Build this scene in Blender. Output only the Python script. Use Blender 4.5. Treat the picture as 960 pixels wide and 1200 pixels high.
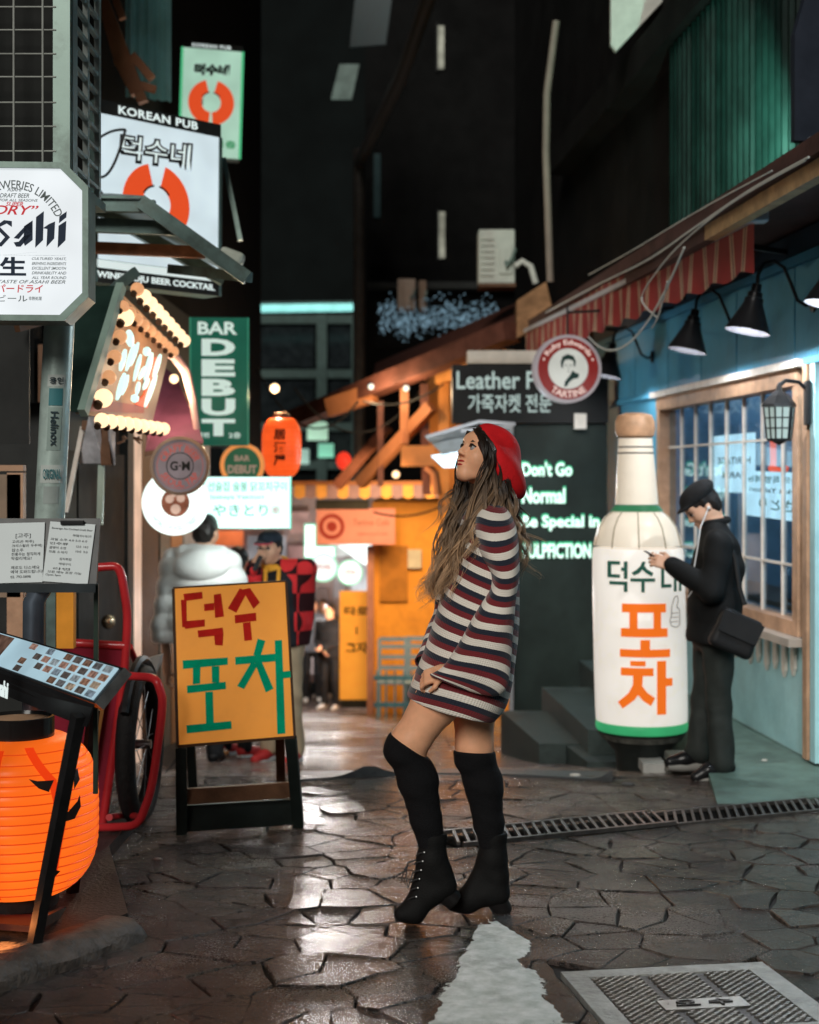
import bpy, bmesh, math, random
import numpy as np
from mathutils import Vector, Matrix, Euler
import openvdb as vdb
for o in list(bpy.data.objects): bpy.data.objects.remove(o)
random.seed(7); np.random.seed(7)
S = bpy.context.scene
COL = S.collection
R = math.radians
PI = math.pi

# ------------------------------------------------------------------ camera, world, night light, exposure
F = 1700.0; EYE = 1.56; HY = 560.0           # focal length in photo pixels, eye height, row of the horizon
cam_d = bpy.data.cameras.new('camera'); cam = bpy.data.objects.new('camera', cam_d); COL.objects.link(cam)
cam.location = (0, 0, EYE); cam.rotation_euler = (R(90), 0, 0)
cam_d.sensor_fit = 'HORIZONTAL'; cam_d.sensor_width = 24; cam_d.lens = 24 * F / 960
cam_d.shift_y = (HY - 600) / 960
cam_d.clip_end = 400; cam_d.clip_start = .05
cam_d.dof.use_dof = True; cam_d.dof.focus_distance = 5.1; cam_d.dof.aperture_fstop = 42.5 / 21
S.camera = cam
w = bpy.data.worlds.new('World'); S.world = w; w.use_nodes = True
nt = w.node_tree; bg = nt.nodes['Background']
sky = nt.nodes.new('ShaderNodeTexSky'); sky.sky_type = 'NISHITA'; sky.sun_disc = False
sky.sun_elevation = R(27); sky.sun_rotation = R(195); sky.altitude = 0
hs = nt.nodes.new('ShaderNodeHueSaturation'); hs.inputs['Saturation'].default_value = .35
nt.links.new(sky.outputs[0], hs.inputs['Color']); nt.links.new(hs.outputs[0], bg.inputs[0])
bg.inputs[1].default_value = .007           # a night sky, lit only by the town
sun_d = bpy.data.lights.new('sun', 'SUN'); sun = bpy.data.objects.new('sun', sun_d); COL.objects.link(sun)
sun_d.energy = 2.0; sun_d.angle = R(22); sun_d.color = (1, .97, .9)
# soft night light over the alley from behind the left shoulder
sun.rotation_euler = Vector((.24, .87, -.46)).to_track_quat('-Z', 'Y').to_euler()
S.view_settings.view_transform = 'Standard'; S.view_settings.look = 'None'
S.view_settings.exposure = 0; S.view_settings.gamma = 1
S.render.engine = 'CYCLES'
S.cycles.use_denoising = True; S.cycles.max_bounces = 6; S.cycles.diffuse_bounces = 3; S.cycles.glossy_bounces = 3
S.cycles.transparent_max_bounces = 8; S.cycles.caustics_reflective = False; S.cycles.caustics_refractive = False
S.cycles.sample_clamp_indirect = 4

def at(px, py, d):
    """the point at depth d that the photo shows at (px, py)"""
    return Vector(((px - 480) * d / F, d, EYE + (HY - py) * d / F))
GP = [(-20, 1.31), (8.4, -.17), (10.76, -.54), (22.7, -2.04), (30, -2.6), (60, -2.9), (400, -3)]
def gz(d):
    for (a, za), (b, zb) in zip(GP, GP[1:]):
        if d <= b: return za + (zb - za) * (d - a) / (b - a)
    return -3
def gd(py):
    lo, hi = 2.0, 200.0
    for _ in range(50):
        m = (lo + hi) / 2
        if HY + F * (EYE - gz(m)) / m > py: lo = m
        else: hi = m
    return lo
def gat(px, py, up=0):
    d = gd(py); p = at(px, py, d); p.z += up; return p

# ------------------------------------------------------------------ materials
def srgb(r, g, b):
    f = lambda c: (c / 255 / 12.92) if c / 255 <= .04045 else ((c / 255 + .055) / 1.055) ** 2.4
    return (f(r), f(g), f(b))
MATS = {}
def mat(name, col=(.5, .5, .5), rough=.6, metal=0, var=.15, vs=6.0, bump=0, bs=40.0, emit=None, es=1.0, spec=.2, dirt=None, ds=3.0, coat=0, sss=0, obj=False, alpha=None):
    """principled material; col varies with noise, optional bump, emission and dirt patches"""
    if name in MATS: return MATS[name]
    m = bpy.data.materials.new(name); m.use_nodes = True; MATS[name] = m
    n = m.node_tree.nodes; l = m.node_tree.links; p = n['Principled BSDF']
    p.inputs['Roughness'].default_value = rough; p.inputs['Metallic'].default_value = metal
    p.inputs['Specular IOR Level'].default_value = spec; p.inputs['Coat Weight'].default_value = coat
    p.inputs['Subsurface Weight'].default_value = sss
    if sss: p.inputs['Subsurface Radius'].default_value = (.012, .005, .003)
    tc = n.new('ShaderNodeTexCoord'); src = tc.outputs['Object']
    p.inputs['Base Color'].default_value = (*col, 1)
    if var or dirt:
        nz = n.new('ShaderNodeTexNoise'); nz.inputs['Scale'].default_value = vs; nz.inputs['Detail'].default_value = 5; nz.inputs['Roughness'].default_value = .6
        l.new(src, nz.inputs['Vector'])
        cr = n.new('ShaderNodeValToRGB'); e = cr.color_ramp.elements
        e[0].position = .3; e[1].position = .7
        e[0].color = (*[max(0, c * (1 - var)) for c in col], 1); e[1].color = (*[min(1, c * (1 + var)) for c in col], 1)
        l.new(nz.outputs['Fac'], cr.inputs['Fac']); out = cr.outputs['Color']
        if dirt:
            n2 = n.new('ShaderNodeTexNoise'); n2.inputs['Scale'].default_value = ds; n2.inputs['Detail'].default_value = 8; n2.inputs['Roughness'].default_value = .7
            l.new(src, n2.inputs['Vector'])
            r2 = n.new('ShaderNodeValToRGB'); r2.color_ramp.elements[0].position = .5; r2.color_ramp.elements[1].position = .72
            r2.color_ramp.elements[1].color = (.75, .75, .75, 1)
            l.new(n2.outputs['Fac'], r2.inputs['Fac'])
            mx = n.new('ShaderNodeMix'); mx.data_type = 'RGBA'
            l.new(r2.outputs['Color'], mx.inputs[0]); l.new(out, mx.inputs[6]); mx.inputs[7].default_value = (*dirt, 1); out = mx.outputs[2]
        l.new(out, p.inputs['Base Color'])
        mr = n.new('ShaderNodeMapRange'); mr.inputs[3].default_value = max(.03, rough - .12); mr.inputs[4].default_value = min(1, rough + .12)
        l.new(nz.outputs['Fac'], mr.inputs[0]); l.new(mr.outputs[0], p.inputs['Roughness'])
    if bump:
        nb = n.new('ShaderNodeTexNoise'); nb.inputs['Scale'].default_value = bs; nb.inputs['Detail'].default_value = 4
        l.new(src, nb.inputs['Vector'])
        b = n.new('ShaderNodeBump'); b.inputs['Strength'].default_value = bump; b.inputs['Distance'].default_value = .01
        l.new(nb.outputs['Fac'], b.inputs['Height']); l.new(b.outputs[0], p.inputs['Normal'])
    if emit is not None:
        p.inputs['Emission Color'].default_value = (*emit, 1); p.inputs['Emission Strength'].default_value = es
    if alpha is not None: p.inputs['Alpha'].default_value = alpha
    return m
def lit(name, rgb=None, es=1.0, var=.06, vs=5):
    """the glowing face of a lamp or a lit sign; tubes behind it make it a little uneven"""
    if name in MATS: return MATS[name]
    c = srgb(*rgb)
    m = mat(name, tuple(x * .35 for x in c), .35, var=0, emit=c, es=es)
    n = m.node_tree.nodes; l = m.node_tree.links; p = n['Principled BSDF']
    tc = n.new('ShaderNodeTexCoord'); nz = n.new('ShaderNodeTexNoise'); nz.inputs['Scale'].default_value = vs
    l.new(tc.outputs['Object'], nz.inputs['Vector'])
    mr = n.new('ShaderNodeMapRange'); mr.inputs[1].default_value = .3; mr.inputs[2].default_value = .7
    mr.inputs[3].default_value = es * (1 - 3 * var); mr.inputs[4].default_value = es * (1 + 2 * var)
    l.new(nz.outputs['Fac'], mr.inputs[0]); l.new(mr.outputs[0], p.inputs['Emission Strength'])
    return m
def glass_mat(name, tint=(.9, .95, 1), rough=.02, ior=1.5, dirty=.0):
    if name in MATS: return MATS[name]
    m = bpy.data.materials.new(name); m.use_nodes = True; MATS[name] = m
    n = m.node_tree.nodes; l = m.node_tree.links; n.remove(n['Principled BSDF'])
    out = n['Material Output']; t = n.new('ShaderNodeBsdfTransparent'); g = n.new('ShaderNodeBsdfGlossy'); mx = n.new('ShaderNodeMixShader'); lw = n.new('ShaderNodeLayerWeight'); fr = n.new('ShaderNodeMath'); pw = n.new('ShaderNodeMath')
    t.inputs[0].default_value = (*tint, 1); g.inputs['Roughness'].default_value = rough; lw.inputs[0].default_value = .5; pw.operation = 'POWER'; pw.inputs[1].default_value = 5; fr.operation = 'MULTIPLY_ADD'; fr.inputs[1].default_value = .8; fr.inputs[2].default_value = .05
    l.new(lw.outputs['Facing'], pw.inputs[0]); l.new(pw.outputs[0], fr.inputs[0])
    l.new(fr.outputs[0], mx.inputs[0]); l.new(t.outputs[0], mx.inputs[1]); l.new(g.outputs[0], mx.inputs[2]); l.new(mx.outputs[0], out.inputs[0])
    return m

# ------------------------------------------------------------------ mesh helpers
class MB:
    def __init__(s): s.v = []; s.f = []; s.uv = {}
    def add(s, vs, fs):
        k = len(s.v); s.v += [tuple(v) for v in vs]; s.f += [tuple(i + k for i in f) for f in fs]; return s
    def box(s, c, size, M=None, bev=0.0):
        x, y, z = [a / 2 for a in size]; c = Vector(c)
        if bev:
            b = min(bev, x * .9, y * .9, z * .9); vs = []; 
            bm = bmesh.new(); bmesh.ops.create_cube(bm, size=1)
            for v in bm.verts: v.co = Vector((v.co.x * 2 * x, v.co.y * 2 * y, v.co.z * 2 * z))
            bmesh.ops.bevel(bm, geom=list(bm.edges), offset=b, segments=2, affect='EDGES', profile=.5)
            bm.verts.index_update()
            vs = [v.co.copy() for v in bm.verts]; fs = [[v.index for v in f.verts] for f in bm.faces]; bm.free()
        else:
            vs = [Vector((sx * x, sy * y, sz * z)) for sx in (-1, 1) for sy in (-1, 1) for sz in (-1, 1)]
            fs = [(0, 1, 3, 2), (4, 6, 7, 5), (0, 4, 5, 1), (2, 3, 7, 6), (0, 2, 6, 4), (1, 5, 7, 3)]
        return s.add([(M @ v if M else v) + c for v in vs], fs)
    def bar(s, a, b, w, h, up=(0, 0, 1), bev=0.0):
        a = Vector(a); b = Vector(b); y = (b - a); L = y.length; y.normalize(); u = Vector(up)
        x = y.cross(u)
        if x.length < 1e-4: x = y.cross(Vector((1, 0, 0)))
        x.normalize(); z = x.cross(y)
        return s.box((a + b) / 2, (w, L, h), Matrix((x, y, z)).transposed(), bev)
    def tube(s, pts, r, n=8, cap=True, closed=False):
        pts = [Vector(p) for p in pts]; N = len(pts); rs = r if isinstance(r, (list, tuple)) else [r] * N
        vs = []; fs = []; prev = None
        for i, p in enumerate(pts):
            if closed: t = pts[(i + 1) % N] - pts[i - 1]
            else: t = pts[min(i + 1, N - 1)] - pts[max(i - 1, 0)]
            t.normalize()
            if prev is None:
                x = t.cross(Vector((0, 0, 1)))
                if x.length < .1: x = t.cross(Vector((1, 0, 0)))
            else: x = prev - t * prev.dot(t)
            x.normalize(); prev = x; y = t.cross(x)
            for k in range(n):
                a = 2 * PI * k / n; vs.append(p + (x * math.cos(a) + y * math.sin(a)) * rs[i])
        M_ = N if closed else N - 1
        for i in range(M_):
            for k in range(n):
                j = (i + 1) % N
                fs.append((i * n + k, i * n + (k + 1) % n, j * n + (k + 1) % n, j * n + k))
        if cap and not closed: fs.append(tuple(range(n))[::-1]); fs.append(tuple((N - 1) * n + k for k in range(n)))
        return s.add(vs, fs)
    def lathe(s, prof, c=(0, 0, 0), n=24, M=None):
        c = Vector(c); vs = []; fs = []
        for r, z in prof:
            for k in range(n):
                a = 2 * PI * k / n; v = Vector((r * math.cos(a), r * math.sin(a), z)); vs.append((M @ v if M else v) + c)
        for i in range(len(prof) - 1):
            for k in range(n): fs.append((i * n + k, i * n + (k + 1) % n, (i + 1) * n + (k + 1) % n, (i + 1) * n + k))
        if prof[0][0] > 1e-4: fs.append(tuple(range(n))[::-1])
        if prof[-1][0] > 1e-4: fs.append(tuple((len(prof) - 1) * n + k for k in range(n)))
        return s.add(vs, fs)
    def ball(s, c, r, n=12, m=8, M=None):
        r = r if isinstance(r, (tuple, list)) else (r, r, r)
        vs = []; fs = []; c = Vector(c)
        for i in range(m + 1):
            t = PI * i / m
            for k in range(n):
                a = 2 * PI * k / n; v = Vector((r[0] * math.sin(t) * math.cos(a), r[1] * math.sin(t) * math.sin(a), r[2] * math.cos(t)))
                vs.append((M @ v if M else v) + c)
        for i in range(m):
            for k in range(n): fs.append((i * n + k, (i + 1) * n + k, (i + 1) * n + (k + 1) % n, i * n + (k + 1) % n))
        return s.add(vs, fs)
    def slab(s, poly, t):
        """closed plate: polygon of points pushed by vector t"""
        poly = [Vector(p) for p in poly]; t = Vector(t); n = len(poly)
        vs = poly + [p + t for p in poly]
        fs = [tuple(range(n)), tuple(range(2 * n - 1, n - 1, -1))] + [(i, i + n, (i + 1) % n + n, (i + 1) % n) for i in range(n)]
        return s.add(vs, fs)
    def mesh(s, name, off=Vector(), smooth=False):
        me = bpy.data.meshes.new(name)
        me.from_pydata([Vector(v) - off for v in s.v], [], s.f); me.validate()
        bm = bmesh.new(); bm.from_mesh(me); bmesh.ops.recalc_face_normals(bm, faces=bm.faces); bm.to_mesh(me); bm.free()
        if smooth:
            me.polygons.foreach_set('use_smooth', [True] * len(me.polygons))
            try: me.set_sharp_from_angle(angle=R(38 if smooth is True else smooth))
            except Exception: pass
        return me
def wloc(o):
    v = Vector()
    while o is not None: v += o.location; o = o.parent
    return v
def obj(name, mb, material, parent=None, smooth=False, origin=None, label=None):
    """one mesh object; geometry is given in world space"""
    off = wloc(parent) if parent is not None else (Vector(origin) if origin is not None else Vector())
    loc = off if parent is None else Vector()
    if parent is not None and origin is not None: loc = Vector(origin) - off; off = Vector(origin)
    me = mb.mesh(name, off, smooth) if isinstance(mb, MB) else mb
    o = bpy.data.objects.new(name, me); COL.objects.link(o); o.location = loc
    if me.materials: me.materials.clear()
    if material is not None: me.materials.append(material)
    if parent is not None: o.parent = parent
    if label: o['label'] = label
    return o
def tag(o, label, cat, group=None):
    o['label'] = label; o['category'] = cat
    if group: o['group'] = group
    return o
def thing(name, loc, label, cat, group=None):
    o = bpy.data.objects.new(name, None); COL.objects.link(o); o.location = loc; o.empty_display_size = .1
    return tag(o, label, cat, group)
def struct(name, mb, material, smooth=False):
    o = obj(name, mb, material, None, smooth); o['kind'] = 'structure'; return o
def stuff(o): o['kind'] = 'stuff'; return o
def lamp(name, loc, energy, col, r=.04):
    """a point light, at a lit lamp or added to brighten what is near"""
    d_ = bpy.data.lights.new(name, 'POINT'); o = bpy.data.objects.new(name, d_); COL.objects.link(o); o.location = loc; d_.energy = energy; d_.color = col; d_.shadow_soft_size = r; return o
def dup(root, loc, label=None):
    r = root.copy(); COL.objects.link(r); r.location = loc
    if label: r['label'] = label
    for ch in list(root.children):
        c = ch.copy(); COL.objects.link(c); c.parent = r
        for g in list(ch.children):
            d = g.copy(); COL.objects.link(d); d.parent = c
    return r
def frame(o, x, z=(0, 0, 1)):
    """matrix of a sign face: local x along the face, local y up the face, local z out of it"""
    x = Vector(x).normalized(); u = Vector(z); u = (u - x * u.dot(x)).normalized(); n = x.cross(u)
    M = Matrix((x, u, n)).transposed().to_4x4(); M.translation = Vector(o); return M
def text(body, M, w=None, h=None, bold=0.0, depth=.002, shear=0, spacing=1.0, align='C', keep=False, arc=None):
    """lettering as real flat solids in the frame M, fitted to w x h about the frame origin"""
    c = bpy.data.curves.new('t', 'FONT'); c.body = body; c.offset = bold; c.resolution_u = 3; c.shear = shear; c.space_character = spacing
    c.extrude = .05; c.align_x = 'CENTER' if align == 'C' else 'LEFT'
    o = bpy.data.objects.new('t', c); COL.objects.link(o); bpy.context.view_layer.update()
    me = bpy.data.meshes.new_from_object(o.evaluated_get(bpy.context.evaluated_depsgraph_get()))
    vs = np.array([v.co for v in me.vertices]); fs = [tuple(p.vertices) for p in me.polygons]
    bpy.data.objects.remove(o); bpy.data.curves.remove(c); bpy.data.meshes.remove(me)
    mb = MB()
    if not len(vs): return mb
    lo, hi = vs.min(0), vs.max(0); sz = hi - lo
    sx = w / sz[0] if w else None; sy = h / sz[1] if h else None
    if keep and sx and sy: sx = sy = min(sx, sy)
    sx = sx or sy; sy = sy or sx
    vs[:, 0] = (vs[:, 0] - (lo[0] if align == 'L' else (lo[0] + hi[0]) / 2)) * sx
    vs[:, 1] = (vs[:, 1] - (lo[1] + hi[1]) / 2) * sy
    vs[:, 2] = np.where(vs[:, 2] > 0, depth, 0.0)
    if arc:                                        # bend along a circle of radius arc (negative: smiling)
        a = vs[:, 0] / abs(arc); r = abs(arc) + (vs[:, 1] if arc > 0 else -vs[:, 1])
        vs[:, 0] = r * np.sin(a); vs[:, 1] = r * np.cos(a) * (1 if arc > 0 else -1)
    return mb.add([M @ Vector(v) for v in vs], fs)
def rect(M, x0, x1, y0, y1, t=.002, z=0):
    return MB().slab([M @ Vector((x, y, z)) for x, y in ((x0, y0), (x1, y0), (x1, y1), (x0, y1))], M.to_3x3() @ Vector((0, 0, t)))
def disc(M, r, t=.002, z=0, n=32, r2=None, cx=0, cy=0):
    mb = MB()
    if r2 is None:
        return mb.slab([M @ Vector((cx + r * math.cos(2 * PI * k / n), cy + r * math.sin(2 * PI * k / n), z)) for k in range(n)], M.to_3x3() @ Vector((0, 0, t)))
    vs = [M @ Vector((cx + q * math.cos(2 * PI * k / n), cy + q * math.sin(2 * PI * k / n), zz)) for q, zz in ((r, z), (r, z + t), (r2, z + t), (r2, z)) for k in range(n)]
    fs = [(i * n + k, i * n + (k + 1) % n, ((i + 1) % 4) * n + (k + 1) % n, ((i + 1) % 4) * n + k) for i in range(4) for k in range(n)]
    return mb.add(vs, fs)
def arcseg(M, r, r2, a0, a1, t=.002, z=0, n=20):
    p = [(q * math.cos(R(a)), q * math.sin(R(a))) for q, rng in ((r, np.linspace(a0, a1, n)), (r2, np.linspace(a1, a0, n))) for a in rng]
    return MB().slab([M @ Vector((x, y, z)) for x, y in p], M.to_3x3() @ Vector((0, 0, t)))
def poly(M, pts, t=.002, z=0):
    return MB().slab([M @ Vector((x, y, z)) for x, y in pts], M.to_3x3() @ Vector((0, 0, t)))

# ------------------------------------------------------------------ organic shapes: smooth unions sampled on a grid, one closed skin each
class SDF:
    def __init__(s, lo, hi, h):
        s.lo = np.array(lo, float); s.h = h; s.n = np.ceil((np.array(hi) - s.lo) / h).astype(int) + 1
        s.d = np.full(s.n, 1.0, np.float32)
    def blk(s, lo, hi, m):
        a = np.clip(np.floor((np.array(lo) - m - s.lo) / s.h).astype(int), 0, s.n); b = np.clip(np.ceil((np.array(hi) + m - s.lo) / s.h).astype(int) + 1, 0, s.n)
        sl = tuple(slice(i, j) for i, j in zip(a, b))
        g = [s.lo[i] + s.h * np.arange(a[i], b[i]) for i in range(3)]
        return sl, np.stack(np.meshgrid(*g, indexing='ij'), -1).astype(np.float32)
    def mix(s, sl, d, k, sub=False):
        a = s.d[sl]
        if not a.size: return s
        if sub: d = -d; h = np.clip(k - np.abs(a - d), 0, None) / k; s.d[sl] = np.maximum(a, d) + h * h * k * .25
        else: h = np.clip(k - np.abs(a - d), 0, None) / k; s.d[sl] = np.minimum(a, d) - h * h * k * .25
        return s
    def rc(s, a, b, ra, rb, k=.02, sub=False, flat=None):
        a = np.array(a, float); b = np.array(b, float); r = max(ra, rb)
        sl, p = s.blk(np.minimum(a, b) - r * 1.6, np.maximum(a, b) + r * 1.6, k + 4 * s.h)
        ab = b - a; t = np.clip(((p - a) @ ab) / max(ab @ ab, 1e-9), 0, 1); q = p - (a + t[..., None] * ab)
        if flat is not None:                       # flat = (axis, factor): section stretched along axis
            ax = np.array(flat[0], float); ax /= np.linalg.norm(ax); c = q @ ax; q = q - (c * (1 - 1 / flat[1]))[..., None] * ax
        return s.mix(sl, np.sqrt((q * q).sum(-1)) - (ra + (rb - ra) * t), k, sub)
    def path(s, pts, rs, k=.02, flat=None):
        for i in range(len(pts) - 1): s.rc(pts[i], pts[i + 1], rs[i], rs[i + 1], k, flat=flat)
        return s
    def el(s, c, r, M=None, k=.02, sub=False):
        c = np.array(c, float); r = np.array(r, float); e = np.full(3, r.max())
        sl, p = s.blk(c - e, c + e, k + 4 * s.h); q = p - c
        if M is not None: q = q @ np.array(M)[:3, :3]
        k0 = np.sqrt(((q / r) ** 2).sum(-1)); k1 = np.sqrt(((q / r ** 2) ** 2).sum(-1)) + 1e-6
        return s.mix(sl, k0 * (k0 - 1) / k1, k, sub)
    def bx(s, c, hf, M=None, rad=.005, k=.01, sub=False):
        c = np.array(c, float); hf = np.array(hf, float); e = np.full(3, np.linalg.norm(hf))
        sl, p = s.blk(c - e, c + e, k + 4 * s.h); q = p - c
        if M is not None: q = q @ np.array(M)[:3, :3]
        q = np.abs(q) - (hf - rad)
        return s.mix(sl, np.sqrt((np.maximum(q, 0) ** 2).sum(-1)) + np.minimum(q.max(-1), 0) - rad, k, sub)
    def cut(s, c, nrm):
        """keep what lies on the side the normal points away from"""
        c = np.array(c, float); nrm = np.array(nrm, float); nrm = nrm / np.linalg.norm(nrm)
        sl, p = s.blk(s.lo, s.lo + s.h * s.n, 0); s.d = np.maximum(s.d, ((p - c) @ nrm)[tuple(slice(0, x) for x in s.n)]); return s
    def disp(s, fn):
        sl, p = s.blk(s.lo, s.lo + s.h * s.n, 0); s.d += fn(p[..., 0], p[..., 1], p[..., 2]).astype(np.float32); return s
    def mesh(s, name, off=Vector()):
        g = vdb.FloatGrid(3 * s.h); d = np.clip(s.d, -3 * s.h, 3 * s.h).astype(np.float32)
        d[0] = d[-1] = 3 * s.h; d[:, 0] = d[:, -1] = 3 * s.h; d[:, :, 0] = d[:, :, -1] = 3 * s.h
        g.copyFromArray(d); pts, quads = g.convertToQuads(isovalue=0.0)
        v = pts * s.h + s.lo - np.array(off)
        me = bpy.data.meshes.new(name); me.from_pydata(v.tolist(), [], quads[:, ::-1].tolist()); me.validate()
        bm = bmesh.new(); bm.from_mesh(me)
        for _ in range(2): bmesh.ops.smooth_vert(bm, verts=bm.verts, factor=.45, use_axis_x=True, use_axis_y=True, use_axis_z=True)
        bmesh.ops.recalc_face_normals(bm, faces=bm.faces); bm.to_mesh(me); bm.free()
        me.polygons.foreach_set('use_smooth', [True] * len(me.polygons)); return me
def sobj(name, sdf, material, parent):
    return obj(name, sdf.mesh(name, wloc(parent)), material, parent)
def folds(amp, f=(30, 25, 18), ph=0):
    return lambda x, y, z: amp * (np.sin(f[0] * x + 9 * z + ph + 2 * np.sin(11 * z)) * np.sin(f[2] * z - 6 * x + 1.3 * ph) + .6 * np.sin(f[1] * y + 14 * z + 5 * x + ph))
# ------------------------------------------------------------------ the street
def paving_material(name, base, grout_lines=True, wet=1.0):
    m = bpy.data.materials.new(name); m.use_nodes = True; MATS[name] = m
    n = m.node_tree.nodes; l = m.node_tree.links; p = n['Principled BSDF']
    g = n.new('ShaderNodeNewGeometry'); oi = n.new('ShaderNodeObjectInfo')
    def noise(s, d=5, r=.6):
        z = n.new('ShaderNodeTexNoise'); z.inputs['Scale'].default_value = s; z.inputs['Detail'].default_value = d; z.inputs['Roughness'].default_value = r
        l.new(g.outputs['Position'], z.inputs['Vector']); return z.outputs['Fac']
    def mathn(op, a, b=None, c=None):
        q = n.new('ShaderNodeMath'); q.operation = op
        for i, v in enumerate((a, b, c)):
            if v is None: continue
            if isinstance(v, (int, float)): q.inputs[i].default_value = v
            else: l.new(v, q.inputs[i])
        return q.outputs[0]
    big = noise(1.1, 4); mid = noise(9, 6, .7); fine = noise(120, 3, .6); grit = noise(420, 2)
    cr = n.new('ShaderNodeValToRGB'); e = cr.color_ramp.elements; e[0].position = .32; e[1].position = .72
    e[0].color = (*[c * .45 for c in base], 1); e[1].color = (*[c * 1.45 for c in base], 1)
    l.new(mid, cr.inputs['Fac'])
    hsv = n.new('ShaderNodeHueSaturation'); l.new(cr.outputs[0], hsv.inputs['Color'])
    l.new(mathn('MULTIPLY_ADD', oi.outputs['Random'], .7, .62), hsv.inputs['Value'])
    hsv.inputs['Saturation'].default_value = 1.15; l.new(mathn('MULTIPLY_ADD', oi.outputs['Random'], .05, .475), hsv.inputs['Hue'])
    col = hsv.outputs[0]
    h = mathn('ADD', mathn('MULTIPLY', mid, 1.3), mathn('ADD', mathn('MULTIPLY', fine, 1.15), mathn('MULTIPLY', grit, .34)))
    if grout_lines:                                # shallow saw cuts across the alley
        sx = n.new('ShaderNodeSeparateXYZ'); l.new(g.outputs['Position'], sx.inputs[0])
        yy = mathn('ADD', sx.outputs['Y'], mathn('MULTIPLY', noise(2.2, 2), .12))
        yy = mathn('ADD', yy, mathn('MULTIPLY', sx.outputs['X'], -.05))
        fr = mathn('ABSOLUTE', mathn('SUBTRACT', mathn('FRACT', mathn('MULTIPLY', yy, 5.2)), .5))
        line = mathn('GREATER_THAN', fr, mathn('MULTIPLY_ADD', mid, -.09, .515))
        mx = n.new('ShaderNodeMix'); mx.data_type = 'RGBA'; l.new(mathn('MULTIPLY', line, .75), mx.inputs[0]); l.new(col, mx.inputs[6]); mx.inputs[7].default_value = (.012, .01, .009, 1)
        col = mx.outputs[2]; h = mathn('SUBTRACT', h, mathn('MULTIPLY', line, 1.2))
    # fine crackle worn into the surface
    vm = n.new('ShaderNodeVectorMath'); vm.operation = 'MULTIPLY_ADD'; nzc = n.new('ShaderNodeTexNoise'); nzc.inputs['Scale'].default_value = 5; nzc.inputs['Detail'].default_value = 3; l.new(g.outputs['Position'], nzc.inputs['Vector'])
    l.new(nzc.outputs['Color'], vm.inputs[0]); vm.inputs[1].default_value = (.22, .22, 0); l.new(g.outputs['Position'], vm.inputs[2])
    vo = n.new('ShaderNodeTexVoronoi'); vo.feature = 'DISTANCE_TO_EDGE'; vo.inputs['Scale'].default_value = 6.5; l.new(vm.outputs[0], vo.inputs['Vector'])
    ck = mathn('MULTIPLY', mathn('LESS_THAN', vo.outputs['Distance'], mathn('MULTIPLY', noise(3.1, 3), .065)), mathn('GREATER_THAN', noise(1.7, 2), .4))
    mk = n.new('ShaderNodeMix'); mk.data_type = 'RGBA'; l.new(mathn('MULTIPLY', ck, .85), mk.inputs[0]); l.new(col, mk.inputs[6]); mk.inputs[7].default_value = (.012, .01, .009, 1); col = mk.outputs[2]
    h = mathn('SUBTRACT', h, mathn('MULTIPLY', ck, 1.1))
    l.new(col, p.inputs['Base Color'])
    mr = n.new('ShaderNodeMapRange'); mr.inputs[1].default_value = .38; mr.inputs[2].default_value = .62; mr.inputs[3].default_value = .1; mr.inputs[4].default_value = .3
    l.new(big, mr.inputs[0]); l.new(mathn('ADD', mr.outputs[0], mathn('MULTIPLY', mathn('SUBTRACT', fine, .5), .3)), p.inputs['Roughness'])
    b = n.new('ShaderNodeBump'); b.inputs['Strength'].default_value = .8; b.inputs['Distance'].default_value = .014
    l.new(h, b.inputs['Height']); l.new(b.outputs[0], p.inputs['Normal'])
    p.inputs['Specular IOR Level'].default_value = .75 * wet; return m
M_STONE = paving_material('wet paving stone', (.058, .045, .038))
M_SLAB = paving_material('wet concrete slab', (.17, .135, .12), False)
M_JOINT = mat('dark joint soil', (.016, .014, .013), .7, var=.4, vs=20, bump=.6, bs=90)
M_WALK = mat('dark pavement concrete', (.035, .032, .03), .5, var=.45, vs=7, bump=.6, bs=60)
M_KERB = mat('worn kerb granite', (.1, .085, .075), .5, var=.45, vs=14, bump=.8, bs=45, dirt=(.05, .045, .04))
M_METAL = mat('galvanised steel', (.32, .33, .33), .38, .85, var=.25, vs=14, dirt=(.08, .06, .05), ds=9)
M_BLACKMETAL = mat('black painted steel', (.018, .018, .019), .38, .2, var=.3, vs=20)
M_RUST = mat('dark cast iron', (.05, .046, .044), .42, .8, var=.4, vs=25, bump=.3, bs=80)

ys = [-20, -10, 0, 3, 5, 8.4, 10.76, 14, 18, 22.7, 30, 60, 120, 300]
mb = MB()
vs = [(x, y, gz(y) - .016) for y in ys for x in (-60, -4, 0, 4, 60)]
mb.add(vs, [(i * 5 + k, i * 5 + k + 1, i * 5 + k + 6, i * 5 + k + 5) for i in range(len(ys) - 1) for k in range(4)])
ground = struct('ground', mb, M_JOINT)

# manhole square and drain lines, needed to trim the stones
MH = [gat(657, 1141), gat(893, 1131)]
mx_ = (MH[1] - MH[0]); mx_.z = 0; MHW = mx_.length; mx_.normalize(); my_ = Vector((mx_.y, -mx_.x, 0))
mh_a = MH[0]; mh_c = mh_a + mx_ * MHW / 2 + my_ * MHW / 2
DR = [gat(545, 994), gat(795, 968), gat(985, 949)]; DRW = .26

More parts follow.
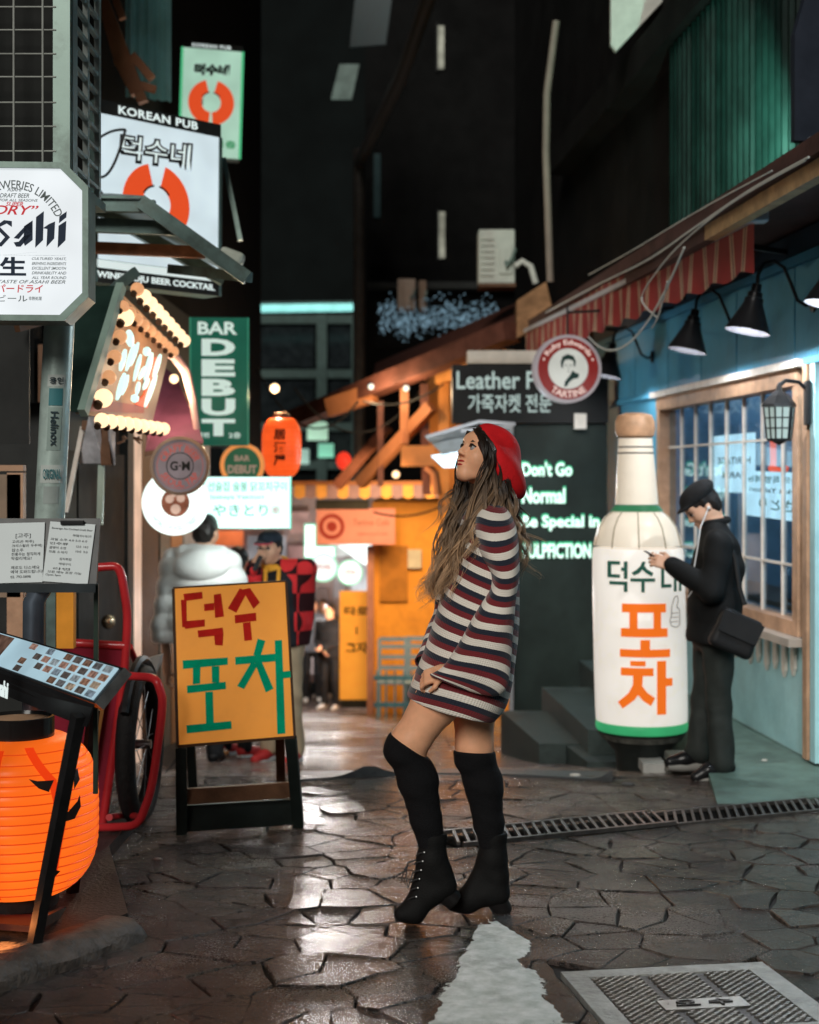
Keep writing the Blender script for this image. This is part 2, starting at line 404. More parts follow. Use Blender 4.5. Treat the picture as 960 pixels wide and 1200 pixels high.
def clip(pl, p, nrm):
    """keep the part of a 2d polygon where (q - p).nrm <= 0"""
    out = []
    for i in range(len(pl)):
        a, b = pl[i], pl[(i + 1) % len(pl)]
        da = (a[0] - p[0]) * nrm[0] + (a[1] - p[1]) * nrm[1]; db = (b[0] - p[0]) * nrm[0] + (b[1] - p[1]) * nrm[1]
        if da <= 0: out.append(a)
        if da * db < 0: t = da / (da - db); out.append((a[0] + (b[0] - a[0]) * t, a[1] + (b[1] - a[1]) * t))
    return out
Y0, Y1, X0, X1 = 3.72, 8.42, -2.3, 2.75
sites = []
yy = Y0; row = 0
while yy < Y1 + .2:
    xx = X0 + (row % 2) * .107
    while xx < X1 + .2:
        sites.append((xx + random.uniform(-.13, .13), yy + random.uniform(-.12, .12))); xx += .215
    yy += .215; row += 1
sites = np.array(sites)
hw = MHW / 2
stones = []
for i, s in enumerate(sites):
    pl = [(s[0] - .6, s[1] - .6), (s[0] + .6, s[1] - .6), (s[0] + .6, s[1] + .6), (s[0] - .6, s[1] + .6)]
    dd = ((sites - s) ** 2).sum(1)
    for j in np.argsort(dd)[1:24]:
        q = sites[j]; nrm = q - s; pl = clip(pl, (s + q) / 2, nrm)
        if len(pl) < 3: break
    for p, nr in (((0, Y0), (0, -1)), ((0, Y1), (0, 1)), ((X0, 0), (-1, 0)), ((X1, 0), (1, 0))): pl = clip(pl, p, nr) if len(pl) > 2 else pl
    if len(pl) < 3: continue
    # keep clear of the manhole and the drain
    lx = (s[0] - mh_c.x) * mx_.x + (s[1] - mh_c.y) * mx_.y; ly = (s[0] - mh_c.x) * my_.x + (s[1] - mh_c.y) * my_.y
    if max(abs(lx), abs(ly)) < hw + .5:
        ax = (mx_ if abs(lx) > abs(ly) else my_) * (1 if (lx if abs(lx) > abs(ly) else ly) > 0 else -1)
        if min(hw - abs(lx), hw - abs(ly)) > .12: continue
        pl = clip(pl, (mh_c + ax * (hw + .012))[:2], (-ax.x, -ax.y))
    skip = False
    for a, b in ((DR[0], DR[1]), (DR[1], DR[2])):
        t = (b - a); t.z = 0; L = t.length; t.normalize(); nn = Vector((-t.y, t.x, 0)); c = Vector((s[0] - a.x, s[1] - a.y, 0)); u = c.dot(t); v = c.dot(nn) 
        if -.05 < u < L + .05 and len(pl) > 2:
            if v < DRW / 2: pl = clip(pl, (a.x, a.y), (nn.x, nn.y))
            else: q = a + nn * DRW; pl = clip(pl, (q.x, q.y), (-nn.x, -nn.y))
    if skip or len(pl) < 3: continue
    # ragged outline, narrow joint
    cx = sum(p[0] for p in pl) / len(pl); cy = sum(p[1] for p in pl) / len(pl); out = []
    for k in range(len(pl)):
        a, b = pl[k], pl[(k + 1) % len(pl)]; L = math.hypot(b[0] - a[0], b[1] - a[1]); m = max(1, int(L / .09))
        for q in range(m):
            t = q / m; out.append((a[0] + (b[0] - a[0]) * t + (random.uniform(-.009, .009) if q else 0), a[1] + (b[1] - a[1]) * t + (random.uniform(-.009, .009) if q else 0)))
    gap = random.uniform(.002, .008)
    def inset(q, g):
        r = math.hypot(q[0] - cx, q[1] - cy) + 1e-6; f = max(.3, 1 - g / r); return (cx + (q[0] - cx) * f, cy + (q[1] - cy) * f)
    tz = random.uniform(-.003, .003); tx, ty = random.uniform(-.006, .006), random.uniform(-.006, .006)
    zf = lambda q: gz(q[1]) + tz + tx * (q[0] - cx) + ty * (q[1] - cy)
    n = len(out); o1 = [inset(q, gap) for q in out]; o2 = [inset(q, gap + .004) for q in out]
    V = [(q[0], q[1], gz(q[1]) - .022) for q in o1] + [(q[0], q[1], zf(q) - .0025) for q in o1] + [(q[0], q[1], zf(q) + .001) for q in o2]
    Fc = [(r * n + k, r * n + (k + 1) % n, (r + 1) * n + (k + 1) % n, (r + 1) * n + k) for r in range(2) for k in range(n)] + [tuple(2 * n + k for k in range(n))]
    stones.append((Vector((cx, cy, gz(cy))), V, Fc))
def seen(c):
    px = 480 + F * c.x / c.y; py = HY + F * (EYE - c.z) / c.y
    return 150 < px < 1010 and py < 1235
vis = sorted([s for s in stones if seen(s[0])], key=lambda s: s[0].y)
rest = [s for s in stones if not seen(s[0])] + vis[296:]
for c, V, Fc in vis[:296]:
    o = obj('paving_stone', MB().add(V, Fc), M_STONE, ground, origin=c, smooth=30)
mb = MB()
for c, V, Fc in rest: mb.add(V, Fc)
stuff(obj('paving_stones_beyond', mb, M_STONE, ground))

# concrete slabs down the alley
Yb = 8.46
for j, (ya, yb) in enumerate(((8.46, 9.5), (9.5, 10.76), (10.76, 12.4), (12.4, 14.6), (14.6, 18), (18, 22.7))):
    xs = [-3.2, -1.35 + .2 * (j % 3), .1 + .25 * (j % 2), 1.45 - .1 * (j % 3), 3.2]
    for xa, xb in zip(xs, xs[1:]):
        g_ = .008
        top = [(xa + g_, ya + g_, gz(ya + g_)), (xb - g_, ya + g_, gz(ya + g_)), (xb - g_, yb - g_, gz(yb - g_)), (xa + g_, yb - g_, gz(yb - g_))]
        obj('concrete_slab', MB().slab([Vector(p) - Vector((0, 0, .03)) for p in top], (0, 0, .03)), M_SLAB, ground, origin=Vector(top[0]))
mb = MB(); far = [22.7, 30, 60, 120]
mb.add([(x, y, gz(y) - .006) for y in far for x in (-8, 8)], [(2 * i, 2 * i + 1, 2 * i + 3, 2 * i + 2) for i in range(3)])
struct('road', mb, M_SLAB)

# left pavement with its kerb
pts = [gat(-260, 1230), gat(-40, 1178), gat(150, 1092), gat(128, 1010), gat(178, 945), gat(214, 884), gat(170, 840), gat(-140, 880)]
pts = [Vector((p.x, p.y, gz(p.y) - .02)) for p in pts] + [Vector((-3.5, 9, gz(9) - .02)), Vector((-3.5, 4, gz(4) - .02))]
pts = [p for i, p in enumerate(pts) if i != 7]
struct('pavement', MB().slab(pts, (0, 0, .085)), M_WALK)
a, b = gat(-30, 1160), gat(158, 1095)
mb = MB(); t = (b - a).normalized(); s_ = Vector((-t.y, t.x, 0)); sec = []
N = 14
rng = random.Random(4)
for i in range(N + 1):
    u = i / N; e = 1 - max(0, (u - .86) / .14) ** 2 * .45
    c = a + (b - a) * u; wd = .1 * e * rng.uniform(.94, 1.06); ht = .115 * e
    for ang in np.linspace(-10, 190, 9):
        sec.append(c + s_ * (math.cos(R(ang)) * wd * (1 if abs(ang - 90) > 60 else .92)) + Vector((0, 0, -.03 + ht * max(0, math.sin(R(ang))) ** .45)) + Vector((rng.uniform(-.005, .005), rng.uniform(-.005, .005), rng.uniform(-.004, .004))))
mb.add(sec, [(i * 9 + k, i * 9 + k + 1, (i + 1) * 9 + k + 1, (i + 1) * 9 + k) for i in range(N) for k in range(8)] + [tuple(N * 9 + k for k in range(9))])
o = struct('kerb_stone', mb, M_KERB, True)
# raised platform in front of the blue shop
pf = [gat(842, 946), gat(1100, 925), Vector((2.9, 12, 0)), Vector((1.95, 12.2, 0)), Vector((1.86, 9.3, 0))]
pf = [Vector((p.x, p.y, -.62)) for p in pf]
M_PLAT = mat('green painted concrete', (.12, .19, .165), .5, var=.35, vs=5, bump=.4, bs=70, dirt=(.05, .06, .055))
struct('platform', MB().slab(pf, (0, 0, .62 - .118)), M_PLAT)

# white painted wedge on the stones
M_PAINT = mat('worn white road paint', (.74, .84, .78), .6, var=.3, vs=16, bump=.4, bs=90, dirt=(.2, .22, .2), ds=6)
e0 = [gat(495, 1203), gat(676, 1203)]; ap = [gat(560, 1083), gat(583, 1081)]
rng = random.Random(2); L_ = []; R_ = []; N = 44
for i in range(N + 1):
    t = i / N
    l_ = e0[0].lerp(ap[0], t); r_ = e0[1].lerp(ap[1], t)
    if t > .6: r_.x += .06 * math.sin((t - .6) / .4 * PI)
    L_.append(l_ + Vector((rng.uniform(-.005, .005), 0, 0))); R_.append(r_ + Vector((rng.uniform(-.006, .006) + .012 * math.sin(i * .45), 0, 0)))
V = []; K = 8
for l_, r_ in zip(L_, R_):
    for k in range(K + 1):
        p = l_.lerp(r_, k / K); V.append((p.x, p.y, gz(p.y) + .0056 + rng.uniform(-.0006, .0006) - (.006 if k in (0, K) else 0)))
mb = MB().add(V, [(i * (K + 1) + k, i * (K + 1) + k + 1, (i + 1) * (K + 1) + k + 1, (i + 1) * (K + 1) + k) for i in range(N) for k in range(K)])
pm_ = obj('painted_marking', mb, M_PAINT, smooth=True, origin=mh_a); ul = pm_.data.uv_layers.new(name='UVMap')
for lp in pm_.data.loops: q = lp.vertex_index; ul.data[lp.index].uv = ((q % (K + 1)) / K, (q // (K + 1)) / N)
n_ = M_PAINT.node_tree.nodes; l_ = M_PAINT.node_tree.links                      # paint worn away in flakes towards its edges
def nd(t, **k):
    q = n_.new(t)
    for a_, v_ in k.items(): setattr(q, a_, v_)
    return q
uv = nd('ShaderNodeUVMap'); sx_ = nd('ShaderNodeSeparateXYZ'); l_.new(uv.outputs[0], sx_.inputs[0]); tcx = nd('ShaderNodeTexCoord'); nz_ = nd('ShaderNodeTexNoise'); nz_.inputs['Scale'].default_value = 22; nz_.inputs['Detail'].default_value = 8; nz_.inputs['Roughness'].default_value = .7; l_.new(tcx.outputs['Object'], nz_.inputs['Vector'])
def mm_(op, a_, b_):
    q = nd('ShaderNodeMath', operation=op)
    for i_, v_ in enumerate((a_, b_)):
        if isinstance(v_, (int, float)): q.inputs[i_].default_value = v_
        else: l_.new(v_, q.inputs[i_])
    return q.outputs[0]
ed = mm_('MULTIPLY', mm_('MINIMUM', mm_('MINIMUM', sx_.outputs['X'], mm_('SUBTRACT', 1, sx_.outputs['X'])), mm_('MULTIPLY', mm_('SUBTRACT', 1, sx_.outputs['Y']), 1.6)), 2.6)
al = mm_('GREATER_THAN', mm_('ADD', mm_('MINIMUM', ed, .24), nz_.outputs['Fac']), .56); l_.new(al, n_['Principled BSDF'].inputs['Alpha'])
tag(pm_, 'worn white painted wedge on the paving left of the manhole', 'road marking')

# manhole cover
MM = Matrix.Identity(4); MM[0][0], MM[1][0], MM[0][1], MM[1][1] = mx_.x, mx_.y, -my_.x, -my_.y
MM.translation = (mh_c.x, mh_c.y, gz(mh_c.y) - .004); MM = MM @ Matrix.Rotation(math.atan(-.0523) * 1, 4, 'X')
t = thing('manhole_cover', MM.translation, 'square steel manhole cover with a raised tread in its pale frame', 'manhole cover')
for q, (cx, cy, sx, sy) in enumerate(((0, hw - .035, 2 * hw, .07), (0, -hw + .035, 2 * hw, .07), (-hw + .035, 0, .07, 2 * hw - .144), (hw - .035, 0, .07, 2 * hw - .144))):
    obj('frame_bar', MB().slab([MM @ Vector((cx + a * sx / 2, cy + b * sy / 2, -.01)) for a, b in ((-1, -1), (1, -1), (1, 1), (-1, 1))], MM.to_3x3() @ Vector((0, 0, .022))), mat('pale manhole frame', (.36, .37, .35), .45, .3, var=.3, vs=18, bump=.4, bs=60, dirt=(.12, .11, .1)), t)
iw = hw - .076
obj('plate', rect(MM, -iw, iw, -iw, iw, .012, -.004), M_RUST, t)
mb = MB(); nn_ = 17; st = 2 * iw / nn_
for i in range(nn_):
    for j in range(nn_ * 2):
        x = -iw + st * (i + .5) + (.006 if j % 2 else -.006); y = -iw + st * (j + .5) / 2
        if abs(x) < .13 and -.1 < y < .0: continue
        if i % 6 == 5: continue
        a = R(24 if (i + j) % 2 else 12); c, s = math.cos(a), math.sin(a); hx, hy = .0125, .0042
        b0 = [(x + u * hx * c - v * hy * s, y + u * hx * s + v * hy * c) for u, v in ((-1, -1), (1, -1), (1, 1), (-1, 1))]
        b1 = [(x + (u * hx * c - v * hy * s) * .7, y + (u * hx * s + v * hy * c) * .7) for u, v in ((-1, -1), (1, -1), (1, 1), (-1, 1))]
        V = [MM @ Vector((px, py, .008)) for px, py in b0] + [MM @ Vector((px, py, .014)) for px, py in b1]
        mb.add(V, [(0, 1, 5, 4), (1, 2, 6, 5), (2, 3, 7, 6), (3, 0, 4, 7), (4, 5, 6, 7)])
stuff(obj('tread', mb, mat('worn bright steel', (.3, .29, .27), .33, .9, var=.3, vs=30), t))
obj('name_plate', rect(MM, -.125, .125, -.095, -.006, .006, .008), mat('worn bright steel'), t)
MT = MM @ Matrix.Translation((0, -.05, .0142))
obj('lettering', text('오 수', MT, .17, .055, .01, .004), M_RUST, t)

# drain channel with its two grates
for k, (a, b) in enumerate(((DR[0], DR[1]), (DR[1], DR[2]))):
    tt = (b - a); L = tt.length; tt.normalize(); nn = Vector((-tt.y, tt.x, 0)).normalized()
    o = thing('drain_grate', a, ['longer rusted drain grate left of the lifted joint, behind the woman\'s boots', 'drain grate running right from the lifted joint to the platform'][k], 'drain grate', 'drain grates across the alley')
    up = Vector((0, 0, 1)); lift = .02 if k == 0 else .008
    for off in (.012, DRW - .012):
        obj('side_rail', MB().bar(a + nn * off + up * (lift - .006), b - tt * .008 + nn * off + up * (lift - .006), .018, .018), mat('worn grate steel', (.11, .1, .095), .4, .6, var=.35, vs=18, bump=.3), o)
    obj('pit_shade', MB().bar(a + nn * DRW / 2 - up * .02, b + nn * DRW / 2 - up * .02, DRW - .01, .02), mat('black channel', (.003, .003, .003), .8, var=0, spec=.05), o)  # black strip standing in for the shade down in the pit
    nb = int(L / .052)
    me0 = None
    for i in range(nb):
        p = a + tt * (L * (i + .5) / nb) + up * (lift - .004)
        sk = tt * (.045 if k == 0 else .07)
        mbb = MB().bar(a + nn * .024 - sk, a + nn * (DRW - .024) + sk, .014, .012)
        if me0 is None: ob = obj('grate_bar', mbb, mat('worn grate steel', (.11, .1, .095), .4, .6, var=.35, vs=18, bump=.3), o); me0 = ob.data; ob.location = p - a
        else: ob = bpy.data.objects.new('grate_bar', me0); COL.objects.link(ob); ob.parent = o; ob.location = p - a
# rubber mat strip across the alley
M_MAT = mat('dark rubber matting', (.055, .06, .063), .42, var=.3, vs=12, bump=.3, bs=50)
mb = MB(); V = []
for i in range(31):
    px = 338 + (718 - 338) * i / 30; d0 = gd(917 - 9 * math.sin(i / 30 * PI)); up = .012 + (.055 * math.exp(-((px - 432) / 22) ** 2)) + (.06 * max(0, (px - 690) / 28) ** 2)
    p = at(px, 560, d0); d1 = d0 + .55
    V += [(p.x, d0, gz(d0) - .02), (p.x, d0, gz(d0) + up), (p.x * d1 / d0, d1, gz(d1) + .014), (p.x * d1 / d0, d1, gz(d1) - .02)]
mb.add(V, [(i * 4 + k, i * 4 + k + 1, (i + 1) * 4 + k + 1, (i + 1) * 4 + k) for i in range(30) for k in range(3)] + [(0, 1, 2, 3), (123, 122, 121, 120)])
tag(obj('rubber_mat', mb, M_MAT, smooth=True, origin=gat(500, 915)), 'long dark rubber mat with curling edge laid across the alley', 'mat')
# crumbs of litter
rng = random.Random(9)
for px, py, s in ((674, 910, .035), (736, 921, .04), (185, 1008, .02), (213, 965, .014), (896, 888, .02)):
    p = gat(px, py) if px < 850 else at(px, py, 8.6)
    if px > 850: p.z = -.118 
    mb = MB().ball(p + Vector((0, 0, s * .2)), (s, s * .6, s * .35), 7, 5)
    tag(obj('litter', mb, mat('dirty white litter' if px != 736 else 'dark litter', (.5, .48, .44) if px != 736 else (.06, .06, .06), .7), origin=p), {674: 'crumpled pale scrap on the stones left of the bottle lantern', 736: 'dark flat scrap below the bottle lantern', 185: 'small white crumb on the wet stones in front of the sandwich board', 213: 'tiny pale crumb by the sandwich board foot', 896: 'small white crumb on the green platform'}[px], 'litter')
# ------------------------------------------------------------------ right side: blue shop
WT = Vector((-.085, 1, 0)).normalized(); WN = Vector((-1, -.085, 0)).normalized()
WO = Vector((2.4 - .085 * 6.1, 14.6, 0))                 # origin of the wall face, far end
WM = frame(WO, -WT)                                      # local x runs towards the camera, z out into the alley
def wy(px, out=0): return (3.1225 - out) / ((px - 480) / F + .085)
def ws(y): return (14.6 - y) * 1.0036
def wl(px, py, out=0):
    """wall coordinates (s, z) of the point the photo shows at px, py"""
    y = wy(px, out); return ws(y), EYE + (HY - py) * y / F
def wbox(x0, x1, y0, y1, z0, z1, M=None):
    M = M or WM
    return MB().slab([M @ Vector((x, y, z0)) for x, y in ((x0, y0), (x1, y0), (x1, y1), (x0, y1))], M.to_3x3() @ Vector((0, 0, z1 - z0)))
M_BLUE = mat('blue painted boards', (.1, .37, .56), .42, var=.2, vs=4, bump=.15, bs=30, dirt=(.06, .26, .4), ds=2)
M_PALEBLUE = mat('pale blue painted render', (.44, .72, .77), .5, var=.12, vs=3, bump=.2, bs=40, dirt=(.3, .56, .62), ds=2.5)
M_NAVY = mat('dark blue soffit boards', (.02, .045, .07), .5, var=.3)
M_WOOD = mat('light brown painted wood', (.5, .3, .19), .45, var=.25, vs=8, bump=.2, bs=40, dirt=(.3, .17, .1))
M_WHITEWOOD = mat('white painted wood', (.68, .62, .56), .45, var=.15, vs=10, bump=.15)
M_DARKWALL = mat('black unlit wall', (.006, .006, .006), .9, var=.5, vs=2, bump=.4, bs=20, spec=.1)  # darkness of the unlit upper walls is put into the colour
M_GLASS = glass_mat('window glass', (.75, .87, .95))
sA, sB, zA, zB = ws(12.08), ws(8.75), .6, 2.22
shop = thing('blue_shop', WM @ Vector((4, -.12, 0)), 'blue boarded shop front with a wide gridded window on the right side of the alley', 'shop')
wall_t = .18
obj('wall', wbox(0, 9.5, -1.2, zA, -wall_t, 0), M_PALEBLUE, shop, label='pale blue wall below the window')
obj('wall', wbox(0, sA, zA, 3.05, -wall_t, 0), M_BLUE, shop)
obj('wall', wbox(sB, 9.5, zA, 3.05, -wall_t, 0), M_BLUE, shop)
obj('wall', wbox(sA, sB, zB, 3.05, -wall_t, 0), M_BLUE, shop)
# row of boards over the window, each panel by itself
pb = [ws(wy(p)) for p in (712, 748, 787, 826, 868, 937)] + [7.0, 8.2, 9.4]
for a, b in zip(pb, pb[1:]):
    obj('panel', wbox(a + .012, b - .012, 2.285, 2.84, .002, .028), M_BLUE, shop)
obj('panel_rail', wbox(pb[0], 9.4, 2.853, 2.905, .002, .045), M_BLUE, shop)
obj('panel_rail', wbox(pb[0], 9.4, 2.236, 2.274, .002, .05), M_BLUE, shop)
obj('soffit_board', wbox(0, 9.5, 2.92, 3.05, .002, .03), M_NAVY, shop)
# window: outer frame, sill, mullions, panes
fr = MB()
win = obj('window', wbox(sA, sB, zB - .1, zB, -.1, .045), M_WOOD, shop, origin=WM @ Vector((sA, zA, 0)))
for x0, x1, y0, y1, zz in ((sA, sA + .09, zA + .09, zB - .102, .04), (sB - .09, sB, zA + .09, zB - .102, .04), (sA, sB, zA, zA + .088, .042)):
    obj('frame', wbox(x0, x1, y0, y1, -.1, zz), M_WOOD, win)
obj('frame', wbox(sA - .06, sB + .12, zB + .003, zB + .05, -.02, .085), M_WHITEWOOD, win)
obj('sill', wbox(sA - .05, sB + .1, zA - .05, zA - .002, -.02, .13), mat('grey weathered sill', (.42, .36, .31), .5, var=.2, dirt=(.2, .17, .15)), win)
gx = np.linspace(sA + .09, sB - .09, 9); gy = [zA + .088, 1.015, 1.81, zB - .1]
for i in range(8):
    for j in range(3):
        obj('pane', wbox(gx[i] + .006, gx[i + 1] - .006, gy[j] + .006, gy[j + 1] - .006, -.05, -.046), M_GLASS, win)
for i in range(1, 8): obj('mullion', wbox(gx[i] - .0055, gx[i] + .0055, gy[0], gy[3], -.058, -.03), M_WHITEWOOD, win)
for j in (1, 2): obj('mullion', wbox(gx[0], gx[8], gy[j] - .008, gy[j] + .008, -.06, -.034), M_WHITEWOOD, win)
# pointed white boards hanging under the sill
x = sA + .2
k = 0
while x < sB - .02:
    L = .2 + .03 * (k % 2)
    pts = [(x, zA - .055), (x, zA - .055 - L + .05), (x + .035, zA - .055 - L), (x + .07, zA - .055 - L + .05), (x + .07, zA - .055)]
    obj('picket', MB().slab([WM @ Vector((a, b, .005)) for a, b in pts], WM.to_3x3() @ Vector((0, 0, .018))), M_WHITEWOOD, shop)
    x += .165; k += 1
obj('corner_post', wbox(sB + .14, sB + .21, -.1, 2.23, .002, .06), M_WOOD, shop)
obj('corner_post', wbox(sB + .24, sB + .32, -.1, 2.23, .002, .05), M_PALEBLUE, shop)
# the room behind the glass
M_ROOM = mat('dim blue room wall', (.26, .38, .44), .8, var=.3, vs=3)
for a in ((sA - .3, sB + .6, -.15, -.1, -2.2, -.2), (sA - .3, sB + .6, -.15, 2.7, -2.25, -2.2), (sA - .3, sB + .6, 2.7, 2.75, -2.25, -.2), (sA - .35, sA - .3, -.15, 2.7, -2.2, -.2), (sB + .6, sB + .65, -.15, 2.7, -2.2, -.2)):
    obj('room_wall', wbox(*a), M_ROOM, shop)
o = obj('room_fill_strip', wbox(sA + .6, sA + .7, 2.6, 2.64, -1.6, -.6), lit('cool room fill', (200, 225, 255), 26), shop)  # added glowing strip under the ceiling to brighten the room
M_NOTICE = lit('glowing white notice', (206, 228, 230), 1.7)  # paper sheets given a glow of their own, no lamp behind
M_DARKINK = mat('dark blue ink', (.02, .035, .05), .6, var=0)
M_GREENINK = mat('green ink', (.01, .15, .1), .6, var=0)
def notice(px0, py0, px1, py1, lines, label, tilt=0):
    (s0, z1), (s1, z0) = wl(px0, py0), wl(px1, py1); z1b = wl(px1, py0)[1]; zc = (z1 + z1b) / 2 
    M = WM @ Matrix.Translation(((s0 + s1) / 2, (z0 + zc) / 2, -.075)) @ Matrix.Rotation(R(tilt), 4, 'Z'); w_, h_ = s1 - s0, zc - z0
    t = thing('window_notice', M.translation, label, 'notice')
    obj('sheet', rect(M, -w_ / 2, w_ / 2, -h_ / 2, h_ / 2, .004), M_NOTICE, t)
    for body, yy, ww, hh, mm in lines:                        # the writing is mirrored
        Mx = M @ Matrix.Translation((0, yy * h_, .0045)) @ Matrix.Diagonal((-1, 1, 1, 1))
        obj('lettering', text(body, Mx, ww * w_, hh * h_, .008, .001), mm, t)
notice(826, 509, 873, 578, [('HERITAGE', .05, .8, .12, M_DARKINK), ('FARM', -.2, .55, .11, M_DARKINK)], 'smaller glowing white notice hanging in the blue shop window, left one')
notice(860, 553, 940, 612, [('오늘의 특별 메뉴', .33, .86, .16, M_GREENINK), ('Market Yakitori', .1, .8, .1, M_DARKINK), ('さとり', -.2, .5, .24, M_GREENINK)], 'wider glowing white notice hanging lower in the blue shop window, right one', -1)
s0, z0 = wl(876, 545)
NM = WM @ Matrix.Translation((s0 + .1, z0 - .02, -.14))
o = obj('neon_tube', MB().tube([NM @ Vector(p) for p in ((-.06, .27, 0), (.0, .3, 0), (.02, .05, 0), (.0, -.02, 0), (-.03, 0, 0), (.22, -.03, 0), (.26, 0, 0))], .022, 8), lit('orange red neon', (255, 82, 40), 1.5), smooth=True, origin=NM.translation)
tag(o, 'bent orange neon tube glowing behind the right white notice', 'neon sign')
# things on a shelf in the room, half seen
for k, (s_, h_, c_) in enumerate(((sB - .5, .34, (.5, .55, .55)), (sB - .9, .22, (.3, .12, .06)), (sB - 1.3, .28, (.1, .2, .3)))):
    p = WM @ Vector((s_, .72, -.45))
    o = obj('storage_jar', MB().lathe([(.09, 0), (.12, .05), (.12, h_ * .6), (.06, h_ * .85), (.065, h_)], p, 14), mat('jar glaze%d' % k, c_, .25), smooth=True, origin=p)
    tag(o, ['pale grey jar inside the window beside its near corner', 'small brown jar on the inner window shelf', 'dark blue jar on the inner window shelf, farthest from the near corner'][k], 'jar', 'jars on the inner window shelf')
tag(obj('window_shelf', wbox(sA + .1, sB + .3, .68, .715, -.7, -.22), mat('dark shelf wood', (.1, .07, .05), .5), origin=WM @ Vector((sB, .68, -.4))), 'dark wooden shelf running inside the blue shop window', 'shelf')

# roof edge over the shop, tan board where the awning ends
roof = thing('shop_eave', WM @ Vector((4, 3.05, .3)), 'low dark roof edge with a tan board above the blue shop', 'eave')
obj('roof_slab', wbox(-.2, 9.5, 3.07, 3.16, -.2, .66), mat('dark maroon roof felt', (.07, .035, .032), .7, var=.4, bump=.4), roof)
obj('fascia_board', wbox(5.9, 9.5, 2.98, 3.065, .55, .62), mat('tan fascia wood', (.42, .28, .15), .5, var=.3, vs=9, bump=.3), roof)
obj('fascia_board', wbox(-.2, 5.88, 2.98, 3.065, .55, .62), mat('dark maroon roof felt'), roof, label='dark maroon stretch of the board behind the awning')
# striped awning
A1, A2 = at(884, 257, 8.2), at(616, 388, 14.2)
aw = thing('striped_awning', (A1 + A2) / 2, 'red and cream striped awning rolled out over the dark shop beside the blue front', 'awning')
def stripe_mat(name, cols, period):
    m = bpy.data.materials.new(name); m.use_nodes = True; n = m.node_tree.nodes; l = m.node_tree.links; p = n['Principled BSDF']
    uv = n.new('ShaderNodeUVMap'); sx = n.new('ShaderNodeSeparateXYZ'); l.new(uv.outputs[0], sx.inputs[0])
    nz = n.new('ShaderNodeTexNoise'); nz.inputs['Scale'].default_value = 900; nz.inputs['Detail'].default_value = 2
    ms = n.new('ShaderNodeMath'); ms.operation = 'MULTIPLY_ADD'; l.new(nz.outputs['Fac'], ms.inputs[0]); ms.inputs[1].default_value = period * .04; l.new(sx.outputs['X'], ms.inputs[2])
    mm = n.new('ShaderNodeMath'); mm.operation = 'DIVIDE'; l.new(ms.outputs[0], mm.inputs[0]); mm.inputs[1].default_value = period
    fr = n.new('ShaderNodeMath'); fr.operation = 'FRACT'; l.new(mm.outputs[0], fr.inputs[0])
    cr = n.new('ShaderNodeValToRGB'); cr.color_ramp.interpolation = 'CONSTANT'; e = cr.color_ramp.elements
    while len(e) < len(cols): e.new(1)
    for i, (pos, c) in enumerate(cols): e[i].position = pos; e[i].color = (*c, 1)
    l.new(fr.outputs[0], cr.inputs['Fac']); p.inputs['Roughness'].default_value = .75
    n2 = n.new('ShaderNodeTexNoise'); n2.inputs['Scale'].default_value = 6; n2.inputs['Detail'].default_value = 5
    tc = n.new('ShaderNodeTexCoord'); l.new(tc.outputs['Object'], n2.inputs['Vector'])
    hv = n.new('ShaderNodeHueSaturation'); mr = n.new('ShaderNodeMapRange'); mr.inputs[3].default_value = .6; mr.inputs[4].default_value = 1.3; l.new(n2.outputs['Fac'], mr.inputs[0]); l.new(mr.outputs[0], hv.inputs['Value']); l.new(cr.outputs[0], hv.inputs['Color'])
    l.new(hv.outputs[0], p.inputs['Base Color']); MATS[name] = m; return m
def grid_uv(name, P, U, m, parent, smooth=True, origin=None, closed=False):
    """sheet from a grid of points P[i][j] with uv U[i][j], 3 mm thick look comes from solidify-free double layer"""
    if closed:
        ni, nj = len(P), len(P[0]); m_ = nj - 1
        mb = MB().add([p for r in P for p in r[:-1]], [(i * m_ + j, (i + 1) * m_ + j, (i + 1) * m_ + (j + 1) % m_, i * m_ + (j + 1) % m_) for i in range(ni - 1) for j in range(m_)])
        o = obj(name, mb, m, parent, smooth, origin); me = o.data; uvl = me.uv_layers.new(name='UVMap')
        for p in me.polygons:
            js = [me.loops[k].vertex_index % m_ for k in p.loop_indices]; wrap = max(js) - min(js) > 1
            for k in p.loop_indices:
                q = me.loops[k].vertex_index; j = q % m_; uvl.data[k].uv = U[q // m_][m_ if wrap and j == 0 else j]
        return o
    ni, nj = len(P), len(P[0]); mb = MB().add([p for r in P for p in r], [(i * nj + j, (i + 1) * nj + j, (i + 1) * nj + j + 1, i * nj + j + 1) for i in range(ni - 1) for j in range(nj - 1)])
    o = obj(name, mb, m, parent, smooth, origin); me = o.data; uvl = me.uv_layers.new(name='UVMap'); fl = [u for r in U for u in r]
    for lp in me.loops: uvl.data[lp.index].uv = fl[lp.vertex_index]
    return o
M_AWN = stripe_mat('awning stripes', [(0, (.24, .018, .018)), (.46, (.45, .29, .2)), (.56, (.04, .02, .02)), (.62, (.45, .29, .2)), (.74, (.24, .018, .018))], .235)
Lw = (A2 - A1).length; P = []; U = []; N = 150
for i in range(N + 1):
    t = i / N; p = A1.lerp(A2, t); r = []; u = []
    for j in range(5):
        q = j / 4; sc = .035 * abs(math.sin(t * Lw / .47 * PI))
        r.append(p + WN * (.018 * q * math.sin(t * Lw * 13)) + Vector((0, 0, -.015 - q * (.29 - sc)))); u.append((t * Lw, q))
    P.append(r); U.append(u)
grid_uv('valance', P, U, M_AWN, aw)
P = []; U = []
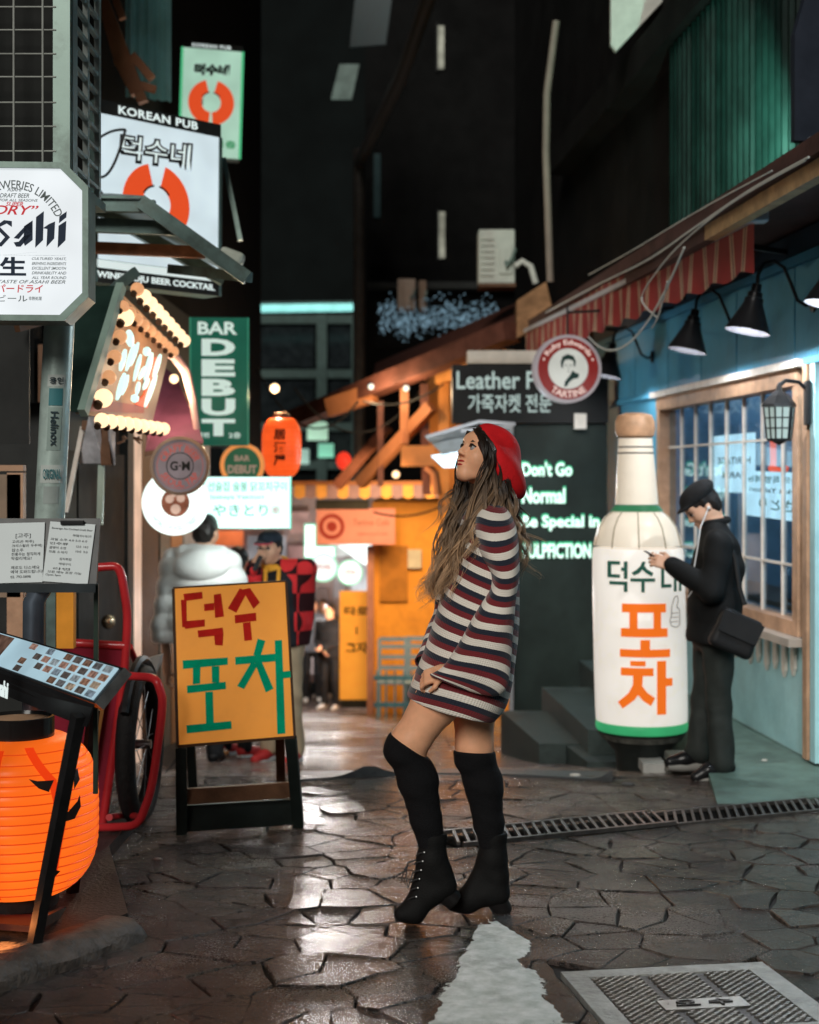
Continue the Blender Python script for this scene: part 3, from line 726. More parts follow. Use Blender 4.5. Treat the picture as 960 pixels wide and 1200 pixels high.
for i in range(41):
    t = i / 40; p = A1.lerp(A2, t); y = p.y; wp = WO - WT * 0; x = 2.4 - .085 * (y - 8.5)
    r = []; u = []
    for j in range(5):
        q = j / 4; r.append(Vector((p.x + (x - .64 - p.x) * q if x - .64 > p.x else p.x - .02 * q, y, p.z + .02 + (3.05 - p.z) * q - .03 * math.sin(q * PI)))); u.append((t * Lw, q))
    P.append(r); U.append(u)
grid_uv('canopy', P, U, M_AWN, aw)
obj('front_rail', MB().bar(A1 - Vector((0, 0, .0)), A2, .04, .035), mat('pale aluminium', (.62, .62, .64), .35, .3, var=.1), aw)
obj('end_bracket', MB().box(A1 + Vector((0, -.03, .02)), (.13, .1, .09), bev=.01), mat('pale aluminium'), aw)
for t in (.12, .5, .9):
    p = A1.lerp(A2, t); obj('arm', MB().bar(p, Vector((2.4 - .085 * (p.y - 8.5), p.y + .05, 2.95)), .03, .03), M_BLACKMETAL, aw)

# gooseneck cone lamps on the blue boards
def cone_lamp(y):
    s_ = ws(y); M = WM @ Matrix.Translation((s_, 0, 0))
    t = thing('cone_lamp', M @ Vector((0, 2.58, 0)), '', 'wall lamp', 'black gooseneck lamps over the blue shop front')
    obj('wall_plate', MB().lathe([(.05, 0), (.05, .012), (.03, .02)], M @ Vector((0, 2.58, .03)), 16, WM.to_3x3()), M_BLACKMETAL, t, True)
    pts = [(.03, 2.58), (.08, 2.57), (.13, 2.6), (.17, 2.7), (.21, 2.79), (.27, 2.83), (.33, 2.81), (.365, 2.75), (.37, 2.69)]
    obj('arm', MB().tube([M @ Vector((0, b, a)) for a, b in pts], .011, 8), M_BLACKMETAL, t, True)
    T = WM.to_3x3() @ Matrix.Rotation(R(-9), 3, 'X') @ Matrix.Rotation(R(-90), 3, 'X')   # lathe z becomes the lamp axis
    base = M @ Vector((0, 2.695, .37))
    def ax(r, h): return (r, h)
    prof = [(.012, .0), (.028, -.005), (.03, -.05), (.042, -.055), (.044, -.085), (.054, -.09), (.056, -.12), (.132, -.285), (.134, -.29), (.128, -.288), (.05, -.12), (.03, -.1)]
    Mx = Matrix.Rotation(R(12), 3, WT)
    obj('shade', MB().lathe(prof, base, 28, Mx), mat('black enamel', (.014, .014, .016), .3, .1), t, True)
    b = base + Mx @ Vector((0, 0, -.21))
    obj('bulb', MB().ball(b, (.03, .03, .04), 12, 8), lit('dim lamp bulb', (255, 240, 215), 4, 0), t, True)
    return t
for y_, e_ in ((7.2, 75), (8.5, 40), (9.78, 20), (12.25, 14)): lamp('cone_lamp_light', WM @ Vector((ws(y_), 2.425, .41)), e_, (.93, .97, 1), .02)  # the strongest belongs to the added lamp past the right edge
cl = cone_lamp(8.5); cl['label'] = 'black gooseneck cone lamp nearest the viewer, over the right half of the window'
dup(cl, cl.location + WT * (9.78 - 8.5), 'black gooseneck cone lamp over the left half of the window, left of the nearest one')
dup(cl, cl.location + WT * (12.25 - 8.5), 'black gooseneck cone lamp half hidden behind the round tartine sign')
dup(cl, cl.location + WT * (7.2 - 8.5), 'black gooseneck cone lamp added past the right edge of view to brighten the blue wall')  # added lamp, mostly out of view, brightens the blue wall
# wall lantern
ly = 8.5; M = WM @ Matrix.Translation((ws(ly), 0, 0))
lm = thing('wall_lantern', M @ Vector((0, 1.95, 0)), 'black carriage lantern with gridded panes on the window\'s right post', 'wall lantern')
obj('bracket', MB().tube([M @ Vector((0, b, a)) for a, b in ((.06, 2.06), (.12, 2.12), (.2, 2.13), (.24, 2.1))], .012, 8), M_BLACKMETAL, lm, True)
obj('wall_plate', MB().box(M @ Vector((0, 2.0, .07)), (.03, .08, .26), bev=.01), M_BLACKMETAL, lm)
lc = M @ Vector((0, 1.86, .24))
obj('cap', MB().lathe([(.0, .26), (.015, .24), (.02, .21), (.06, .18), (.1, .13), (.102, .115), (.085, .115)], lc, 6), M_BLACKMETAL, lm)
obj('base', MB().lathe([(.07, -.085), (.075, -.07), (.02, -.1), (.0, -.11)], lc, 6), M_BLACKMETAL, lm)
gl = lit('frosted lantern pane', (185, 205, 200), .55)
for k in range(6):
    a0, a1 = 2 * PI * k / 6, 2 * PI * (k + 1) / 6
    p = [lc + Vector((r * math.cos(a), r * math.sin(a), z)) for r, a, z in ((.07, a0, -.07), (.07, a1, -.07), (.088, a1, .112), (.088, a0, .112))]
    inn = (lc - (p[0] + p[2]) / 2); inn.z = 0; inn.normalize()
    obj('pane', MB().slab(p, inn * .004), gl, lm)
    mb = MB().bar(p[0] - inn * .004, p[3] - inn * .004, .009, .009)
    for q in (.33, .66): mb.bar(p[0].lerp(p[3], q) - inn * .003, p[1].lerp(p[2], q) - inn * .003, .007, .007)
    mb.bar(p[0].lerp(p[1], .5) - inn * .003, p[3].lerp(p[2], .5) - inn * .003, .007, .007)
    obj('glazing_bar', mb, M_BLACKMETAL, lm)

# ------------------------------------------------------------------ upper storey over the blue shop
up = thing('upper_storey', WM @ Vector((4, 4, -.3)), 'tall black upper storey over the blue shop with corrugated green cladding', 'building')
obj('wall', wbox(-6, 10, 3.2, 13, -3, -.12), M_DARKWALL, up)
M_CORR = mat('green corrugated steel', (.004, .015, .0125), .45, .2, var=.5, vs=3, dirt=(.004, .008, .007), ds=1.2, spec=.25)
def corrugated(M, x0, x1, y0, y1, pitch, amp, z):
    mb = MB(); n = int((x1 - x0) / pitch * 8); vs = []
    for i in range(n + 1):
        x = x0 + (x1 - x0) * i / n; ph = (x / pitch) % 1
        zz = z + amp * max(-1, min(1, 1.6 * math.sin(2 * PI * ph)))
        vs += [M @ Vector((x, y0, zz)), M @ Vector((x, y1, zz))]
    return mb.add(vs, [(2 * i, 2 * i + 2, 2 * i + 3, 2 * i + 1) for i in range(n)])
xs = [ws(wy(p, .1)) for p in (778, 812, 842, 872, 905, 940)]
for a, b in zip(xs, xs[1:]):
    obj('corrugated_panel', corrugated(WM, a + .01, b - .01, 3.2, 5.0, .125, .022, .04), M_CORR, up, smooth=45)
obj('parapet', wbox(xs[0] - 5, 10, 5.02, 5.3, -.12, .12), M_DARKWALL, up)
# navy signboard at the top right and the small lamp below it
Mn = frame(at(990, 80, 8.0), (1, .12, 0))
nb = thing('blank_signboard', Mn.translation, 'large dark navy blank board jutting out at the top right corner', 'signboard')
obj('board', poly(Mn, [(-.31, -.42), (.5, -.42), (.5, .8), (-.12, .8), (-.31, .16)], .06), mat('navy board', (.02, .026, .04), .45, var=.2), nb)
fl = at(953, 172, 7.9)
cam_t = thing('bracket_lamp', fl, 'small bracket lamp with a bright point under the navy board', 'lamp')
obj('bracket', MB().bar(fl + Vector((.02, .02, -.06)), fl + Vector((.25, .1, -.14)), .05, .03).bar(fl + Vector((-.02, 0, .05)), fl + Vector((.06, .02, -.06)), .02, .02), mat('pale aluminium'), cam_t)
obj('housing', MB().lathe([(.028, -.04), (.04, -.02), (.042, .03), (.036, .034), (.02, .03)], fl, 16, Matrix.Rotation(R(80), 3, 'X')), M_BLACKMETAL, cam_t, True)
obj('lens', MB().ball(fl + Vector((-.005, -.04, 0)), .013, 10, 6), lit('lamp point', (255, 250, 230), 8, 0), cam_t, True)
ld = bpy.data.lights.new('cladding_fill_spot', 'SPOT'); lo = bpy.data.objects.new('cladding_fill_spot', ld); COL.objects.link(lo)  # added green spot beside the small lamp, brightens the cladding
lo.location = fl + Vector((-.35, .3, .0)); ld.energy = 520; ld.color = (.45, 1, .8); ld.spot_size = R(58); ld.spot_blend = .9; ld.shadow_soft_size = .05
tgt = WM @ Vector((ws(9.9), 4.0, 0)); lo.rotation_euler = (tgt - lo.location).to_track_quat('-Z', 'Y').to_euler()
# loose cables
M_CABLE = mat('grey cable', (.5, .54, .52), .5, var=.1); M_BCABLE = mat('black cable', (.012, .012, .012), .5, var=0)
def cable(p0, p1, sag, r, m, label, n=14):
    p0, p1 = Vector(p0), Vector(p1); pts = [p0.lerp(p1, i / n) - Vector((0, 0, sag * 4 * (i / n) * (1 - i / n))) for i in range(n + 1)]
    return tag(obj('cable', MB().tube(pts, r, 6), m, smooth=True, origin=p0), label, 'cable', 'loose cables strung along the alley')
def eave_cable(pts, r, label):
    P_ = np.array([list(at(px, py, wy(px, .74))) for px, py in pts]); q = [Vector(catmull_(P_, t)) for t in np.linspace(0, 1, 24)]
    tag(obj('cable', MB().tube(q, r, 6), M_CABLE, smooth=True, origin=q[0]), label, 'cable', 'loose cables strung along the alley')
def catmull_(P, t):
    n = len(P) - 1; i = min(int(t * n), n - 1); f = t * n - i; p0, p1, p2, p3 = P[max(i - 1, 0)], P[i], P[i + 1], P[min(i + 2, n)]
    return .5 * ((2 * p1) + (p2 - p0) * f + (2 * p0 - 5 * p1 + 4 * p2 - p3) * f * f + (3 * p1 - p0 - 3 * p2 + p3) * f ** 3)
eave_cable([(948, 184), (880, 222), (815, 266), (760, 304), (700, 334), (640, 366)], .006, 'grey cable sagging along the roof edge above the awning, upper one')
eave_cable([(944, 188), (860, 236), (800, 284), (770, 318), (752, 350), (770, 372)], .005, 'grey cable sweeping from the bracket lamp down over the awning edge')
eave_cable([(905, 200), (820, 246), (740, 294), (690, 322)], .004, 'thin taut cable just above the roof edge cables')
cable(at(802, 290, 8.4), at(690, 395, 11.5), .3, .008, M_CABLE, 'pale cable looping below the striped awning to the round sign')
cable(at(782, 330, 8.6), at(764, 384, 9.5), .05, .005, M_CABLE, 'short pale cable dropping from the awning edge')
# pale soffit wedge high up
tag(obj('soffit', MB().slab([at(716, -40, 12.5), at(815, -40, 12.5), at(722, 60, 12.5), at(716, 52, 12.5)], (0, .06, 0)), mat('pale grey soffit', (.5, .5, .45), .6), origin=at(716, 0, 12.5)), 'pale grey soffit corner showing at the top edge above the black wall', 'soffit')

# ------------------------------------------------------------------ dark leather shop facing down the alley
YL = 13.5
LM = frame(at(605, 560, YL), (1, 0, 0)); LM.translation.z = 0
def lx(px, d=YL): return (px - 605) * d / F
def lz(py, d=YL): return EYE + (HY - py) * d / F
M_DKGREEN = mat('black green painted panel', (.014, .022, .019), .5, var=.3, vs=3, dirt=(.008, .01, .009), ds=2)
ls = thing('leather_shop', LM @ Vector((.4, -.8, 0)), 'black leather shop with white lettering beside the blue front', 'shop')
obj('wall', wbox(lx(602), lx(712), -1.2, lz(497), -.25, 0, LM), M_DKGREEN, ls)
obj('fascia_sign', wbox(lx(530), lx(712), lz(496), lz(428), -.3, .06, LM), mat('black sign board', (.006, .0065, .007), .45, var=.3), ls)
obj('sign_cap', wbox(lx(548), lx(640), lz(426), lz(411), -.3, .02, LM), mat('beige metal cap', (.45, .41, .36), .5), ls)
M_SIGNW = lit('dim white sign letters', (176, 196, 192), .75, 0)
obj('lettering', text('Leather Park', LM @ Matrix.Translation(((lx(535) + lx(660)) / 2, lz(446), .062)), lx(660) - lx(535), .165, .012, .01), M_SIGNW, ls)
obj('lettering', text('가죽자켓 전문', LM @ Matrix.Translation((lx(597), lz(473), .062)), lx(646) - lx(549), .17, .01, .01), M_SIGNW, ls)
M_NEONW = lit('white neon letters', (225, 250, 240), 1.35, 0)
M_NEONG = lit('green neon edge', (70, 205, 150), .8, 0)
for body, x0, x1, y0, y1 in (("Don't Go", 612, 670, 541, 557), ('Normal', 612, 662, 571, 589), ('Be Special in', 612, 702, 603, 621), ('PULPFICTION', 613, 692, 636, 653)):
    c = Matrix.Translation(((lx(x0) + lx(x1)) / 2, lz((y0 + y1) / 2), 0))
    obj('lettering', text(body, LM @ c @ Matrix.Translation((0, 0, .004)), lx(x1) - lx(x0) + .02, (y1 - y0) * YL / F + .02, .05, .012), M_NEONG, ls)
    obj('lettering', text(body, LM @ c @ Matrix.Translation((0, -.008, .02)), lx(x1) - lx(x0), (y1 - y0) * YL / F, .022, .012), M_NEONW, ls)
obj('switch_box', wbox(lx(672), lx(686), lz(503), lz(485), .062, .1, LM), M_WHITEWOOD, ls)
obj('door_post', wbox(lx(597), lx(601), -1.1, lz(497), -.1, .08, LM), mat('grey door post', (.25, .25, .26), .4), ls)
obj('light_tube', wbox(lx(590), lx(597), lz(612), lz(503), -.12, -.06, LM), lit('greenish white tube', (205, 250, 235), 2.5), ls)
# glowing canopy over its doorway and the orange box beside it
cn = thing('doorway_canopy', at(550, 510, 13.2), 'slanted blue white canopy glowing behind the woman\'s head', 'canopy')
mb = MB().slab([at(498, 512, 13.3), at(560, 494, 14), at(604, 496, 14), at(597, 520, 12.9), at(520, 534, 12.9)], (0, 0, .012))
obj('canopy_sheet', mb, mat('translucent canopy sheet', (.35, .42, .48), .35, var=.3, vs=5), cn)
obj('lit_panel', MB().slab([at(505, 534, 13.1), at(597, 518, 13.1), at(597, 545, 13.1), at(520, 548, 13.1)], (0, .05, 0)), lit('blue white canopy light', (190, 228, 240), 1.8), cn)
for a, b in (((500, 512), (562, 494)), ((520, 534), (597, 519)), ((540, 505), (600, 500)), ((562, 494), (604, 497))):
    obj('canopy_rib', MB().bar(at(*a, 13.05), at(*b, 13.05), .02, .03), mat('grey door post'), cn)
lamp('canopy_light', at(545, 556, 12.7), 30, (.8, .93, 1), .06)
# steps
M_STEP = mat('dark green grey step', (.035, .048, .046), .5, var=.4, vs=5, bump=.4, bs=60, dirt=(.016, .02, .019))
st_ = thing('shop_steps', (1.2, 10.5, gz(10.5)), 'dark concrete steps climbing to the leather shop behind the bottle lantern', 'steps')
for (xn, yn, xf, yf, zt) in ((.912, 10.2, .733, 11.65, -.31), (1.22, 9.9, 1.088, 11.93, -.16), (1.5, 11.4, 1.46, 12.5, -.01), (1.175, 9.6, 1.023, 10.8, -.32)):
    q = [Vector((xn, yn, -1.3)), Vector((1.66, yn, -1.3)), Vector((1.66, yf, -1.3)), Vector((xf, yf, -1.3))]
    obj('step', MB().slab(q, (0, 0, zt + 1.3)), M_STEP, st_)
kb = gat(806, 905); kb = Vector((1.68, 8.72, gz(8.72)))
tag(obj('concrete_block', MB().box(kb + Vector((.02, 0, .06)), (.3, .22, .13), bev=.012), mat('mid grey block', (.13, .13, .12), .6, var=.3, bump=.4), origin=kb), 'small grey concrete block under the man\'s shoe beside the bottle lantern', 'block')

# ------------------------------------------------------------------ round hanging sign
sd = 11.4; sc = at(666, 432, sd); RM = frame(sc, (1, .1, 0)); rs = sd / F
rt = thing('round_sign', sc, 'round white and red tartine sign with a dark portrait hanging under the awning', 'sign')
obj('drum', disc(RM, 40 * rs, .12, -.125, 48), lit('cream drum side', (205, 195, 200), .28), rt, 40)
obj('ring', disc(RM, 36 * rs, .004, 0, 48, 24 * rs), lit('dark red ring', (150, 42, 38), .42), rt)
obj('face', disc(RM, 23.6 * rs, .004, 0, 40), lit('pale sign face', (214, 216, 208), .6), rt)
mW = lit('cream sign letters', (230, 200, 190), .7, 0); mG = mat('dark green print', (.012, .04, .035), .6, var=0)
obj('lettering', text('• Ruby Edwards •', RM @ Matrix.Translation((0, 0, .0045)), 76 * rs, 8 * rs, .03, .002, arc=30 * rs), mW, rt)
obj('lettering', text('TARTINE', RM @ Matrix.Translation((0, 0, .0045)), 42 * rs, 8 * rs, .03, .002, arc=-30 * rs), mW, rt)
for pts in ([(-9, 8), (-7, 14), (-1, 17), (6, 15), (9, 9), (8, 2), (6.5, 3), (6, 9), (1, 11), (-4, 10), (-6, 6), (-6.5, 0), (-8.5, 2)], [(5, -2), (9, -5), (13, -6), (12, -11), (6, -12), (1, -16), (-2, -21), (-5, -21), (-4, -15), (1, -9), (3, -6)], [(-4, 4), (-1.5, 4.6), (-1.5, 3.6), (-4, 3)], [(1.5, 4.6), (4, 4), (4, 3), (1.5, 3.6)], [(-1.5, -3), (2, -3), (.5, -4.2)], [(.2, 2), (1, -.4), (-.4, -.6)]):
    obj('portrait_print', poly(RM, [(x * rs, y * rs) for x, y in pts], .001, .0045), mG, rt)
obj('hanger', MB().bar(sc + Vector((0, .06, 40 * rs)), sc + Vector((0, .06, .5)), .015, .015).bar(sc + Vector((0, .06, .45)), sc + Vector((.9, .2, .5)), .02, .02), M_BLACKMETAL, rt)

# ------------------------------------------------------------------ the bottle lantern
bd = 9.2; bs_ = bd / F; bx0 = at(751, 560, bd).x
def bz(py): return EYE + (HY - py) * bs_
def bxo(py): return bx0 - .0 + (py - 800) * .022 * bs_
BT = Vector((bx0, bd, gz(bd)))
bt = thing('bottle_lantern', BT, 'giant glowing soju bottle with green and orange lettering and a wooden cap', 'bottle lantern')
def blathe(rows, n=40):
    mb = MB(); vs = []
    for r, py in rows:
        for k in range(n):
            a = 2 * PI * k / n; vs.append((bxo(py) + r * bs_ * math.cos(a), bd + r * bs_ * math.sin(a), bz(py)))
    m = len(rows)
    mb.add(vs, [(i * n + k, i * n + (k + 1) % n, (i + 1) * n + (k + 1) % n, (i + 1) * n + k) for i in range(m - 1) for k in range(n)] + [tuple(range(n)), tuple((m - 1) * n + k for k in range(n))])
    return mb
M_BOT = mat('cream lit plastic', (.7, .67, .63), .3, var=.04, vs=2.5, dirt=(.5, .45, .38), ds=4, emit=srgb(226, 220, 212), es=.56); M_BNECK = mat('ivory lit plastic', (.62, .55, .46), .3, var=.05, emit=srgb(214, 202, 182), es=.32)
obj('base', blathe([(30, 905), (32, 880), (46, 864), (50, 858), (52, 855)]), mat('black plastic base', (.015, .018, .017), .35), bt, True)
obj('base_scuff', blathe([(46.6, 864.5), (50.8, 857.5)]), mat('dusty scuff', (.08, .08, .07), .8, var=.5, vs=20), bt, True)
obj('rim', blathe([(52.5, 854), (54, 851), (53.5, 846), (53, 844)]), lit('green lit rim', (60, 170, 110), .7), bt, True)
body = obj('body', blathe([(53.2, 843), (53.6, 830), (54, 790), (53.8, 700), (53, 650), (52, 642)]), M_BOT, bt, True)
obj('shoulder', blathe([(51.5, 639), (50.5, 634), (46, 618), (38, 606), (30, 599.5)]), M_BNECK, bt, True)
obj('green_band', blathe([(31, 598.8), (27, 594), (25.5, 592)]), lit('green plastic band', (60, 130, 90), .5), bt, True)
obj('neck', blathe([(25, 591), (23.5, 570), (21.5, 540), (20, 518), (20, 514)]), M_BNECK, bt, True)
for py, r in ((531, 21.2), (524, 20.7)): obj('neck_line', blathe([(r, py + .8), (r + .3, py), (r, py - .8)]), M_BLACKMETAL, bt, True)
obj('cap', blathe([(19, 513), (22, 511), (23.5, 504), (23, 494), (20, 487), (12, 484)]), mat('turned brown wood', (.42, .24, .14), .4, var=.35, vs=9), bt, True)
for k in range(10):                                   # seams on the shoulder
    a = 2 * PI * (k + .3) / 10; pts = []
    for r, py in ((51.8, 641), (50.8, 634), (46.3, 618), (38.3, 606), (30.3, 599.8)): pts.append((bxo(py) + r * bs_ * math.cos(a), bd + r * bs_ * math.sin(a), bz(py)))
    obj('seam', MB().tube(pts, .0035, 5), mat('tan seam', (.2, .16, .1), .6, var=0), bt)
def on_bottle(polys, name, m, r=54.3):
    """flat print wrapped on the bottle; polygons in photo pixels about the bottle's axis"""
    mb = MB()
    for pl in polys:
        # cut long edges so that the print follows the curve
        q = []
        for i in range(len(pl)):
            a, b = pl[i], pl[(i + 1) % len(pl)]; n = max(1, int(abs(b[0] - a[0]) / 3)); q += [(a[0] + (b[0] - a[0]) * t / n, a[1] + (b[1] - a[1]) * t / n) for t in range(n)]
        # split in vertical strips by triangulating with bmesh
        bm = bmesh.new(); vs = [bm.verts.new((x, -y, 0)) for x, y in q]
        bm.faces.new(vs); 
        for gx_ in range(int(min(x for x, y in q)) , int(max(x for x, y in q)) + 1, 3):
            bmesh.ops.bisect_plane(bm, geom=bm.verts[:] + bm.edges[:] + bm.faces[:], plane_co=(gx_ + .5, 0, 0), plane_no=(1, 0, 0))
        bm.verts.index_update(); V = []
        for v in bm.verts:
            py = -v.co.y; u = (v.co.x - (751 + (py - 800) * .022)) / r; u = math.asin(max(-.97, min(.97, u)))
            V.append((bxo(py) + r * bs_ * math.sin(u), bd - r * bs_ * math.cos(u), bz(py)))
        mb.add(V, [[v.index for v in f.verts] for f in bm.faces]); bm.free()
    return obj(name, mb, m, bt)
def hv(x0, y0, x1, y1): return [(x0, y0), (x1, y0), (x1, y1), (x0, y1)]
M_OR = lit('orange lit print', (238, 112, 30), .8, 0); M_DG = mat('dark green lettering', (.012, .07, .05), .5, var=0, emit=(.01, .05, .035), es=.6)
on_bottle([hv(722, 703, 772, 713), hv(730, 713, 739, 731), hv(757, 713, 766, 731), hv(721, 731, 774, 741)], 'lettering', M_OR)
on_bottle([hv(742, 744, 753, 755), hv(720, 755, 777, 764)], 'lettering', M_OR)
on_bottle([hv(731, 768, 748, 774), hv(721, 776, 757, 785), [(734, 785), (745, 785), (744, 800), (736, 812), (723, 823), (718, 816), (729, 805), (734, 795)], [(744, 796), (750, 804), (759, 810), (754, 819), (745, 813), (739, 806)], hv(761, 768, 772, 829), hv(772, 788, 780, 797)], 'lettering', M_OR)
M_DGs = [[hv(707, 657, 711, 673), hv(707, 655, 720, 659), hv(707, 670, 720, 674), hv(721, 662, 726, 666), hv(724, 655, 728, 675), hv(709, 678, 728, 682), hv(724, 682, 728, 690)],
         [[(744, 655), (748, 655), (746, 662), (741, 668), (735, 671), (732, 668), (738, 664), (742, 660)], [(746, 659), (750, 664), (757, 668), (755, 672), (748, 668), (744, 664)], hv(731, 674, 759, 678), hv(743, 678, 747, 690)],
         [hv(766, 658, 770, 684), hv(766, 681, 779, 685), hv(779, 668, 784, 672), hv(782, 656, 786, 690), hv(789, 655, 793, 690)]]
for g_ in M_DGs: on_bottle(g_, 'lettering', M_DG)
hand_o = [(779, 716), (779, 708), (783, 696), (787, 695), (788, 700), (786, 708), (790, 711), (790, 728), (786, 731), (779, 729), (777, 723)]
mbp = []
for i in range(len(hand_o)):
    a, b = Vector(hand_o[i]), Vector(hand_o[(i + 1) % len(hand_o)]); nn = Vector((-(b - a).y, (b - a).x)).normalized() * .45
    mbp.append([tuple(a + nn), tuple(b + nn), tuple(b - nn), tuple(a - nn)])
for y in (714, 719, 724): mbp.append(hv(779, y, 788, y + .7))
on_bottle(mbp, 'thumb_mark', mat('black print', (.02, .02, .02), .6, var=0), 54.5)
obj('plate', MB().box((bx0 + .03, bd - .2, bz(888)), (.14, .3, .06)), mat('grey rating plate', (.4, .4, .38), .5, var=.2), bt)
# ------------------------------------------------------------------ left side
def onp(px, py, P0, n):
    """where the sight line of (px, py) meets the plane through P0 with normal n"""
    r = Vector(((px - 480) / F, 1, (HY - py) / F)); e = Vector((0, 0, EYE)); n = Vector(n)
    return e + r * ((Vector(P0) - e).dot(n) / r.dot(n))
M_WHITEPRINT = lit('white lit print', (226, 240, 238), .85, 0)
M_BLACKP = mat('black lit-sign print', (.012, .013, .013), .5, var=0)
M_GREYSTEEL = mat('grey green painted steel', (.2, .27, .24), .4, .3, var=.25, vs=8, dirt=(.07, .08, .07), ds=5)
M_TEALSTEEL = mat('teal grey steel', (.1, .15, .14), .42, .4, var=.3, vs=8, dirt=(.05, .04, .03), ds=5)
M_DARK = mat('sooty dark paint', (.02, .021, .02), .55, var=.4, vs=4)
M_BROWN = mat('brown timber', (.13, .065, .035), .55, var=.35, vs=7, bump=.3, bs=30)

# air conditioner cage at the top left
ac = thing('air_conditioner', at(20, 215, 5.4), 'large grey air conditioner with wire grille at the top left corner', 'air conditioner')
d0, d1 = 5.2, 5.72
zt, zb = 3.62, EYE + (HY - 205) * d0 / F
xa, xb = at(-60, 0, d0).x, at(82, 0, d0).x
obj('body', MB().box(((xa + xb) / 2 - .02, d0 + .3, (zt + zb) / 2), (xb - xa - .09, .42, zt - zb - .02)), mat('dark fin block', (.008, .009, .008), .7, 0, var=.3, vs=30), ac)
for px0, px1 in ((62, 82), (-60, -50)):
    obj('corner_post', MB().box(((at(px0, 0, d0).x + at(px1, 0, d0).x) / 2, d0 + .02, (zt + zb) / 2), ((px1 - px0) * d0 / F, .04, zt - zb)), M_GREYSTEEL, ac)
for px in (-18, 16, 50):
    p = at(px, 0, d0 - .005); obj('grille_wire', MB().tube([(p.x, p.y, zb), (p.x, p.y, zt)], .0035, 6), mat('pale wire', (.5, .52, .48), .4, .4), ac)
for py in (-20, 8, 35, 63, 90, 120, 148, 177):
    z = EYE + (HY - py) * d0 / F; obj('grille_wire', MB().tube([(xa, d0 - .001, z), (xb - .05, d0 - .001, z)], .0028, 6), mat('pale wire'), ac)
# side plate pierced by two rows of slots
sx = xb + .001; ya, yb = d0 + .045, d1; ncol = 2; zr = np.arange(zb + .05, zt, .074)
mbs = MB(); cw = (yb - ya)
edges_y = [ya, ya + .07, ya + .07 + .17, ya + .07 + .2, ya + .07 + .37, yb]
for a, b in ((0, 1), (2, 3), (4, 5)): mbs.slab([(sx, edges_y[a], zb), (sx, edges_y[b], zb), (sx, edges_y[b], zt), (sx, edges_y[a], zt)], (-.02, 0, 0))
M_ACG = mat('unit side with sign light', (.72, .8, .75), .45, var=.15, vs=6, dirt=(.25, .3, .27), ds=4); obj('side_plate', mbs, M_ACG, ac)  # paler than the posts: light of the signs is put into the colour
me0 = None
for c in (1, 3):
    for z in zr:
        mb = MB().box((sx - .011, (edges_y[c] + edges_y[c + 1]) / 2, z), (.017, edges_y[c + 1] - edges_y[c] - .001, .014)); obj('side_bar', mb, M_ACG, ac)
obj('base_tray', MB().box(((xa + xb) / 2, (d0 + d1) / 2, zb - .02), (xb - xa + .03, d1 - d0 + .04, .035)), M_GREYSTEEL, ac)
obj('bracket', MB().bar((xa, d0 + .1, zb - .06), (xa - .5, d0 + .1, zb - .4), .04, .04).bar((xb - .1, d0 + .2, zb - .05), (xa - .5, d0 + .2, zb - .05), .04, .04), M_DARK, ac)

# octagonal beer lightbox
dA = 5.0; AM = frame(at(15, 283, dA), (1, .06, 0)); k = dA / F
def octo(w_, h_, c): return [(-w_ + c, -h_), (w_ - c, -h_), (w_, -h_ + c), (w_, h_ - c), (w_ - c, h_), (-w_ + c, h_), (-w_, h_ - c), (-w_, -h_ + c)]
bs = thing('beer_sign', AM.translation, 'white octagonal beer lightbox with bold navy lettering, below the air conditioner', 'sign')
obj('case', poly(AM, [(x * k, y * k) for x, y in octo(88, 93, 28)], .14, -.15), M_GREYSTEEL, bs)
o8, i8 = octo(88, 93, 28), octo(81, 86, 26)
mb = MB(); 
for z, rr in ((-.008, o8), (.012, o8), (.012, i8), (-.008, i8)): mb.v += [tuple(AM @ Vector((x * k, y * k, z))) for x, y in rr]
mb.f = [(a * 8 + i, a * 8 + (i + 1) % 8, ((a + 1) % 4) * 8 + (i + 1) % 8, ((a + 1) % 4) * 8 + i) for a in range(4) for i in range(8)]
obj('rim', mb, M_GREYSTEEL, bs)
obj('face', poly(AM, [(x * k, y * k) for x, y in i8], .004, -.004), lit('white beer sign face', (222, 228, 232), .95, .05, 3), bs)
NAVY = mat('navy sign print', (.005, .02, .05), .5, var=0); REDP = mat('red sign print', (.5, .02, .03), .5, var=0, emit=(.5, .02, .03), es=.5); GREYP = mat('grey sign print', (.14, .17, .17), .5, var=0)
def at_sign(M, k, cx, cy): return lambda px, py: M @ Matrix.Translation(((px - cx) * k, (cy - py) * k, .0008))
A_ = at_sign(AM, k, 15, 283)
obj('lettering', text('ASAHI BREWERIES LIMITED', A_(15, 274), 138 * k, 10 * k, .006, .001, arc=58 * k), GREYP, bs)
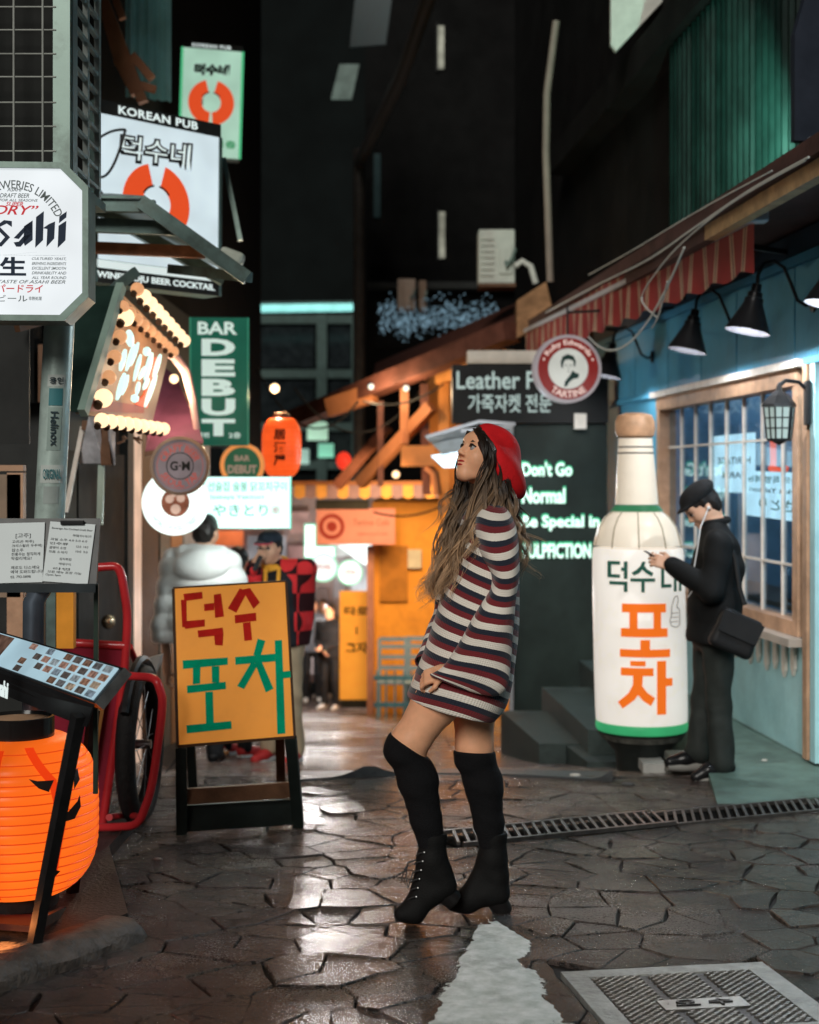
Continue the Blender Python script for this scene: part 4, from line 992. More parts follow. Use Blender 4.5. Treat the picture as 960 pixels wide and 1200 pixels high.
for body, px, py, w_, h_, m_, sh in (('ASAHI', 17, 222, 17, 4.5, GREYP, .3), ('DRAFT BEER', 17, 229, 34, 5, GREYP, .3), ('BEER FOR ALL SEASONS', 15, 234.5, 58, 3, GREYP, .3), ('SUPER', 17, 239, 20, 5, REDP, .3), ('“DRY”', 16, 246, 58, 11, REDP, .35),
        ('BREWED FROM QUALITY INGREDIENTS', 15, 297, 122, 4, GREYP, .35), ('CULTURED YEAST,', 57, 303, 40, 3.4, GREYP, .35), ('BREWING INGREDIENTS', 57, 308.5, 40, 3.4, GREYP, .35), ('EXCELLENT SMOOTH', 57, 314, 40, 3.4, GREYP, .35), ('DRINKABILITY AND', 57, 319.5, 40, 3.4, GREYP, .35), ('ALL YEAR ROUND', 57, 325, 40, 3.4, GREYP, .35), ('THE GREAT TASTE OF ASAHI BEER', 15, 330, 122, 4, GREYP, .35), ('スーパードライ', 12, 338, 76, 9.5, REDP, .1), ('生ビール', 8, 349.5, 48, 8, GREYP, .0), ('非熱処理', 41, 349.5, 15, 4.5, GREYP, .0)):
    obj('lettering', text(body, A_(px, py), w_ * k, h_ * k, .012 if m_ is REDP else .004, .001, shear=sh), m_, bs)
obj('lettering', text('生', A_(15, 312), 31 * k, 22 * k, .03, .001), NAVY, bs)
# the big wordmark is cut from strokes: slanted bars and wedges
def wm(pts): return [((x - 15) * k, (283 - y) * k) for x, y in pts]
for pts in ([(-48, 288), (-40, 288), (-22, 258), (-22, 288), (-12, 288), (-12, 254), (-24, 254)], [(-8, 288), (2, 289), (12, 278), (0, 266), (8, 262), (14, 266), (14, 259), (5, 258), (-6, 266), (6, 278), (1, 284)], [(16, 284), (19, 289), (24, 289), (37, 274), (37, 259), (30, 264), (16, 279), (22, 280), (30, 270), (28, 276), (22, 283)], [(27.5, 284), (29, 288), (38, 281), (38, 258), (28, 265)], [(41, 290), (50, 281), (51, 247), (42, 254)], [(50, 267), (57, 262), (64, 259), (63, 279), (54, 289), (55, 268)], [(67, 290), (76, 281), (77, 258), (68, 264)], [(68.5, 261), (77, 254), (77.5, 247), (69, 253)]):
    obj('lettering', poly(AM, wm(pts), .001, .0006), NAVY, bs)

# sticker-covered post under the sign
pp = [at(70, 372, 5.35), at(66, 450, 5.35), at(54, 690, 5.35)]
po = thing('post', gat(44, 900), 'grey green steel post plastered with stickers under the octagonal beer sign', 'post')
obj('tube', MB().tube([at(72, 330, 5.35), pp[0], pp[1], pp[2]], 17.5 * 5.35 / F, 20), mat('pale grey green paint', (.42, .52, .48), .35, .2, var=.2, vs=8, dirt=(.18, .22, .2), ds=7), po, True)
obj('foot_tube', MB().tube([at(54, 680, 5.35), at(40, 705, 5.35), at(38, 985, 5.35)], 13 * 5.35 / F, 16), mat('blue grey steel', (.13, .16, .2), .35, .6, var=.2), po, True)
obj('clamp', MB().tube([at(53, 676, 5.35), at(52, 692, 5.35)], 20 * 5.35 / F, 20), M_METAL, po, True)
def sticker(py0, py1, half, body, m, tm, rot=0):
    a = pp[1].lerp(pp[2], (py0 - 450) / 240); b = pp[1].lerp(pp[2], (py1 - 450) / 240); r = 17.9 * 5.35 / F
    ax = (a - b).normalized(); V = []
    n = 8
    for p in (a, b):
        for i in range(n + 1):
            an = (i / n - .5) * 2 * half; V.append(p + Vector((math.sin(an + .25), -math.cos(an + .25), 0)) * r)
    o = obj('sticker', MB().add(V, [(i, i + 1, n + 2 + i, n + 1 + i) for i in range(n)]), m, po)
    if body:
        c = (a + b) / 2 + Vector((math.sin(.25), -math.cos(.25), 0)) * (r + .004); M = frame(c, (1, .25, 0), ax)
        if rot: M = M @ Matrix.Rotation(R(rot), 4, 'Z')
        L = (a - b).length; wd = 2 * r * math.sin(half)
        obj('lettering', text(body, M, (L if rot else wd) * .8, (wd if rot else L) * .55, .02, .001), tm, o)
M_STK = mat('pale sticker', (.5, .55, .52), .4, var=.15); M_STD = mat('dark sticker print', (.03, .05, .06), .5, var=0)
sticker(440, 454, .6, '용인', M_STK, M_STD); sticker(456, 476, .45, '', mat('blue sticker', (.05, .18, .2), .4), None)
sticker(478, 528, .45, 'Helinox', mat('grey sticker', (.28, .36, .33), .4), M_STD, -90); sticker(545, 566, .8, 'ORIGINAL', M_STK, mat('blue sticker', (.05, .18, .2), .4)); sticker(570, 590, .5, '', mat('faded sticker', (.33, .38, .36), .5), None)

# porch roof on steel rafters
pr = thing('porch_roof', at(180, 330, 7.6), 'dark steel framed porch roof sloping out over the left shops, in front of the pub sign', 'roof')
def rb(name, a, b, w_, h_, m): obj(name, MB().bar(at(*a), at(*b), w_, h_), m, pr)
ra, rb2 = (165, 236, 7.2), (290, 326, 7.2)
rb('rafter', ra, rb2, .05, .07, M_TEALSTEEL); rb('rafter', (100, 236, 8.3), (262, 328, 8.6), .05, .07, M_TEALSTEEL)
rb('purlin', (60, 240, 7.25), (182, 242, 7.25), .05, .06, M_TEALSTEEL); rb('purlin', (60, 262, 7.4), (205, 268, 7.4), .05, .07, M_TEALSTEEL)
rb('purlin', (60, 288, 7.6), (240, 296, 7.6), .05, .06, mat('rusty steel', (.2, .09, .05), .6, .2, var=.4, vs=12)); rb('purlin', (200, 315, 7.9), (292, 325, 7.2), .04, .05, M_TEALSTEEL)
obj('roof_sheet', MB().slab([at(60, 232, 7.2), at(168, 232, 7.2), at(292, 322, 7.2), at(275, 322, 8.8), at(120, 228, 8.8), at(60, 228, 8.8)], (0, 0, .012)), M_TEALSTEEL, pr)
rb('brace', (60, 395, 7.0), (160, 318, 7.2), .05, .05, M_TEALSTEEL); rb('brace', (20, 385, 6.2), (66, 372, 6.4), .03, .03, M_BROWN)
obj('end_lamp', MB().box(at(272, 301, 7.7), (.13, .1, .07), Matrix.Rotation(R(20), 3, 'Y'), .02), mat('pale lamp housing', (.42, .45, .38), .4), pr)

# pub lightbox (two sizes of the same sign)
def pub_sign(TL, TR, hgt, label, face, glow, small=False):
    TL, TR = Vector(TL), Vector(TR); W_ = (TR - TL).length; c = (TL + TR) / 2 - Vector((0, 0, hgt / 2))
    M = frame(c, TR - TL); t = thing('pub_sign', c, label, 'sign', 'pub lightboxes on the left buildings'); H = hgt
    obj('case', poly(M, [(-W_ / 2, -H / 2), (W_ / 2, -H / 2), (W_ / 2, H / 2), (-W_ / 2, H / 2)], .16, -.17), M_TEALSTEEL, t)
    hd, ft = (.075 * H, .13 * H) if not small else (.05 * H, .0)
    obj('face', rect(M, -W_ / 2 + .012, W_ / 2 - .012, -H / 2 + ft, H / 2 - hd, .006, -.008), face, t)
    obj('header', rect(M, -W_ / 2, W_ / 2, H / 2 - hd, H / 2, .012, -.008), M_DARK, t)
    for x in (-1, 1): obj('edge_strip', rect(M, x * W_ / 2 - .01, x * W_ / 2 + .01, -H / 2, H / 2 - hd, .012, -.006), glow, t)
    obj('lettering', text('KOREAN PUB', M @ Matrix.Translation((W_ * -.02, H / 2 - hd / 2, .005)), W_ * .64, hd * .62, .03, .002, spacing=1.1), M_WHITEPRINT, t)
    if ft:
        obj('footer', rect(M, -W_ / 2, W_ / 2, -H / 2, -H / 2 + ft * .62, .012, -.008), M_DARK, t)
        obj('footer_light', rect(M, -W_ / 2, W_ / 2, -H / 2 + ft * .64, -H / 2 + ft * .96, .014, -.008), M_WHITEPRINT, t)
        obj('lettering', text('WINES SOJU BEER COCKTAIL', M @ Matrix.Translation((-.02 * W_, -H / 2 + ft * .31, .005)), W_ * 1.0 * .95, ft * .36, .035, .002), M_WHITEPRINT, t)
    ly_ = H * .27 if ft else H * .27; lx_ = -.03 * W_ if ft else 0
    obj('lettering', text('덕수네', M @ Matrix.Translation((lx_, ly_, -.0015)) @ Matrix.Rotation(R(2), 4, 'Z'), W_ * .6, H * .16 if ft else H * .1, .07, .002, shear=.1), M_BLACKP, t)
    if ft: obj('lettering', text('덕수네', M @ Matrix.Translation((lx_, ly_ + .003, .001)) @ Matrix.Rotation(R(2), 4, 'Z'), W_ * .56, H * .13, -.002, .002, shear=.1), M_WHITEPRINT, t)
    r = W_ * .27 if ft else W_ * .38; cy = -.02 * H if ft else -.02 * H
    Mc = M @ Matrix.Translation((lx_ if ft else 0, cy, -.0015))
    red = lit('orange red sign disc', (232, 82, 40), .85, 0)
    obj('emblem', arcseg(Mc, r, r * .42, 105, 265, .002), red, t); obj('emblem', arcseg(Mc, r, r * .42, -85, 75, .002), red, t)
    for a0, a1, q in ((100, 150, .42), (35, 80, .42), (160, 200, .36)): obj('emblem_line', arcseg(Mc, r * (q + .05), r * q, a0, a1, .003), M_BLACKP, t)
    if small:
        obj('lettering', text('주점 1층', M @ Matrix.Translation((W_ * .08, -H * .38, -.001)), W_ * .7, H * .07, .03, .002), lit('green sign letters', (40, 150, 90), .7, 0), t)
    return t
M_PUBF = lit('cool white sign face', (206, 222, 228), .98, .05, 3); M_PUBG = lit('pale green sign face', (186, 228, 205), .75, .06, 3); M_PUBE = lit('green sign edge', (90, 215, 150), .7, 0)
pub_sign(at(113, 115, 8.4), at(258, 146, 9.0), 1.065, 'large white pub lightbox with red emblem above the porch roof', M_PUBF, M_TEALSTEEL)
pub_sign(at(212, 48, 13), at(283, 54, 13.1), 1.02, 'smaller greenish pub lightbox high up, farther down the alley', M_PUBG, M_PUBE, True)
tag(obj('sign_arm', MB().bar(at(262, 185, 9.2), at(282, 282, 9.2), .03, .03), M_GREYSTEEL, origin=at(262, 185, 9.2)), 'thin pale strut slanting beside the pub sign\'s right edge', 'strut')
for i, (p, q, s) in enumerate((((112, 165, 8.2), (147, 152, 8.3), -.02), ((147, 152, 8.3), (112, 205, 8.2), .1), ((112, 215, 8.2), (140, 240, 8.2), .03))):
    cable(at(*p), at(*q), s, .008, M_BCABLE, ['black cable crossing the pub sign\'s upper left corner', 'black cable curving over the white pub sign face', 'black cable dropping past the pub sign\'s left edge'][i])

# bulb-framed hanging sign with neon script
Q = [at(141, 342, 7.0), at(201, 402, 8.3), at(178, 498, 7.9), at(101, 486, 6.6)]
mq = thing('bulb_sign', Q[0], 'slanted brown sign framed by round bulbs with white neon script under the porch', 'sign')
nq = (Q[1] - Q[0]).cross(Q[3] - Q[0]).normalized()
if nq.y > 0: nq = -nq
obj('panel', MB().slab(Q, -nq * .05), mat('tan brown sign panel', (.4, .22, .12), .4, var=.25, vs=4), mq)
gp = [at(142, 335, 6.95), at(97, 484, 6.5), at(70, 480, 6.5), at(88, 335, 6.95)]
obj('side_panel', MB().slab(gp, (0, .03, 0)), mat('dark green side panel', (.012, .03, .024), .45, var=.3), mq)
obj('edge_trim', MB().bar(gp[0], gp[1], .035, .05), mat('pale green trim', (.3, .42, .36), .4), mq)
def q4(u, v): return Q[0].lerp(Q[1], u).lerp(Q[3].lerp(Q[2], u), v)
M_BULB = lit('warm glowing bulb', (255, 218, 172), 1.5, 0); M_OFFB = lit('dim amber bulb', (236, 170, 120), .8, 0)
def bulb(p, r, m):
    o = obj('bulb', MB().ball(p, r, 12, 8), m, mq, True); obj('socket', MB().lathe([(r * .45, -r * 1.3), (r * .5, -.5 * r), (r * .3, -.4 * r)], p + Vector((-.35 * r, 0, -.25 * r)), 8, Matrix.Rotation(R(-60), 3, 'X')), mat('dark socket', (.05, .03, .02), .5, var=0), o)
for i in range(9): bulb(q4(.05 + i / 8.2, -.06) + nq * .06, .038 if i else .034, M_BULB if i else M_OFFB)
for i in range(9): bulb(q4(-.02 + i / 8.3, .13) + nq * .04, .031, M_OFFB)
for i in range(9): bulb(q4(.02 + i / 8.2, 1.03) + nq * .07, .035, M_BULB)
for i, m in enumerate((M_BULB, M_OFFB, M_OFFB, M_OFFB, M_BULB)): bulb(q4(.02, .2 + i * .165) + nq * .05, .044 if m is M_BULB else .035, m)
M_NEON = lit('white teal neon', (205, 240, 232), 1.25, 0)
for a, b, r in (((151, 388), (153, 405), 5), ((147, 410), (141, 434), 3.5), ((157, 404), (148, 434), 3), ((162, 402), (153, 428), 3), ((165, 416), (157, 446), 3), ((170, 430), (163, 444), 3), ((173, 408), (171, 416), 5), ((178, 414), (170, 445), 4), ((146, 438), (137, 468), 3.5), ((150, 440), (143, 462), 3), ((163, 448), (160, 462), 3), ((159, 464), (157, 470), 5), ((188, 416), (180, 442), 3.5), ((183, 440), (170, 476), 3.5), ((174, 444), (168, 456), 3)):
    a3, b3 = onp(*a, q4(.5, .5) + nq * .07, nq), onp(*b, q4(.5, .5) + nq * .07, nq)
    obj('neon_tube', MB().tube([a3.lerp(b3, t) for t in (0, .25, .5, .75, 1)], [r * .55 * 7.4 / F, r * .95 * 7.4 / F, r * 7.4 / F, r * .9 * 7.4 / F, r * .5 * 7.4 / F], 8), M_NEON, mq, True)
obj('accent_light', MB().slab([onp(*p, q4(.5, .5) + nq * .012, nq) for p in ((178, 420), (186, 418), (172, 478), (158, 474), (168, 462))], nq * .004), lit('red orange accent', (240, 84, 30), .9, 0), mq)
obj('red_strip', MB().slab([onp(*p, q4(.5, .5) + nq * .01, nq) for p in ((106, 466), (168, 476), (168, 484), (103, 482))], nq * .004), mat('dusty red strip', (.32, .1, .08), .5), mq)
ml = bpy.data.lights.new('bulb_glow', 'POINT'); mo = bpy.data.objects.new('bulb_glow', ml); COL.objects.link(mo); mo.location = q4(.5, .5) + nq * .35; ml.energy = 11; ml.color = (1, .68, .42); ml.shadow_soft_size = .15

# maroon awning, ribbon and timber under it
maw = thing('maroon_awning', at(205, 480, 9.2), 'dark maroon fabric awning behind the bulb sign', 'awning')
obj('canopy', MB().slab([at(184, 428, 9.8), at(206, 444, 9.8), at(238, 520, 8.8), at(170, 530, 8.8), at(176, 470, 9.4)], (0, .02, .02)), mat('maroon cloth', (.13, .035, .06), .7, var=.3, vs=5), maw)
obj('frame_bar', MB().bar(at(170, 532, 8.8), at(238, 522, 8.8), .03, .03), M_BROWN, maw)
tag(obj('ribbon', MB().tube([at(192, 412, 9), at(205, 418, 9), at(218, 436, 9), at(226, 470, 9), at(232, 512, 9)], [.02, .03, .03, .025, .02], 8), mat('pink cloth ribbon', (.5, .28, .25), .6), smooth=True, origin=at(192, 412, 9)), 'pale pink hose curving down between the bulb sign and the green bar sign', 'hose')
lamp('bulb_light', at(204, 452, 8.9), 12, (1, .8, .55)); lamp('bulb_light', at(322, 463, 12.0), 40, (1, .78, .5))
tag(obj('lone_bulb', MB().ball(at(204, 444, 9.1), .03, 10, 8), M_BULB, smooth=True, origin=at(204, 444, 9.1)), 'single glowing bulb hanging right of the neon script', 'bulb')
tag(obj('lone_bulb', MB().ball(at(322, 455, 12.2), .042, 10, 8), M_BULB, smooth=True, origin=at(322, 455, 12.2)), 'single warm bulb hanging above the orange paper lantern', 'bulb')

# green vertical bar sign
BM = frame(at(257, 447, 11), (1, .08, 0)); kb_ = 11 / F
bsn = thing('bar_sign', BM.translation, 'tall dark green bar sign with stacked white letters', 'sign')
obj('board', poly(BM, [(-33 * kb_, -75 * kb_), (33 * kb_, -75 * kb_), (33 * kb_, 75 * kb_), (-33 * kb_, 75 * kb_)], .1, -.1), lit('dark green sign face', (22, 96, 76), .6, .05), bsn)
obj('edge', rect(BM, -34.5 * kb_, -33.1 * kb_, -75 * kb_, 75 * kb_, .012, -.01), lit('green sign rim', (60, 150, 120), .6, 0), bsn)
obj('edge', rect(BM, 33.1 * kb_, 34.5 * kb_, -75 * kb_, 75 * kb_, .012, -.01), lit('green sign rim'), bsn)
mGL = lit('white green letters', (206, 226, 216), .8, 0)
B_ = at_sign(BM, kb_, 257, 447)
obj('lettering', text('BAR', B_(255, 384.5), 46 * kb_, 15 * kb_, .03, .003), mGL, bsn)
for c, y, h_ in (('D', 407, 20), ('E', 431, 20), ('B', 454, 20), ('U', 477, 20), ('T', 501, 20)):
    obj('lettering', text(c, B_(256, y), 39 * kb_, h_ * kb_, .05, .003), mGL, bsn)
obj('lettering', text('데뷔', B_(238, 510), 14 * kb_, 7 * kb_, .02, .003), mGL, bsn); obj('lettering', text('2층', B_(275, 510), 14 * kb_, 7 * kb_, .02, .003), mGL, bsn)
# small round bar sign
SM = frame(at(284, 545, 11.2), (1, .05, 0)); ks = 11.2 / F
sr = thing('round_bar_sign', SM.translation, 'small round orange rimmed green bar sign left of the orange lantern', 'sign')
obj('drum', disc(SM, 26 * ks, .1, -.1), mat('orange brown drum', (.5, .2, .08), .4), sr, 40)
obj('ring', disc(SM, 26 * ks, .01, 0, 32, 21 * ks), lit('orange lit rim', (240, 150, 80), .8, 0), sr); obj('face', disc(SM, 21 * ks, .004), lit('dull green face', (52, 110, 78), .5), sr)
obj('lettering', text('BAR', SM @ Matrix.Translation((0, 8 * ks, .005)), 18 * ks, 7 * ks, .03, .002), lit('faint pink letters', (190, 160, 140), .5, 0), sr)
obj('lettering', text('DEBUT', SM @ Matrix.Translation((0, -5 * ks, .005)), 34 * ks, 10 * ks, .04, .002), lit('faint pink letters'), sr)
# orange paper lantern
def paper_lantern(t, c, rx, rz, n, m, flat=0):
    for i in range(n):
        z0, z1 = -rz + 2 * rz * i / n, -rz + 2 * rz * (i + 1) / n; prof = []
        for q in range(4):
            z = z0 + (z1 - z0) * q / 3; r = rx * (1 - abs(z / (rz * 1.13)) ** 3.4) ** .5; prof.append((r * (1 + .016 * math.sin(PI * q / 3)), z))
        obj('rib', MB().lathe(prof, c, 36), m, t, 60)
        if i: r = prof[0][0] + .0008; obj('wire', MB().tube([Vector(c) + Vector((r * math.cos(2 * PI * q / 36), r * math.sin(2 * PI * q / 36), z0)) for q in range(36)], max(.0016, rx * .009), 5, closed=True), lit('lantern wire', (226, 74, 20), .75, 0), t, True)
LC = at(330, 524, 12)
lt = thing('paper_lantern', LC, 'glowing orange paper lantern with dark vertical writing hanging above the crowd', 'lantern', 'orange paper lanterns')
paper_lantern(lt, LC, 23 * 12 / F, 34 * 12 / F, 12, lit('glowing orange paper', (250, 92, 36), .98, .05, 9))
obj('cap', MB().lathe([(.07, 0), (.07, .04), (.02, .05)], LC + Vector((0, 0, 34 * 12 / F)), 16), M_BROWN, lt, True)
obj('cap', MB().lathe([(.07, 0), (.07, .03)], LC - Vector((0, 0, 34 * 12 / F + .02)), 16), M_BROWN, lt, True)
for i, ch in enumerate('居酒屋'):
    obj('lettering', text(ch, frame(LC + Vector((0, -.172, .1 - i * .105)), (1, .0, 0)), .1, .09, .035, .012), mat('dark lantern ink', (.06, .012, .008), .6, var=0), lt)
# round beer disc, white ring lightbox, white grill lightbox
GMm = frame(at(211, 546, 8.5), (1, .1, 0)); kg = 8.5 / F
gs = thing('round_beer_sign', GMm.translation, 'grey round sign with ring of red letters hanging in front of the white ring light', 'sign')
obj('rim', disc(GMm, 34.5 * kg, .09, -.06, 40, 31 * kg), mat('brushed brass rim', (.34, .25, .19), .35, .7), gs, 40)
obj('face', disc(GMm, 31.2 * kg, .05, -.05, 40), lit('dull mauve sign face', (148, 136, 140), .42, .1, 10), gs)
obj('ring', disc(GMm, 16 * kg, .002, .001, 32, 15 * kg), M_BLACKP, gs); obj('ring', disc(GMm, 27 * kg, .002, .001, 32, 26.4 * kg), lit('grey red sign letters', (190, 90, 80), .6, 0), gs)
obj('lettering', text('G·M', GMm @ Matrix.Translation((0, 0, .001)), 23 * kg, 11 * kg, .03, .002), M_BLACKP, gs)
obj('lettering', text('CRAFT BEER', GMm @ Matrix.Translation((0, 0, .001)), 54 * kg, 8 * kg, .02, .002, arc=21 * kg), lit('grey red sign letters'), gs)
obj('lettering', text('SEOUL TAP', GMm @ Matrix.Translation((0, 0, .001)), 48 * kg, 8 * kg, .02, .002, arc=-21 * kg), lit('grey red sign letters'), gs)
RMm = frame(at(205, 589, 9.5), (1, .08, 0)); kr = 9.5 / F
rg = thing('ring_sign', RMm.translation, 'large glowing white ring sign with a brown centre above the puffer jacket man', 'sign')
obj('ring', disc(RMm, 38.5 * kr, .1, -.1, 48, 17 * kr), lit('bright white ring', (236, 250, 244), 1.5, .03), rg, 40)
obj('face', disc(RMm, 17 * kr, .01, -.07, 32), lit('brown picture face', (150, 88, 66), .5, .25, 16), rg)
for x, y, q in ((-7, 4, 5), (6, 5, 5), (0, -8, 6), (-2, 9, 3)): obj('picture_spot', disc(RMm, q * kr, .004, -.058, 16, None, x * kr, y * kr), lit('pale picture spot', (230, 190, 170), .6, .1), rg)
obj('lettering', text('WORLD FOOD STREET', RMm @ Matrix.Translation((0, 0, .001)), 62 * kr, 6 * kr, .01, .002, arc=-30 * kr), lit('pale green print', (150, 200, 180), .6, 0), rg)
YM = frame(at(290, 589, 10.4), (1, .05, 0)); ky = 10.4 / F
yk = thing('grill_sign', YM.translation, 'white grill lightbox with green brush writing above the capped man', 'sign')
obj('case', rect(YM, -51 * ky, 51 * ky, -31 * ky, 31 * ky, .12, -.122), M_TEALSTEEL, yk)
obj('face', rect(YM, -50 * ky, 50 * ky, -30 * ky, 30 * ky, .006, -.001), lit('bright mint white face', (205, 246, 236), 1.45, .04, 3), yk)
obj('edge', rect(YM, 49.6 * ky, 51.4 * ky, -31 * ky, 31 * ky, .012, 0), lit('mint edge', (120, 230, 200), 1.0, 0), yk)
mGI = lit('faded green ink', (112, 176, 156), .7, 0)
obj('lettering', text('선술집 술불 닭꼬치구이', YM @ Matrix.Translation((0, 19 * ky, .006)), 92 * ky, 11 * ky, .01, .002), mGI, yk)
obj('lettering', text('Izakaya Yakitori', YM @ Matrix.Translation((-12 * ky, 6 * ky, .006)), 62 * ky, 5.5 * ky, .01, .002), mGI, yk)
obj('lettering', text('やきとり', YM @ Matrix.Translation((-8 * ky, -9 * ky, .006)), 64 * ky, 14 * ky, .015, .002), mGI, yk); obj('lettering', text('串', YM @ Matrix.Translation((33 * ky, -9 * ky, .006)), 9 * ky, 10 * ky, .01, .002), lit('faded red ink', (190, 130, 130), .6, 0), yk)
lamp('crowd_fill_light', at(296, 630, 9.8), 11, (.92, 1, .96), .02)  # added point light before the sign, brightens the crowd
# left shop front: doors, posts, lit jamb
XL = -2.0
def lwb(px0, px1, z0, z1, x0=-.0, t=.06):
    """box on the left front between two photo columns"""
    ya, yb = (XL + x0) * F / (px0 - 480), (XL + x0) * F / (px1 - 480)
    return MB().box((XL + x0 - t / 2, (ya + yb) / 2, (z0 + z1) / 2), (t, yb - ya, z1 - z0))
lsf = thing('left_shop', (XL, 9, gz(9)), 'dark left shop front with timber posts behind the red cart', 'shop')
obj('wall', MB().box((XL - .5, 11.7, 1.2), (.8, 6.0, 3.8)), M_DARK, lsf)
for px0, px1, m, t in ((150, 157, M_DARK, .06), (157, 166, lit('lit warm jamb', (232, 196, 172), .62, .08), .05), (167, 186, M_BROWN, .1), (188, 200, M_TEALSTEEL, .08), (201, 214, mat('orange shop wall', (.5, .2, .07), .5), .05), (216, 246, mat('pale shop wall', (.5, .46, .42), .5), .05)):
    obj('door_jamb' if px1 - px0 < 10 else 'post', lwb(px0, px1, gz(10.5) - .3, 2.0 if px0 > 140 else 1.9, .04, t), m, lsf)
obj('door', lwb(92, 146, gz(9) - .2, 1.72, .03, .05), mat('black door', (.008, .008, .008), .6, spec=.05), lsf)
obj('door', lwb(70, 90, gz(8.5) - .2, 1.72, .03, .05), mat('olive brown door', (.02, .017, .01), .6, spec=.05), lsf)
obj('door_handle', MB().ball(Vector((XL + .12, XL * F / (104 - 480), EYE + (HY - 729) * 9.04 / F)), .045, 10, 8), mat('brass knob', (.6, .45, .3), .25, .9), lsf, True)
obj('header', lwb(70, 240, 1.98, 2.3, .06, .12), M_BROWN, lsf)
obj('kick_plate', lwb(118, 140, gz(9.3), gz(9.3) + .55, .05, .01), mat('blue grey panel', (.1, .14, .16), .3), lsf)
# white dangling strips and timber around the porch legs
tp = thing('porch_props', at(110, 600, 8), 'thin pale prop legs with draped clear plastic under the bulb sign', 'props')
for a, b, w_, m in (((97, 500), (77, 600), .022, M_WHITEWOOD), ((119, 545), (117, 615), .03, mat('pale green post', (.4, .5, .44), .4)), ((97, 498), (118, 500), .05, M_BROWN), ((123, 500), (125, 545), .05, M_BROWN)):
    obj('leg', MB().bar(at(*a, 7.6), at(*b, 7.6), w_, w_), m, tp)
for pts in (((104, 488), (116, 488), (122, 543), (92, 543)), ((126, 490), (135, 490), (135, 545), (128, 545))):
    obj('plastic_sheet', MB().slab([at(x, y, 7.5 + .05 * i) for i, (x, y) in enumerate(pts)], (0, .006, 0)), mat('clear plastic sheet', (.45, .45, .48), .15, var=.4, vs=9), tp)
for i in range(9):
    rng = random.Random(i); x, y = 140 + rng.uniform(0, 28), 503 + rng.uniform(0, 14)
    obj('twig', MB().bar(at(x, y, 7.9), at(x + rng.uniform(-12, 12), y + rng.uniform(-5, 7), 7.9), .012, .012), M_BROWN, tp)
# far-left timber frame and the beige panel behind the menu stand
lf = thing('beige_stall', at(10, 640, 6.3), 'beige framed wooden stall front behind the menu stand at the left edge', 'stall')
for x0, x1, y0, y1, m in ((-60, 27, 545, 552, M_WOOD), (-60, 24, 556, 700, mat('tan panel', (.28, .2, .14), .5, var=.2)), (8, 27, 554, 760, M_WOOD), (66, 86, 655, 760, mat('amber post', (.75, .3, .03), .4)), (-60, 34, 380, 520, M_DARK), (54, 65, 690, 765, M_TEALSTEEL)):
    obj('panel', MB().slab([at(x0, y0, 6.3), at(x1, y0, 6.3), at(x1, y1, 6.3), at(x0, y1, 6.3)], (0, .05 if m is not M_DARK else .02, 0)), m, lf)

# menu stand with two menus
MSD = 4.62
ms = thing('menu_stand', gat(40, 1000), 'dark steel menu stand holding two white menus at the left edge', 'stand')
obj('shelf', MB().slab([at(-60, 684, MSD - .06), at(112, 684, MSD - .06), at(112, 684, MSD + .12), at(-60, 684, MSD + .12)], (0, 0, -.028)), mat('dark blue grey shelf', (.025, .032, .036), .4, var=.3), ms)
bk = frame(at(20, 648, MSD + .04), (1, -.02, 0), (0, .25, 1)); km = MSD / F
obj('back_board', rect(bk, -85 * km, 96 * km, -38 * km, 42 * km, .012, -.014), mat('black menu board', (.018, .02, .02), .35), ms)
obj('leg', MB().bar(at(113, 684, MSD + .03), at(112, 930, MSD + .03), .014, .014), mat('dark green rod', (.02, .035, .025), .4), ms)
obj('leg', MB().bar(at(-30, 690, MSD + .03), at(-30, 1090, MSD + .03), .03, .03), M_BLACKMETAL, ms)
M_PAPER = mat('white menu paper', (.68, .74, .75), .5, var=.05, vs=6)
M_INK = mat('grey black ink', (.05, .055, .06), .6, var=0)
def menu(cx, w_, rows, label, rot, clipb):
    M = bk @ Matrix.Translation(((cx - 20) * km, 0, .003)) @ Matrix.Rotation(R(rot), 4, 'Z'); t = thing('menu_sheet', M.translation, label, 'menu', 'menus on the stand')
    obj('paper', rect(M, -w_ / 2 * km, w_ / 2 * km, -36 * km, 36 * km, .002), M_PAPER, t)
    if clipb: obj('clip', MB().box(M @ Vector((0, 36 * km, .008)), (28 * km, .012, 5 * km), bev=.002), M_BLACKMETAL, t)
    for body, x, y, ww, hh in rows:
        obj('lettering', text(body, M @ Matrix.Translation((x * km, y * km, .0025)), ww * km, hh * km, .004, .0006, align='L'), M_INK, t)
menu(22, 60, [('[고주]', -4, 20, 18, 6), ('고르곤 파주)', -8, 13, 26, 4), ('크리스탈은 우주에)', -8, 8, 36, 4), ('참소주', -8, 3, 14, 4), ('전통주는 정직하게', -8, -2, 34, 4), ('막걸리에요!', -8, -7, 24, 4), ('제로도 다스에요', -8, -18, 34, 4), ('예약 도와드립니다', -8, -23, 38, 4), ('02. 793-0898', -8, -29, 24, 3)], 'left menu sheet with large handwritten style lines on the menu stand', 1.5, False)
